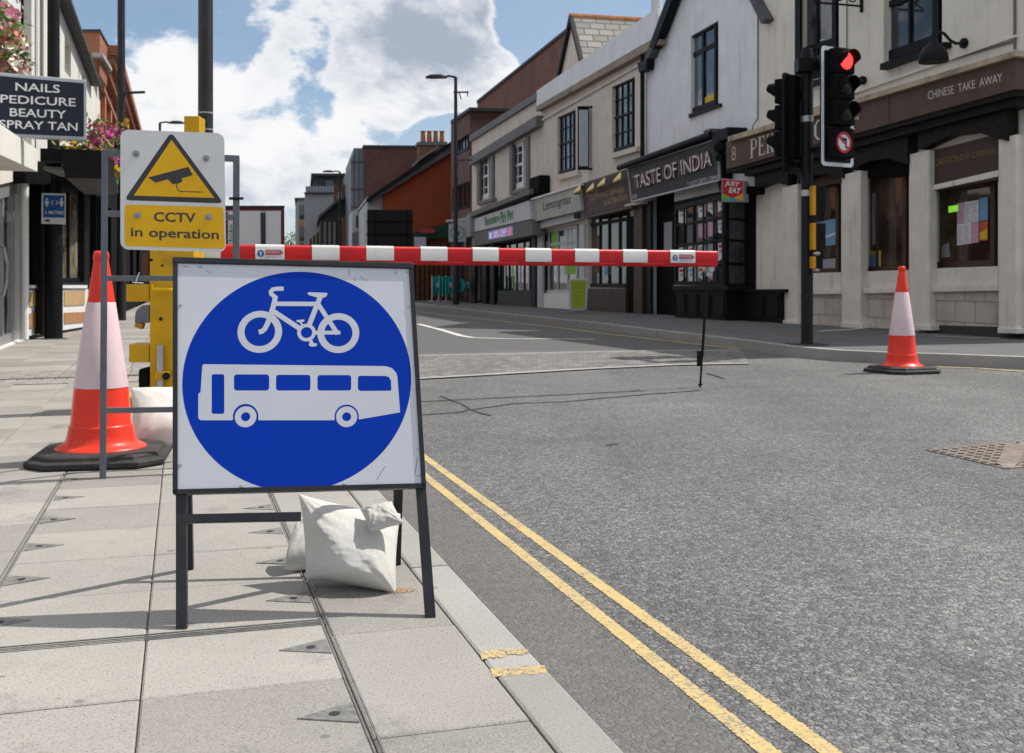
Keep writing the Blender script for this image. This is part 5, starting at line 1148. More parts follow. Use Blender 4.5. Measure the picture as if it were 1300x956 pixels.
# ================================================================== POSTS AND LAMPS
M_POST = mat('post_grey_black', (.032, .032, .036), .5, .1, var=.2, vscale=5, spec=.18); M_POSTB = mat('post_black', (.010, .010, .012), .45, var=.3, spec=.14)
def column(name, label, base, prof, group=None, m=None, cat='street lamp'):
    t = thing(name, label, cat, base, group); mb = MB(); mb.lathe(base, prof, 24); mb.build('column', m or M_POST, t, smooth=True); return t
b = ground(68, 430, ZP); t = column('lamp_column', 'thick black lamp column on the pavement carrying the blue 2 METRES sign', b, [(.125, 0), (.125, 2.55), (.118, 2.6), (.085, 2.75), (.085, 7.5), (.07, 9)], 'lamp columns', M_POSTB)
mb = MB(); mb.lathe(b, [(.20, -.01), (.20, .006), (.13, .012)], 24); mb.build('base_ring', M_GREYD, t)
MP = Plane((0, b.y-.15, 0), (0.05, -1, 0)); T = thing('distance_sign', 'blue and white 2 METRES distancing sign strapped to the thick black column', 'sign', MP.pt(68, 285))
mb = MB(); mb.prism(MP.pts([(52.8, 245), (83.4, 246), (83, 285), (52.5, 284)]), (0, .006, 0)); mb.build('plate', M_WHITE, T)
mb = MB(); mb.add(MP.pts([(55, 247.5), (82, 248), (81.8, 276.5), (54.8, 276)], .003), [(0, 1, 2, 3)]); o = mb.build('blue_panel', mat('safety_blue', (.02, .10, .32), .4), T)
mb = MB()
for x in (59.5, 78): disc(mb, MP, (x, 252.8), .016, .006, 12); mb.add(MP.pts([(x-2.6, 255), (x+2.6, 255), (x+2.2, 259), (x+1.2, 260), (x+1, 262.5), (x-1, 262.5), (x-1.2, 260), (x-2.2, 259)], .006), [tuple(range(8))])
stroke(mb, MP, [(67.5, 254.5), (65.2, 257.3), (67.5, 260)], .012, .006); stroke(mb, MP, [(71, 254.5), (73.3, 257.3), (71, 260)], .012, .0062); mb.build('symbol', M_WHITE, o)
text_on(MP, '2 METRES', [(57, 267.5), (81, 268), (81, 272), (57, 271.5)], .006, M_WHITE, o, bold=.02)
mb = MB(); mb.add(MP.pts([(57, 278.5), (63, 278.6), (63, 281.4), (57, 281.3)], .003), [(0, 1, 2, 3)]); mb.build('logo_bar', M_GREYD, T)
b = P(261, 473, 10.0); b.z = ZP; t = column('lamp_column', 'dark grey lamp column rising behind the CCTV sign', b, [(.085, 0), (.085, 1.2), (.068, 1.3), (.062, 6), (.045, 8.5)], 'lamp columns')
mb = MB()
for z in (1.30+1.05, 1.30+.9): mb.lathe(b+V((0, 0, z)), [(.069, 0), (.069, .012)], 20)
mb.build('band', M_GREYST, t)
b = P(154, 400, 24.0); b.z = zg(24)+ZP; t = column('lamp_column', 'slim dark lamp column with a short arm in front of the orange brick building', b, [(.10, 0), (.10, 1.4), (.09, 1.5), (.075, 9), (.06, 10)], 'lamp columns')
mb = MB(); c = P(154, 118, 24); mb.tube([c, c+V((.54, -.1, 0))], .03, 8); mb.tube([P(158, 106, 24)-V((.1, 0, 0)), P(152, 106, 24)], .11, 8); mb.build('banner_arm', M_POST, t)
def lamp(label, px, py, Y, side, L, dia):
    top = P(px, py, Y); b = V((top.x, Y, zg(Y)+.05)); H = top.z-b.z
    t = column('street_lamp', label, b, [(dia, 0), (dia, 1.6), (dia*.72, 1.7), (dia*.5, H)], 'street lamps with outreach arms')
    mb = MB(); mb.tube([top, top+V((side*L*.6, 0, .05)), top+V((side*L, 0, .0))], dia*.35, 8); mb.build('arm', M_POST, t)
    h = top+V((side*L, 0, 0)); mb = MB(); mb.loft([[h+V((side*x, y*w_, z)) for y, z in ((-1, -.04), (1, -.04), (.7, zt), (-.7, zt))] for x, w_, zt in ((-.1, .06, .03), (.15, .15, .10), (.55, .17, .09), (.75, .07, .02))]); o = mb.build('lamp_head', M_POST, t, smooth=True)
    return t, b
t, b = lamp('tall dark street lamp standing in front of the brown brick block', 578.5, 98, 44, -1, .45, .13)
mb = MB(); c = P(579, 117, 44); mb.tube([c-V((.1, 0, 0)), c+V((.5, 0, 0))], .035, 8); mb.tube([c+V((.12, 0, 0)), c+V((.2, 0, -.28))], .025, 6); mb.tube([c+V((.46, 0, .05)), c+V((.46, 0, -.18))], .02, 6); c = P(579, 203, 44); mb.tube([c, c+V((.65, 0, 0))], .03, 8); mb.build('banner_arm', M_POST, t)
lamp('slender street lamp against the grey terrace block, far along the street', 431.5, 218, 80, -1, .5, .14)
t, b = lamp('small distant street lamp just above the CCTV sign', 203, 156, 58, 1, .55, .13)

# ================================================================== TRAFFIC SIGNAL
b = ground(1024.5, 437.5, ZR); YS = b.y
T = thing('traffic_signal', 'black traffic light post with red light showing and a no left turn sign below', 'traffic light', b)
mb = MB(); mb.lathe(b, [(.078, 0), (.078, .02), (.072, .03), (.072, 3.55), (.06, 3.6)], 24); mb.build('post', M_POSTB, T, smooth=True)
mb = MB(); mb.box(b+V((0, 0, .004)), (.42, .42, .012)); mb.build('base_plate', M_GREYD, T)
# main head, turned towards the road junction on the right
hd = V((0.50, -0.87, 0)).normalized(); hx = V((0.87, 0.50, 0)).normalized()
HP = Plane(P(1063, 136, YS-.32), hd); up = V((0, 0, 1))
hc = P(1063, 136, YS-.32)
def H(a, z, d=0.0): return hc+hx*a+up*z+hd*d
bw_, bh_ = .265, .705
def rpts(w, h, r, d): return [H(x, y, d) for x, y in rrect(-w, -h, w, h, r, 5)]
mb = MB(); mb.prism(rpts(bw_, bh_, .05, 0), -hd*.02); bb = mb.build('backing_board', M_BLACK, T)
mb = MB(); a, c = rpts(bw_, bh_, .05, .003), rpts(bw_-.045, bh_-.045, .03, .003); n = len(a); mb.add(a+c, [(i, (i+1) % n, n+(i+1) % n, n+i) for i in range(n)]); mb.build('white_border', mat('signal_border', (.62, .64, .68), .4), bb)
mb = MB()
for zc in (.53, .225, -.08): mb.box(H(0, zc, .07), (.30, .14, .30), ax=(hx, hd, up))
mb.box(H(0, -.43, .05), (.36, .10, .36), ax=(hx, hd, up)); mb.build('signal_housing', M_BLACKM, T, bevel=.02)
G_OFF = mat('unlit_lens', (.015, .012, .01), .15)
for zc, nm, m_ in ((.53, 'red_light', mat('red_lens', (.5, .02, .02), .3, emit=(1.0, .035, .03), estr=2.2)), (.225, 'amber_light', G_OFF), (-.08, 'green_light', G_OFF)):
    mb = MB(); mb.loft([[H(r_*math.cos(i*math.pi/14), zc+r_*math.sin(i*math.pi/14), d) for i in range(28)] for r_, d in ((.105, .142), (.085, .165), (.045, .18), (.002, .186))]); o = mb.build(nm, m_, T, smooth=True)
    mb = MB(); N = 22; a0, a1 = R(-25), R(205)
    ou, iu, ou2, iu2 = [], [], [], []
    for i in range(N):
        a = a0+(a1-a0)*i/(N-1); L_ = .125*min(1, .25+1.6*max(0, math.sin(a)+.35))
        for lst, rr_, d in ((ou, .119, .14), (iu, .110, .14), (ou2, .116, .14+L_), (iu2, .109, .14+L_)): lst.append(H(rr_*math.cos(a), zc+rr_*math.sin(a), d))
    mb.loft([[ou[i], iu[i], iu2[i], ou2[i]] for i in range(N)]); mb.build('hood', M_BLACKM, o, smooth=True)
SPn = Plane(H(0, 0, .102), hd); cS = H(0, -.43, .0)+hd*.102
mb = MB(); disc(mb, SPn, cS, .118, .002, 32); o = mb.build('no_left_turn_sign', mat('sign_white', (.60, .60, .64), .4), T)
mb = MB(); ring(mb, SPn, cS, .092, .125, .004, 32); mb.build('red_ring', mat('sign_red_ring', (.42, .02, .03), .4), o)
r_, u_ = hx, up; sp = lambda x, y, d: cS+r_*x+u_*y+hd*d
mb = MB(); mb.add([sp(.045, -.07, .004), sp(.02, -.07, .004), sp(.02, .02, .004), sp(.045, .05, .004)], [(0, 1, 2, 3)]); mb.add([sp(.045, .05, .0044), sp(.02, .02, .0044), sp(-.02, .02, .0044), sp(-.02, .05, .0044)], [(0, 1, 2, 3)]); mb.add([sp(-.02, .07, .0048), sp(-.065, .035, .0048), sp(-.02, 0, .0048)], [(0, 1, 2)]); mb.build('turn_arrow', M_BLACKM, o)
mb = MB(); a = math.radians(135); d1 = V((math.cos(a), math.sin(a))); 
q = [(-.075-.009, .075-.009), (-.075+.009, .075+.009), (.075+.009, -.075+.009), (.075-.009, -.075-.009)]; mb.add([sp(x, y, .006) for x, y in q], [(0, 1, 2, 3)]); mb.build('red_bar', MATS['sign_red_ring'], o)
mb = MB(); c = P(1026, 84, YS); mb.tube([c+V((0, 0, .02)), c+V((.1, -.2, .05)), H(-.16, .52, -.06)], .05, 10); mb.box(c+V((-.02, -.02, 0)), (.26, .2, .16)); mb.tube([H(-.25, .70, -.03), H(-.25, .76, -.03), H(-.20, .78, -.03)], .012, 6); mb.build('head_bracket', M_BLACK, T); mb = MB(); c2 = P(1026, 190, YS); mb.tube([c2, c2+V((.12, -.2, 0)), H(-.16, -.50, -.02)], .035, 8); mb.build('head_bracket', M_BLACK, T)
for z in (2.70, 1.80): mb = MB(); mb.lathe(b+V((0, 0, z)), [(.075, 0), (.077, .005), (.077, .07), (.075, .075)], 20); mb.build('strap', M_STL, T)
# second head facing the side street, seen from its side
kd = V((-.80, .60, 0)).normalized(); kx = V((.60, .80, 0)).normalized(); kc = P(1004, 158, YS+.1)
K = lambda a, z, d=0.0: kc+kx*a+up*z+kd*d
mb = MB(); mb.prism([K(x, y, 0) for x, y in rrect(-.27, -.60, .27, .60, .05, 5)], -kd*.025); mb.build('backing_board', M_BLACK, T)
mb = MB()
for zc in (.40, .08, -.24): mb.box(K(0, zc, .08), (.30, .15, .30), ax=(kx, kd, up))
mb.box(K(0, .08, -.06), (.34, .10, 1.0), ax=(kx, kd, up)); mb.build('signal_housing', M_BLACKM, T, bevel=.02)
for zc in (.40, .08, -.24):
    mb = MB(); N = 18; rows = []
    for i in range(N):
        a = R(-25)+R(230)*i/(N-1); L_ = .12*min(1, .25+1.6*max(0, math.sin(a)+.35))
        rows.append([K(.125*math.cos(a), zc+.125*math.sin(a), .15), K(.115*math.cos(a), zc+.115*math.sin(a), .15), K(.114*math.cos(a), zc+.114*math.sin(a), .15+L_), K(.122*math.cos(a), zc+.122*math.sin(a), .15+L_)])
    mb.loft(rows); mb.build('hood', M_BLACKM, T, smooth=True)
mb = MB(); mb.tube([P(1026, 120, YS), K(.1, .45, -.06)], .04); mb.build('head_bracket', M_BLACK, T); mb = MB(); mb.tube([P(1026, 200, YS), K(.1, -.5, -.06)], .04); mb.build('head_bracket', M_BLACK, T)
# push button units
M_PB = mat('amber_box', (.60, .27, .01), .4)
for y0, y1, x1 in ((237, 273, 1045.5), (284, 317, 1046), (326, 341, 1042.5)):
    c = P((1033+x1)/2, (y0+y1)/2, YS-.1); hgt = (y1-y0)*YS/FPX; wd = (x1-1033)*YS/FPX
    mb = MB(); mb.box(c, (wd, .16, hgt)); o = mb.build('push_button_unit', M_BLACK, T, bevel=.01)
    mb = MB(); mb.box(c+V((-wd/2-.02, -.02, 0)), (.042, .17, hgt*1.02)); mb.build('amber_face', M_PB, o, bevel=.006)
mb = MB(); mb.sphere(P(1037, 322, YS-.18), .045, 10, 6, (1, 1, .6)); mb.sphere(P(1036, 343, YS-.15), .05, 10, 6, (1, 1, .5)); mb.build('cap', M_STL, T, smooth=True)

# ================================================================== SMALLER THINGS ON THE FAR PAVEMENT
def gpt(px, py, lift): 
    Y = 20.0
    for _ in range(40): Y = FPX*(CAMZ-zg(Y)-lift)/(py-HY)
    return P(px, py, Y)
b = P(733, 393, 28.6); b.z = zg(28.6)+ZR; AP = Plane((0, 28.6, 0), (0.02, -1, .08))
T = thing('pavement_board', 'lime green A board with a pale frame outside the Lemongrass shop', 'A board', b)
mb = MB(); poly = [(722, 354), (744, 353), (747, 356), (745, 392), (742, 394), (725, 394), (722.5, 391)]; AP.slab(mb, poly, 0, -.03); mb.build('panel_frame', M_GREYW, T, bevel=.01)
mb = MB(); AP.slab(mb, [(724, 356), (744, 356), (742, 391), (726, 391.5)], .012, -.01); o = mb.build('panel', mat('lime_panel', (.30, .37, .02), .5, var=.08), T)
mb = MB()
for y, x0, x1 in ((360, 730, 739), (365, 728, 741), (370, 729, 738), (375, 728, 740), (380, 729, 737)): mb.add(AP.pts([(x0, y), (x1, y), (x1, y+1), (x0, y+1)], .015), [(0, 1, 2, 3)])
mb.build('chalk_lines', mat('lime_print_dark', (.16, .24, .02), .6), o)
mb = MB(); AP.slab(mb, [(724, 355), (744, 355), (743, 392), (725, 392)], -.5, -.53); mb.build('rear_panel', M_GREYW, T); mb = MB(); mb.box((b.x, b.y+.1, b.z+.012), (.85, .9, .03)); mb.build('foot_plate', M_GREYM, T)
# cafe barrier with teal banner
Y = 50; CP = Plane((0, Y, 0), (.12, -1, 0))
T = thing('cafe_barrier', 'teal fabric cafe barrier on thin posts outside the timber fronted cafe', 'barrier', (CP.pt(572, 382).x, Y, zg(Y)+ZR))
for x in (548.5, 557, 566.5, 579): 
    mb = MB(); mb.tube([CP.pt(x, 350), CP.pt(x, 382.5)], .028, 8); mb.lathe(CP.pt(x, 382.5), [(.16, 0), (.16, .03), (.05, .05)], 14); mb.build('post', M_STL, T)
mb = MB(); rows = []
for i in range(37):
    x = 549+i*30/36.; rows.append([CP.pt(x, 351, .06*math.sin(i*1.3)), CP.pt(x, 374+3*math.sin(i*.9), .10*math.sin(i*1.3)), CP.pt(x, 374+3*math.sin(i*.9), .10*math.sin(i*1.3)-.02), CP.pt(x, 351, .06*math.sin(i*1.3)-.02)])
mb.loft(rows); TE = mat('teal_fabric', (.02, .34, .33), .7, var=.3, vscale=4); o = mb.build('banner', TE, T, smooth=True)
mb = MB(); rows = []
for i in range(20):
    x = 579+i*18/19.; rows.append([CP.pt(x, 352+i*.35, .2*math.sin(i*.8)), CP.pt(x, 374-i*.5, .2*math.sin(i*.8+.5)), CP.pt(x, 374-i*.5, .2*math.sin(i*.8+.5)-.03), CP.pt(x, 352+i*.35, .2*math.sin(i*.8)-.03)])
mb.loft(rows); mb.build('banner', TE, T, smooth=True)
mb = MB()
for x, s in ((555, 1), (571, 1), (588, -1)): mb.add(CP.pts([(x, 358), (x+3, 360), (x+1.5, 366), (x-1, 363)], .13), [(0, 1, 2, 3)])
mb.build('printed_motif', M_PINK, o)
# round emblem sign
EP = Plane((0, 48.0, 0), (0, -1, 0)); T = thing('square_hanging_sign', 'pale square hanging sign with a green ring, left of the piri piri shop', 'shop sign', EP.pt(581, 309))
mb = MB(); mb.prism(EP.pts([(569.5, 284), (592, 286), (592, 307), (569.5, 307)]), (0, .08, 0)); mb.build('board', mat('pale_board', (.36, .41, .42), .6, var=.05), T)
mb = MB(); ring(mb, EP, (580.8, 295.5), .27, .31, .004, 32); disc(mb, EP, (580, 296.5), .13, .004, 16); mb.add(EP.pts([(577, 301), (581, 296), (586, 291), (583, 299)], .006), [(0, 1, 2, 3)]); mb.build('emblem', mat('emblem_green', (.06, .17, .15), .6), T)
mb = MB(); mb.tube([EP.pt(566, 281), EP.pt(600, 278)], .05); mb.build('bracket', M_GREYW, T)
# black board seen from behind
BP = Plane((0, 30, 0), (.0, -1, 0)); T = thing('black_board_on_legs', 'large plain black road board standing on legs beyond the striped barrier', 'board', (BP.pt(495, 400).x, 30, zg(30)))
mb = MB(); BP.slab(mb, [(466, 266), (524, 266), (524, 345), (466, 345)], 0, -.05); mb.build('board', M_BLACK, T, bevel=.01)
mb = MB()
for y in (280.5, 297): BP.slab(mb, [(465, y), (525, y), (525, y+1.2), (465, y+1.2)], .03, 0)
for x in (476, 516): BP.slab(mb, [(x, 266), (x+1, 266), (x+1, 345), (x, 345)], .03, 0)
mb.build('stiffener', M_BLACKM, T)
for x in (470, 520): 
    mb = MB(); a = BP.pt(x, 345); mb.prism([a+V((-.03, 0, 0)), a+V((.03, 0, 0)), a+V((.03, .06, 0)), a+V((-.03, .06, 0))], (0, 0, zg(30)-a.z)); mb.build('leg', M_BLACK, T)
slabpart(BP, [(462, 264), (465.5, 264), (465.5, 345), (462, 345)], -.01, -.05, M_GREYW, 'edge_strip', T)
# the lorry
YL = 46; c = P(323, 380, YL); T = thing('lorry_trailer', 'white box lorry with dark red edges seen from behind, beyond the barrier', 'lorry', (c.x, YL, zg(YL)))
LP_ = Plane((0, YL, 0), (.30, -1, 0)); mb = MB(); LP_.slab(mb, [(286, 264), (360, 264), (360.5, 372), (286, 372)], 0, -9); mb.build('box_body', mat('lorry_white', (.74, .74, .76), .4, var=.04), T)
M_MAR = mat('maroon_frame', (.10, .02, .02), .5)
mb = MB(); LP_.slab(mb, [(285.5, 263), (361, 263), (361, 267), (285.5, 267)], .06, 0); LP_.slab(mb, [(357, 267), (361, 267), (361.5, 372), (357, 372)], .06, 0); LP_.slab(mb, [(285.5, 270), (289, 270), (289, 372), (285.5, 372)], .06, 0); o = mb.build('door_frame', M_MAR, T)
for x0, x1 in ((289.5, 331.5), (336, 356.8)):
    mb = MB(); LP_.slab(mb, [(x0, 267.3), (x1, 267.3), (x1, 368), (x0, 368)], .04, 0); mb.build('door', MATS['lorry_white'], T, bevel=.01)
mb = MB(); mb.tube([LP_.pt(332.5, 270, .07), LP_.pt(333.5, 368, .07)], .05, 8); mb.tube([LP_.pt(336, 270, .07), LP_.pt(336.5, 368, .07)], .035, 8); mb.build('lock_bars', M_GREYD, T)
slabpart(LP_, [(284, 261), (361.5, 261), (361.5, 263), (284, 263)], .1, -9.1, M_GREYD, 'roof_edge', T)
q = [(296, 287), (296, 313), (290, 313), (290, 287)]
pts_ = [LP_.pt(289.5, 311, .05), LP_.pt(289.5, 285, .05), LP_.pt(296.5, 285, .05), LP_.pt(296.5, 311, .05)]
text_on(LP_, 'choke', pts_, 0.0, M_GREENL, T, world=True)
for sx in (294, 352):
    mb = MB(); a = LP_.pt(sx+(8 if sx < 300 else -4), 380, -1.2); a.z = zg(YL)+.5; mb.cyl(a-V((.15, 0, 0)), a+V((.15, 0, 0)), .5, n=24); mb.build('wheel', M_BLACKM, T)
mb = MB(); LP_.slab(mb, [(288, 376), (358, 376), (358, 380), (288, 380)], 0, -.1); mb.build('bumper', M_GREYD, T); slabpart(LP_, [(300, 372), (346, 372), (346, 381), (300, 381)], -.15, -8, M_BLACKM, 'chassis', T)
# far trees
def tree(label, c, h, r, seed):
    rr = random.Random(seed); t = thing('tree', label, 'tree', c, 'distant trees at the end of the street'); mb = MB(); mb.tube([c, V(c)+V((.1, 0, h*.4)), V(c)+V((0, .1, h*.75))], [.25, .18, .06], 8)
    for i in range(5): a = i*1.3; mb.tube([V(c)+V((.08, 0, h*(.35+.07*i))), V(c)+V((math.cos(a)*r*.6, math.sin(a)*r*.6, h*(.55+.08*i)))], [.1, .03], 6)
    mb.build('trunk', mat('bark', (.08, .06, .045), .9), t)
    mb = [MB(), MB()]; cl = [V((rr.gauss(0, .5)*r, rr.gauss(0, .5)*r, h*.65+rr.gauss(0, .16)*h)) for _ in range(16)]
    for i in range(3000):
        p = V(c)+rr.choice(cl)+V((rr.gauss(0, .24)*r, rr.gauss(0, .24)*r, rr.gauss(0, .22)*r)); a = V((rr.gauss(0, 1), rr.gauss(0, 1), rr.gauss(0, 1))).normalized(); b_ = a.orthogonal().normalized(); s = rr.uniform(.10, .2)
        mb[i % 2].quad(p-a*s, p+b_*s*.6, p+a*s, p-b_*s*.6)
    o = mb[0].build('crown', mat('tree_leaf', (.06, .11, .03), .7, var=.3), t); mb[1].build('leaf_clumps', mat('tree_leaf_light', (.10, .15, .045), .7, var=.3), o); return t
tree('bushy green tree at the far end of the street beside the lorry', P(366, 372, 150)*1.0+V((0, 0, 0)), 9.2, 3.6, 2)
tree('smaller sunlit tree right of the bushy one at the street end', P(374, 372, 160), 7.0, 3.0, 8)

# ================================================================== BARRIER
M_YEL = mat('machine_yellow', (.58, .32, .005), .45, var=.12, vscale=4, grime=.6, gcol=(.22, .13, .03), gscale=3.5)
M_RED = mat('barrier_red', (.56, .012, .014), .4, var=.15, vscale=8, grime=.5, gcol=(.25, .02, .02), gscale=6)
M_REFL = mat('barrier_white', (.60, .60, .58), .45, var=.08, vscale=10, grime=.5, gcol=(.40, .38, .34), gscale=5)
YB0, YB1 = 7.4, 9.26
bA, bB = P(218, 320.5, YB0), P(908, 328.0, YB1); bB.z = bA.z = (bA.z+bB.z)/2
T = thing('road_barrier', 'red and white striped barrier boom across the road on a yellow steel post', 'barrier', (bA.x, bA.y, ZP))
TW = Plane((0, YB0-.16, 0), (.05, -1, 0))
def tslab(poly, off, back, m, name, par=T, bevel=.006):
    mb = MB(); TW.slab(mb, poly, off, back); return mb.build(name, m, par, bevel=bevel)
tslab([(190, 312), (246, 312), (246, 536), (190, 536)], 0, -.30, M_YEL, 'post_housing')
tslab([(233.5, 147), (253, 147), (253, 312), (233.5, 312)], -.05, -.22, M_YEL, 'mast')
tslab([(160, 361), (189.5, 361), (189.5, 383), (160, 383)], -.02, -.2, M_YEL, 'outrigger'); tslab([(163.5, 437), (189.5, 437), (189.5, 460), (163.5, 460)], -.02, -.2, M_YEL, 'outrigger')
tslab([(180, 322), (189, 322), (189, 349), (180, 349)], -.03, -.15, mat('rusty_bracket', (.10, .045, .03), .8), 'bracket')
mb = MB(); TW.slab(mb, [(170, 410), (171.5, 395), (180, 387.5), (189.5, 387.5), (189.5, 410)], .0, -.12); o = mb.build('connector_body', mat('grey_plastic', (.14, .15, .165), .55), T, bevel=.012)
mb = MB(); TW.slab(mb, [(172, 408), (181, 411), (179, 418), (170.5, 415)], -.01, -.08); mb.build('orange_tip', mat('orange_plastic', (.48, .20, .03), .6), o)
mb = MB(); mb.tube([TW.pt(194, 362, .03), TW.pt(194, 367, .04), TW.pt(224, 368, .04), TW.pt(224, 362, .03)], .011, 8); mb.build('handle', mat('bright_yellow', (.75, .48, .0), .35), T)
mb = MB(); mb.tube([TW.pt(203.5, 438, .035), TW.pt(203.5, 534, .035)], .022, 12); mb.build('steel_rod', M_STL, T, smooth=True)
mb = MB(); TW.slab(mb, [(196, 472), (214, 472), (214, 482.5), (196, 482.5)], .07, 0); o = mb.build('clamp', M_YEL, T, bevel=.008)
mb = MB(); mb.cyl(TW.pt(211, 477.5, .07), TW.pt(211, 477.5, .11), .026, .022, 12); mb.build('knob', M_BLACK, o)
tslab([(175, 468), (188, 468), (188, 540), (175, 540)], .02, -.3, M_BLACKM, 'wheel', bevel=.02)
for q in ((192, 330, .01), (206, 337, .008), (204, 405, .012)):
    mb = MB(); disc(mb, TW, (q[0], q[1]), q[2], .003, 10); mb.build('bolt_hole', M_DKWOOD, T)
mb = MB(); c = V((bA.x+.0, bA.y, .09)); mb.box(c, (.9, .55, .06), .1); mb.build('base', M_YEL, T)
# boom: a rounded box section with reflective panels wrapped round it
ax = (bB-bA).normalized(); bn = V((ax.y, -ax.x, 0)); bn = bn if bn.y < 0 else -bn
def ringb(p, g=0.0, full=True, lo=-.045):
    w, h, r = .036+g, .060+g, .02+g; pts = [bn*x+V((0, 0, y)) for x, y in rrect(-w, -h, w, h, r, 4)]
    return [p+q for q in pts]
mb = MB(); mb.loft([ringb(bA), ringb(bB)]); o = mb.build('boom', M_RED, T, smooth=True, angle=50)
mb = MB(); mb.loft([[p+bn*s_*.037+V((0, 0, z)) for s_, z in ((1, -.046), (1, -.0725), (-1, -.0725), (-1, -.046))] for p in (bA, bB)]); mb.build('lower_edging', mat('red_foam', (.42, .008, .012), .7), T, bevel=.006)
BPl = Plane(bA+bn*.036, bn)
def along(px): return (BPl.pt(px, 325)-bA).dot(ax)
def wrap(p, g, zlo):
    w, h = .036+g, .060+g; prof = [(-w, zlo), (-w, h-.02), (-w+.006, h-.006), (-w+.02, h), (w-.02, h), (w-.006, h-.006), (w, h-.02), (w, zlo)]
    return [p+bn*x+V((0, 0, y)) for x, y in prof]
for i, (x0, x1) in enumerate(((324, 361), (396, 431), (465, 500), (534, 568), (600, 633), (667, 700), (730, 760.5), (791, 822), (851, 882.5), (244, 280))):
    a, b = bA+ax*along(x0), bA+ax*along(x1); mb = MB()
    ra, rb = wrap(a, .0035, -.042), wrap(b, .0035, -.042); n = len(ra); mb.add(ra+rb, [(j, j+1, n+j+1, n+j) for j in range(n-1)])
    po = mb.build('white_panel', M_REFL, T, smooth=True, angle=60)
    if i in (0, 8):
        c = a+ax*(along(x1)-along(x0))*.18+bn*.0405; q = Plane(c, bn); mb = MB(); disc(mb, q, tuple(c), .024, .0015, 20); o2 = mb.build('label_roundel', mat('label_blue', (.01, .10, .36), .4), po)
        mb = MB(); mb.add([c+bn*.003+ax*x+V((0, 0, z)) for x, z in ((-.004, -.014), (.004, -.014), (.004, .004), (.011, .004), (0, .015), (-.011, .004), (-.004, .004))], [tuple(range(7))]); mb.build('arrow', M_WHITE, o2)
        L = along(x1)-along(x0); f = lambda u, z: a+ax*(L*u)+V((0, 0, z))+bn*.042
        mb = MB(); mb.add([f(.34, .026), f(.86, .026), f(.97, .006), f(.86, -.010), f(.34, -.010)], [(0, 1, 2, 3, 4)]); o3 = mb.build('label_arrow', mat('label_red', (.45, .08, .10), .4), po)
        text_on(BPl, 'INSTABOOM', [f(.38, .020), f(.84, .020), f(.84, .002), f(.38, .002)], .001, M_PAPER, o3, world=True)
        mb = MB()
        for k in range(5): mb.add([f(.36+.11*k, -.022), f(.42+.11*k, -.022), f(.42+.11*k, -.028), f(.36+.11*k, -.028)], [(0, 1, 2, 3)])
        mb.build('small_print', M_PRINT, po)
# shreds of torn red sheeting at the joints
rr = random.Random(2)
# drop rod
mb = MB(); r0, r1 = bB-ax*.05+V((0, 0, -.06)), P(889, 489, YB1); mb.tube([r0, P(897, 345, YB1), P(893.5, 420, YB1), P(891.5, 452, YB1)], .012, 8); mb.tube([P(891.5, 450, YB1), r1], .009, 8)
mb.loft([[r1+V((.022*math.cos(a), .022*math.sin(a), .012)) for a in (0, 1.57, 3.14, 4.71)], [r1+V((.001*math.cos(a), .001*math.sin(a), -.022)) for a in (0, 1.57, 3.14, 4.71)]])
o = mb.build('drop_rod', M_BLACK, T)
mb = MB(); c = P(891, 455, YB1); mb.box(c+V((-.02, 0, 0)), (.04, .04, .13)); mb.build('rod_clip', M_BLACK, o); mb = MB(); mb.cyl(P(899, 341, YB1)+bn*.05, P(899, 341, YB1)-bn*.05, .03, n=12); mb.box(P(900, 346, YB1), (.05, .05, .06)); mb.build('hinge', M_STL, o)

# ================================================================== SANDBAGS
def mat_bag():
    m = bpy.data.materials.new('woven_sack'); m.use_nodes = True; k = NT(m.node_tree); b = m.node_tree.nodes['Principled BSDF']
    tc = k.n('ShaderNodeTexCoord'); uv = tc.outputs['UV']
    wv = k.n('ShaderNodeTexWave', wave_type='BANDS', bands_direction='X'); wv.inputs['Scale'].default_value = 26; wv.inputs['Distortion'].default_value = .8; k.l(uv, wv.inputs[0])
    wv2 = k.n('ShaderNodeTexWave', wave_type='BANDS', bands_direction='Y'); wv2.inputs['Scale'].default_value = 60; wv2.inputs['Distortion'].default_value = .6; k.l(uv, wv2.inputs[0])
    o = tc.outputs['Object']; f = k.noise(o, 9, 5, .6)
    c = k.mix(k.maprange(f, .35, .7, 0, 1), (.80, .78, .74), (.72, .69, .64)); st_ = k.noise(o, 5, 7, .7); c = k.mix(k.maprange(st_, .58, .75, 0, .5, True), c, (.46, .39, .30))
    c = k.mix(k.math('MULTIPLY', wv.outputs['Fac'], .34), c, (.55, .52, .48)); k.l(c, b.inputs['Base Color']); b.inputs['Roughness'].default_value = .55
    bn = k.n('ShaderNodeBump'); bn.inputs['Strength'].default_value = .6; bn.inputs['Distance'].default_value = .003
    k.l(k.math('ADD', k.math('MULTIPLY', wv.outputs['Fac'], .6), k.math('ADD', k.math('MULTIPLY', wv2.outputs['Fac'], .5), k.math('MULTIPLY', k.noise(o, 30, 4, .6), 1.6))), bn.inputs['Height']); k.l(bn.outputs[0], b.inputs['Normal'])
    return m
M_BAG = mat_bag()
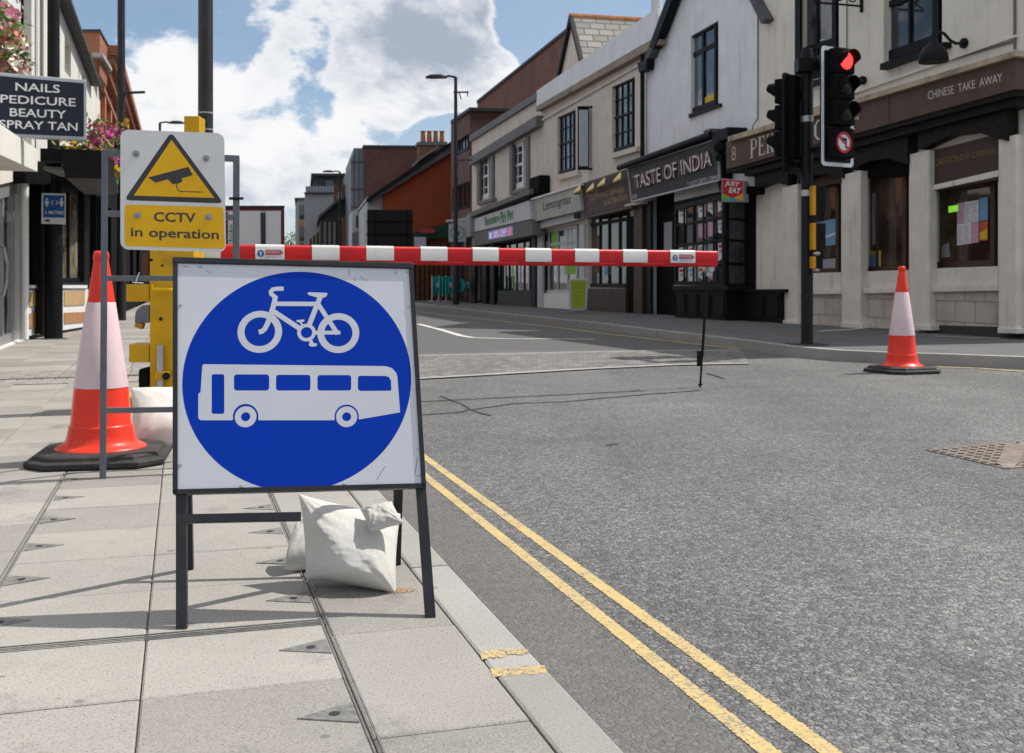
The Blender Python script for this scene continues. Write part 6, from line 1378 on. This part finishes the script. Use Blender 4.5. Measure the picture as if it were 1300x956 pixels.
def bag(name, label, corners, thick, seed, group, sag=0.0, n=80, pinch=None):
    """corners TL,TR,BR,BL of a filled sack leaning upright; it bulges both ways and sits on its lower edge"""
    q = [V(c) for c in corners]; nn = (q[1]-q[0]).cross(q[3]-q[0]).normalized(); nn = nn if nn.y < 0 else -nn
    base = (q[2]+q[3])/2; c = V((base.x, base.y, ZP)); t = None
    verts, uvs, fs = [], [], []
    for side in (1, -1):
        for j in range(n+1):
            for i in range(n+1):
                u, v = i/n, j/n; a, b = 2*u-1, 2*v-1
                e = max(0, (1-abs(a)**3.0))**.62*max(0, (1-abs(b)**3.0))**.62
                pu = .5+.5*a*(1-.05*(1-b*b)); pv = .5+.5*b*(1-.07*(1-a*a))      # sides pulled in, corners left as ears
                p = lerp4(q, pu, pv)
                w = NZ.noise(V((u*3.5+seed, v*3.5, side)))*.006+NZ.noise(V((u*8+seed, v*6, side*2)))*.0022+NZ.noise(V((u*22+seed, v*17, side*3)))*.0009
                # folds running in from the pulled corners
                ridge = 0.0
                for (cu, cv) in ((0, 0), (1, 0), (1, 1), (0, 1)):
                    dx_, dy_ = u-cu, v-cv; rad_ = math.hypot(dx_, dy_); an = math.atan2(dy_, dx_)
                    ridge += .0042*math.sin(an*13+3*NZ.noise(V((cu*3+seed, cv*5, rad_*2))))*max(0, 1-rad_/.62)*min(1, rad_*6)
                ridge += .0007*(1-abs(NZ.noise(V((u*5+v*3+seed, v*9-u*2, 4.0))))*5 if abs(NZ.noise(V((u*5+v*3+seed, v*9-u*2, 4.0)))) < .2 else 0)
                d = thick*e*(1+.22*b)*(.55 if side < 0 else 1)+(w+ridge)*e
                p = p+nn*side*d+V((0, 0, -sag*e))
                p.z = max(p.z, ZP+.002)
                verts.append(p-c); uvs.append((u, v))
    for s_ in (0, 1):
        o_ = s_*(n+1)*(n+1)
        for j in range(n):
            for i in range(n): fs.append((o_+j*(n+1)+i, o_+j*(n+1)+i+1, o_+(j+1)*(n+1)+i+1, o_+(j+1)*(n+1)+i))
    me = bpy.data.meshes.new(name); me.from_pydata(verts, [], fs); ul = me.uv_layers.new(name='UVMap')
    for p in me.polygons:
        for li in p.loop_indices: ul.data[li].uv = uvs[me.loops[li].vertex_index]
    bm = bmesh.new(); bm.from_mesh(me); bmesh.ops.remove_doubles(bm, verts=bm.verts[:], dist=.0006); bmesh.ops.recalc_face_normals(bm, faces=bm.faces[:]); bm.to_mesh(me); bm.free()
    for p in me.polygons: p.use_smooth = True
    o = bpy.data.objects.new(name, me); COL.objects.link(o); o.location = c; me.materials.append(M_BAG); ORG[o.name] = c
    return tag(o, label, 'sandbag', group)
Yb = 3.0
bag('sandbag', 'plump white woven sandbag with knotted corner standing between the blue sign legs', [P(379, 627, Yb+.10), P(509, 652, Yb+.14), P(503, 756, Yb-.03), P(388, 736, Yb+.02)], .098, 1.0, 'white sandbags', .012)
SB = bpy.data.objects['sandbag']
fo = bag('folded_neck', None, [P(457, 646, Yb+.05), P(497, 636, Yb+.05), P(513, 664, Yb+.0), P(470, 676, Yb-.03)], .026, 13.0, None, 0.0, 40)
for k_ in ('label', 'category', 'group'):
    if k_ in fo: del fo[k_]
fo.parent = SB; fo.location = V(fo.location)-V(SB.location)
bag('sandbag', 'small white sandbag tucked behind the left edge of the plump sandbag', [P(377, 660, Yb+.28), P(430, 640, Yb+.30), P(425, 728, Yb+.24), P(360, 723, Yb+.14)], .07, 5.0, 'white sandbags', .008)
bag('sandbag', 'white sandbag lying against the foot of the yellow barrier post beside the left cone', [P(166, 492, 5.75), P(262, 490, 5.9), P(262, 572, 5.6), P(166, 568, 5.45)], .13, 9.0, 'white sandbags', .02)
# grains of spilt sand by the bag
mb = MB(); rr = random.Random(8); ctr = ground(508, 750, ZP)
for i in range(260):
    p = ctr+V((rr.gauss(0, .016), rr.gauss(0, .012), .0015)); s = rr.uniform(.0012, .003); mb.add([p+V((s, 0, 0)), p+V((0, s, 0)), p+V((-s, 0, 0)), p+V((0, -s, 0)), p+V((0, 0, s))], [(0, 1, 4), (1, 2, 4), (2, 3, 4), (3, 0, 4)])
tag(mb.build('spilt_sand', mat('sand', (.42, .31, .19), .9, var=.3, vscale=200)), 'small trickle of spilt sand at the corner of the plump sandbag', 'sand', kind='stuff')

# ================================================================== BLUE ROUTE SIGN
M_FRAME = mat('painted_steel_frame', (.026, .028, .033), .45, .0, spec=.2, var=.15, vscale=9, grime=.2, gcol=(.10, .09, .08), gscale=12)
fl_, fr_ = ground(229, 800, ZP), ground(547, 785, ZP); ftop = P(372, 334, 2.98)
SG = Plane.three(fl_, fr_, ftop)
def mat_sheet(name, col, rough=.38):
    m = mat(name, col, rough, var=.025, vscale=3)
    return m
M_SHEET = mat('sign_sheeting', (.57, .59, .645), .5, var=.035, vscale=3, spec=.12, grime=.18, gcol=(.42, .41, .40), gscale=9)
M_BLUE = mat('route_blue', (.003, .038, .38), .5, var=.05, vscale=2, spec=.06)
M_SYM = mat('sign_symbol_white', (.55, .57, .63), .5, var=.03, spec=.12)
T = thing('blue_route_sign', 'square sign on black A frame, blue disc with white bicycle and bus', 'road sign', (fl_+fr_)/2)
mb = MB(); SG.slab(mb, [(222.5, 331), (521.5, 338.5), (538, 616.5), (222.5, 624.5)], 0, -.003); plate = mb.build('plate', M_SHEET, T)
DC = (376.5, 480); 
# the disc follows the ellipse seen in the photo's plane: radius from its left and right edges
rad = (SG.pt(522, 478)-SG.pt(231.5, 482)).length/2; ctr = (SG.pt(522, 478)+SG.pt(231.5, 482))/2
mb = MB(); disc(mb, SG, tuple(ctr), rad, .00012, 96); dsc = mb.build('disc', M_BLUE, plate)
Z = lambda x, y: (200+x/3.6111, 320+y/3.6111)          # enlarged view of the photo -> photo pixels
K = [0]
def lay(): K[0] += 1; return .00025+.000007*K[0]
def poly(mb, pts, zz=True): mb.add(SG.pts([Z(*p) for p in pts] if zz else pts, lay()), [tuple(range(len(pts)))])
def line(mb, pts, w): stroke(mb, SG, [Z(*p) for p in pts], w*SCL, lay())
SCL = (SG.pt(*Z(650, 0))-SG.pt(*Z(550, 0))).length/100      # metres for one enlarged pixel
bk = MB()
for c, r_ in (((469, 365), 99), ((829, 371), 95)): ring(bk, SG, Z(*c), (r_-31)*SCL, r_*SCL, lay(), 64)
line(bk, [(578, 168), (545, 168), (527, 172), (519, 182), (521, 192), (535, 203), (542, 212)], 20)   # handlebar
line(bk, [(540, 200), (537, 224), (529, 255), (518, 290), (505, 326), (492, 352), (478, 364), (464, 367)], 23)
line(bk, [(535, 237), (728, 238)], 21)                    # top tube
line(bk, [(526, 268), (660, 356)], 23)                    # down tube
line(bk, [(748, 200), (693, 340)], 23)                    # seat tube
line(bk, [(732, 232), (826, 376)], 21)                    # seat stay
line(bk, [(838, 369), (715, 370)], 18)                    # chain stay
poly(bk, [(688, 187), (692, 184), (776, 187), (779, 191), (774, 203), (762, 209), (735, 209), (718, 204), (696, 198), (689, 193)])
ring(bk, SG, Z(683, 369), 26*SCL, 42*SCL, lay(), 40)
poly(bk, [(637, 312), (672, 309), (674, 318), (661, 321), (668, 334), (660, 338), (651, 322), (638, 320)]); poly(bk, [(694, 419), (730, 418), (732, 427), (722, 433), (702, 433), (694, 428)]); line(bk, [(700, 402), (708, 422)], 16)
bk.build('bicycle_symbol', M_SYM, dsc)
bs = MB()
def rq(x0, y0, x1, y1, r): return [p for p in rrect(x0, y0, x1, y1, r, 4)]
# body with windows and wheel arches cut out
body = [(212, 514), (1045, 523), (1075, 532), (1095, 555), (1100, 575), (1112, 735), (925, 767)]
def arc(cx_, cy_, r_, a0, a1, n=14): return [(cx_+r_*math.cos(R(a0+(a1-a0)*i/n)), cy_+r_*math.sin(R(a0+(a1-a0)*i/n))) for i in range(n+1)]
body += arc(867, 755, 56, 12, -192)[0:]
body += [(810, 771), (464, 771)]+arc(404, 755, 59, 12, -192)+[(340, 771), (200, 771), (190, 766), (186, 755), (187, 652), (191, 646), (197, 644), (205, 525), (208, 517)]
holes = [rq(248, 560, 306, 742, 9), rq(350, 561, 512, 635, 14), rq(543, 563, 701, 635, 12), rq(733, 564, 888, 635, 12), [(930, 567), (1045, 568), (1060, 573), (1070, 588), (1072, 630), (1068, 636), (930, 637), (921, 632), (918, 625), (918, 578), (922, 569)]]
loops = [body]+holes; flat = [q for l in loops for q in l]; tr = tessellate_polygon([[V((x, y, 0)) for x, y in l] for l in loops])
bs.add(SG.pts([Z(*p) for p in flat], lay()), [tuple(t) for t in tr])
for c in ((404, 755), (867, 755)): ring(bs, SG, Z(*c), 20*SCL, 47*SCL, lay(), 40)
bs.build('bus_symbol', M_SYM, dsc)
# rim, rivets
mb = MB(); E = [(222.5, 331), (521.5, 338.5), (538, 616.5), (222.5, 624.5)]
for i in range(4): mb.bar(SG.pt(*E[i]), SG.pt(*E[(i+1) % 4]), .012, SG.n, -.022, .004, .004)
mb.build('rim', M_FRAME, T)
mb = MB(); mb.bar(SG.pt(222, 330.5), SG.pt(522, 338), .017, SG.n, -.024, .0062, .006); mb.build('top_rail', M_FRAME, T, bevel=.003)
for (x, y) in ((254, 338), (502, 345.5), (229.5, 387), (519, 389), (229, 590), (306.5, 617.5), (437, 614.5), (531.5, 569.5)):
    mb = MB(); c = SG.pt(x, y); mb.loft([[c+(SG.frame()[0]*math.cos(a*math.pi/6)+SG.frame()[1]*math.sin(a*math.pi/6))*r_+SG.n*d for a in range(12)] for r_, d in ((.0045, .0005), (.0042, .002), (.002, .003))]); mb.build('rivet', M_STL, plate, smooth=True)
mb = MB(); rr = random.Random(4)
for (x0, y0, x1, y1) in ((443, 343, 443.5, 350), (449, 353, 452, 357), (458, 351, 462, 356), (464, 354, 468, 357), (530, 580, 527, 602), (528, 604, 535, 604), (489, 592, 478, 609), (232, 338, 240, 339), (262, 344, 266, 346), (515, 345, 519, 346)):
    stroke(mb, SG, [(x0, y0), (x1, y1)], .0012, .0009)
mb.build('scratches', M_GREYM, plate)
# legs
def leg(p0, p1, w, d0, d1, name='leg'):
    mb = MB(); mb.bar(p0, p1, w, SG.n, d0, d1); return mb.build(name, M_FRAME, T, bevel=.002)
b1, b2 = SG.pt(230, 801), SG.pt(547, 784.5); t1, t2 = SG.pt(229, 334), SG.pt(514, 341)
leg(b1, t1, .026, -.028, -.0035); leg(b2, t2, .026, -.028, -.0035)
rb1, rb2 = ground(240, 722, ZP), ground(503, 716, ZP)
for rb, tp in ((rb1, t1), (rb2, t2)):
    mb = MB(); a = (tp-rb).normalized(); x_ = (fr_-fl_).normalized(); y_ = a.cross(x_).normalized(); tp2 = tp-SG.n*.034
    mb.loft([[p+x_*s*.013+y_*q*.013 for s, q in ((-1, -1), (1, -1), (1, 1), (-1, 1))] for p in (rb, tp2)]); mb.build('leg', M_FRAME, T, bevel=.002)
a_, b_ = SG.pt(236, 657.5), SG.pt(384, 654.5); ld = lambda f: rb1.lerp(t1, f)
mb = MB(); mb.bar(SG.pt(234, 658), SG.pt(382, 655), .022, SG.n, -.026, -.004); mb.build('cross_bar', M_FRAME, T, bevel=.002)
mb = MB(); mb.bar(rb1.lerp(t1, .28), rb2.lerp(t2, .28), .022, V((0, -1, 0)), -.01, .012); mb.build('cross_bar', M_FRAME, T, bevel=.002)

# ================================================================== CCTV SIGN ON ITS FRAME
g1 = ground(130, 608.5, ZP); g2 = ground(299, 599, ZP); tp = P(133, 193, g1.y+.10)
CG = Plane.three(g1, g2, tp)
T = thing('cctv_sign_stand', 'grey steel frame stand holding a white and yellow CCTV in operation sign', 'sign', (g1+g2)/2)
def cbar(a, b, w=.027, d0=-.027, d1=0, m=M_FRAME, name='leg'):
    mb = MB(); mb.bar(CG.pt(*a), CG.pt(*b), w, CG.n, d0, d1); return mb.build(name, m, T, bevel=.002)
M_GALV = mat('grey_steel_tube', (.125, .135, .15), .45, .4, var=.15, vscale=9)
MATS_FR = M_GALV
cbar((130.5, 609), (133, 191), m=M_GALV); cbar((299, 599), (300.5, 199), m=M_GALV)
cbar((129.5, 193), (304, 201), .027, -.0268, .0005, M_GALV, 'top_rail'); cbar((133.5, 353.2), (298, 353), .022, -.024, -.002, M_GALV, 'cross_bar'); cbar((133, 521.3), (297, 519), .024, -.025, -.001, M_GALV, 'cross_bar'); cbar((133, 270.5), (303, 276), .024, -.024, -.001, M_GALV, 'cross_bar')
back = V((.12, .42, 0))
for a, t_ in ((g1, CG.pt(133, 195)), (g2, CG.pt(300, 202))):
    p0 = V((a.x*(a.y+.5)/a.y, a.y+.5, ZP)); mb = MB(); mb.tube([p0, t_-CG.n*.03], .012, 6); mb.build('leg', M_GALV, T)
mb = MB(); mb.tube([CG.pt(296, 252, -.01), CG.pt(303, 252, -.01)], .012, 8); mb.tube([CG.pt(291, 252, .005), CG.pt(309, 252, .005)], .006, 8); mb.build('hinge_bolt', M_BLACK, T)
mb = MB(); mb.tube([CG.pt(172, 360, .006), CG.pt(175, 350, .012), CG.pt(177, 346, .01)], .0022, 6); mb.tube([CG.pt(168, 358.5, .006), CG.pt(182, 359.5, .006)], .002, 6); mb.build('cable_tie', M_WHITE, T)
OF = .03
M_CW = mat('cctv_white', (.64, .64, .63), .42, var=.05, vscale=4, grime=.22, gcol=(.42, .40, .36), gscale=7)
M_CY = mat('cctv_yellow', (.72, .40, .004), .42, var=.06, vscale=5, grime=.15, gcol=(.45, .25, .02), gscale=8); M_CB = mat('cctv_black', (.045, .042, .045), .5, var=.1)
Q = lambda x, y: (140+x/5.311, 150+y/5.311)
qd = [Q(68, 76), Q(768, 102), Q(781, 905), Q(68, 884)]
q3 = CG.pts(qd, OF); 
wv_ = (q3[1]-q3[0]).length; hv_ = (q3[0]-q3[3]).length
def on(u, v, d=0.0): return lerp4(q3, u, v)+CG.n*d
rp = rrect(0, 0, wv_, hv_, .034, 6); pts = [on(x/wv_, y/hv_) for x, y in rp]
mb = MB(); mb.prism(pts, -CG.n*.004); pl_ = mb.build('plate', M_CW, T)
def rounded(tri, r, n=5):
    out = []
    for i in range(len(tri)):
        p, a, b = V((*tri[i], 0)), V((*tri[i-1], 0)), V((*tri[(i+1) % len(tri)], 0)); u, w = (a-p).normalized(), (b-p).normalized()
        for k in range(n+1):
            t_ = k/n; s0, s1 = p+u*r, p+w*r; out.append(tuple(((s0*(1-t_)+p*t_)*(1-t_)+(p*(1-t_)+s1*t_)*t_)[:2]))
    return out
mb = MB(); mb.add(CG.pts([Q(*p) for p in rounded([(410, 92), (765, 575), (92, 553)], 42)], OF+.0008), [tuple(range(18))]); o = mb.build('triangle_border', M_CB, pl_)
mb = MB(); mb.add(CG.pts([Q(413, 146), Q(702, 538), Q(158, 522)], OF+.0014), [(0, 1, 2)]); mb.build('triangle', M_CY, pl_)
mb = MB(); mb.add(CG.pts([Q(*p) for p in ((255, 400), (528, 328), (556, 385), (480, 406), (487, 425), (472, 437), (420, 446), (388, 412), (306, 435))], OF+.002), [tuple(range(9))])
stroke(mb, CG, [Q(448, 440), Q(449, 470), Q(456, 486), Q(472, 494), Q(625, 499)], .0036, OF+.0022); mb.build('camera_symbol', M_CB, pl_)
mb = MB(); y4 = [Q(96, 582), Q(762, 600), Q(772, 882), Q(96, 862)]; a4 = CG.pts(y4, OF+.0008); ww, hh = (a4[1]-a4[0]).length, (a4[0]-a4[3]).length; r4 = rrect(0, 0, ww, hh, .014, 4)
mb.add([lerp4(a4, x/ww, y/hh) for x, y in r4], [tuple(range(len(r4)))]); yp = mb.build('yellow_panel', M_CY, pl_)
text_on(CG, 'CCTV', [Q(293, 632), Q(576, 640), Q(576, 706), Q(293, 697)], OF+.0016, M_CB, yp, bold=.022)
text_on(CG, 'in operation', [Q(138, 738), Q(732, 756), Q(732, 838), Q(138, 816)], OF+.0016, M_CB, yp, bold=.018)
for x, y in ((174, 240), (646, 270), (183, 655), (662, 667)):
    c = CG.pt(*Q(x, y), OF); mb = MB(); x_, y_ = CG.frame()
    for r_, d0, d1, n in ((.0145, .0, .004, 20), (.009, .004, .012, 6), (.0045, .012, .022, 10)): mb.loft([[c+(x_*math.cos(a*2*math.pi/n)+y_*math.sin(a*2*math.pi/n))*r_+CG.n*d for a in range(n)] for d in (d0, d1)])
    mb.build('bolt', mat('zinc_bolt', (.32, .32, .33), .35, .8), pl_)

# ================================================================== TRAFFIC CONES
M_CONE = mat('cone_orange', (.76, .036, .013), .38, var=.08, vscale=5, coat=.12, grime=.40, gcol=(.30, .05, .04), gscale=6)
M_SLEEVE = mat('cone_sleeve', (.62, .475, .50), .38, var=.08, vscale=6, coat=.1, grime=.42, gcol=(.36, .25, .27), gscale=6)
M_RUB = mat('cone_rubber', (.035, .032, .031), .7, var=.25, vscale=14, bump=.2, bscale=60, grime=.4, gcol=(.10, .09, .08), gscale=9)
def cone(name, label, base, rz, hs):
    t = thing(name, label, 'traffic cone', base, 'traffic cones'); c = V(base)
    def oct_(h, ch): return [(h, -h+ch), (h, h-ch), (h-ch, h), (-h+ch, h), (-h, h-ch), (-h, -h+ch), (-h+ch, -h), (h-ch, -h)]
    X, Y_ = V((math.cos(rz), math.sin(rz), 0)), V((-math.sin(rz), math.cos(rz), 0))
    mb = MB(); mb.loft([[c+X*x+Y_*y+V((0, 0, z*hs)) for x, y in oct_(h, ch)] for h, ch, z in ((.295, .10, .002), (.300, .10, .010), (.300, .10, .030), (.292, .10, .034), (.272, .095, .036), (.268, .095, .054), (.258, .09, .060), (.21, .08, .064))]); mb.build('base', M_RUB, t, bevel=.004)
    mb = MB(); mb.lathe(c, [(r, z*hs) for r, z in ((.205, .055), (.203, .066), (.190, .074), (.172, .082), (.158, .098), (.150, .125), (.143, .165), (.1425, .170), (.139, .172), (.136, .178), (.120, .352))], 56, cap=False); mb.build('cone_foot', M_CONE, t, smooth=True, angle=60)
    mb = MB(); mb.lathe(c, [(r, z*hs) for r, z in ((.1195, .350), (.1222, .352), (.0645, .755), (.0625, .757))], 56, cap=False); mb.build('reflective_sleeve', M_SLEEVE, t, smooth=True, angle=60)
    mb = MB(); mb.lathe(c, [(r, z*hs) for r, z in ((.0622, .757), (.034, .955), (.033, .958), (.036, .962), (.036, .985), (.031, 1.0), (.022, 1.003), (.018, .97))], 40); mb.build('cone_top', M_CONE, t, smooth=True, angle=60)
    return t
bl = ground(128.5, 584, ZP); cone('traffic_cone', 'large orange and white cone on the pavement behind the grey CCTV sign frame', bl, R(12), .975)
brr = ground(1145, 472.5, 0); cone('traffic_cone', 'orange and white cone standing alone on the road in front of the corner takeaway', brr, R(20), 1.035)
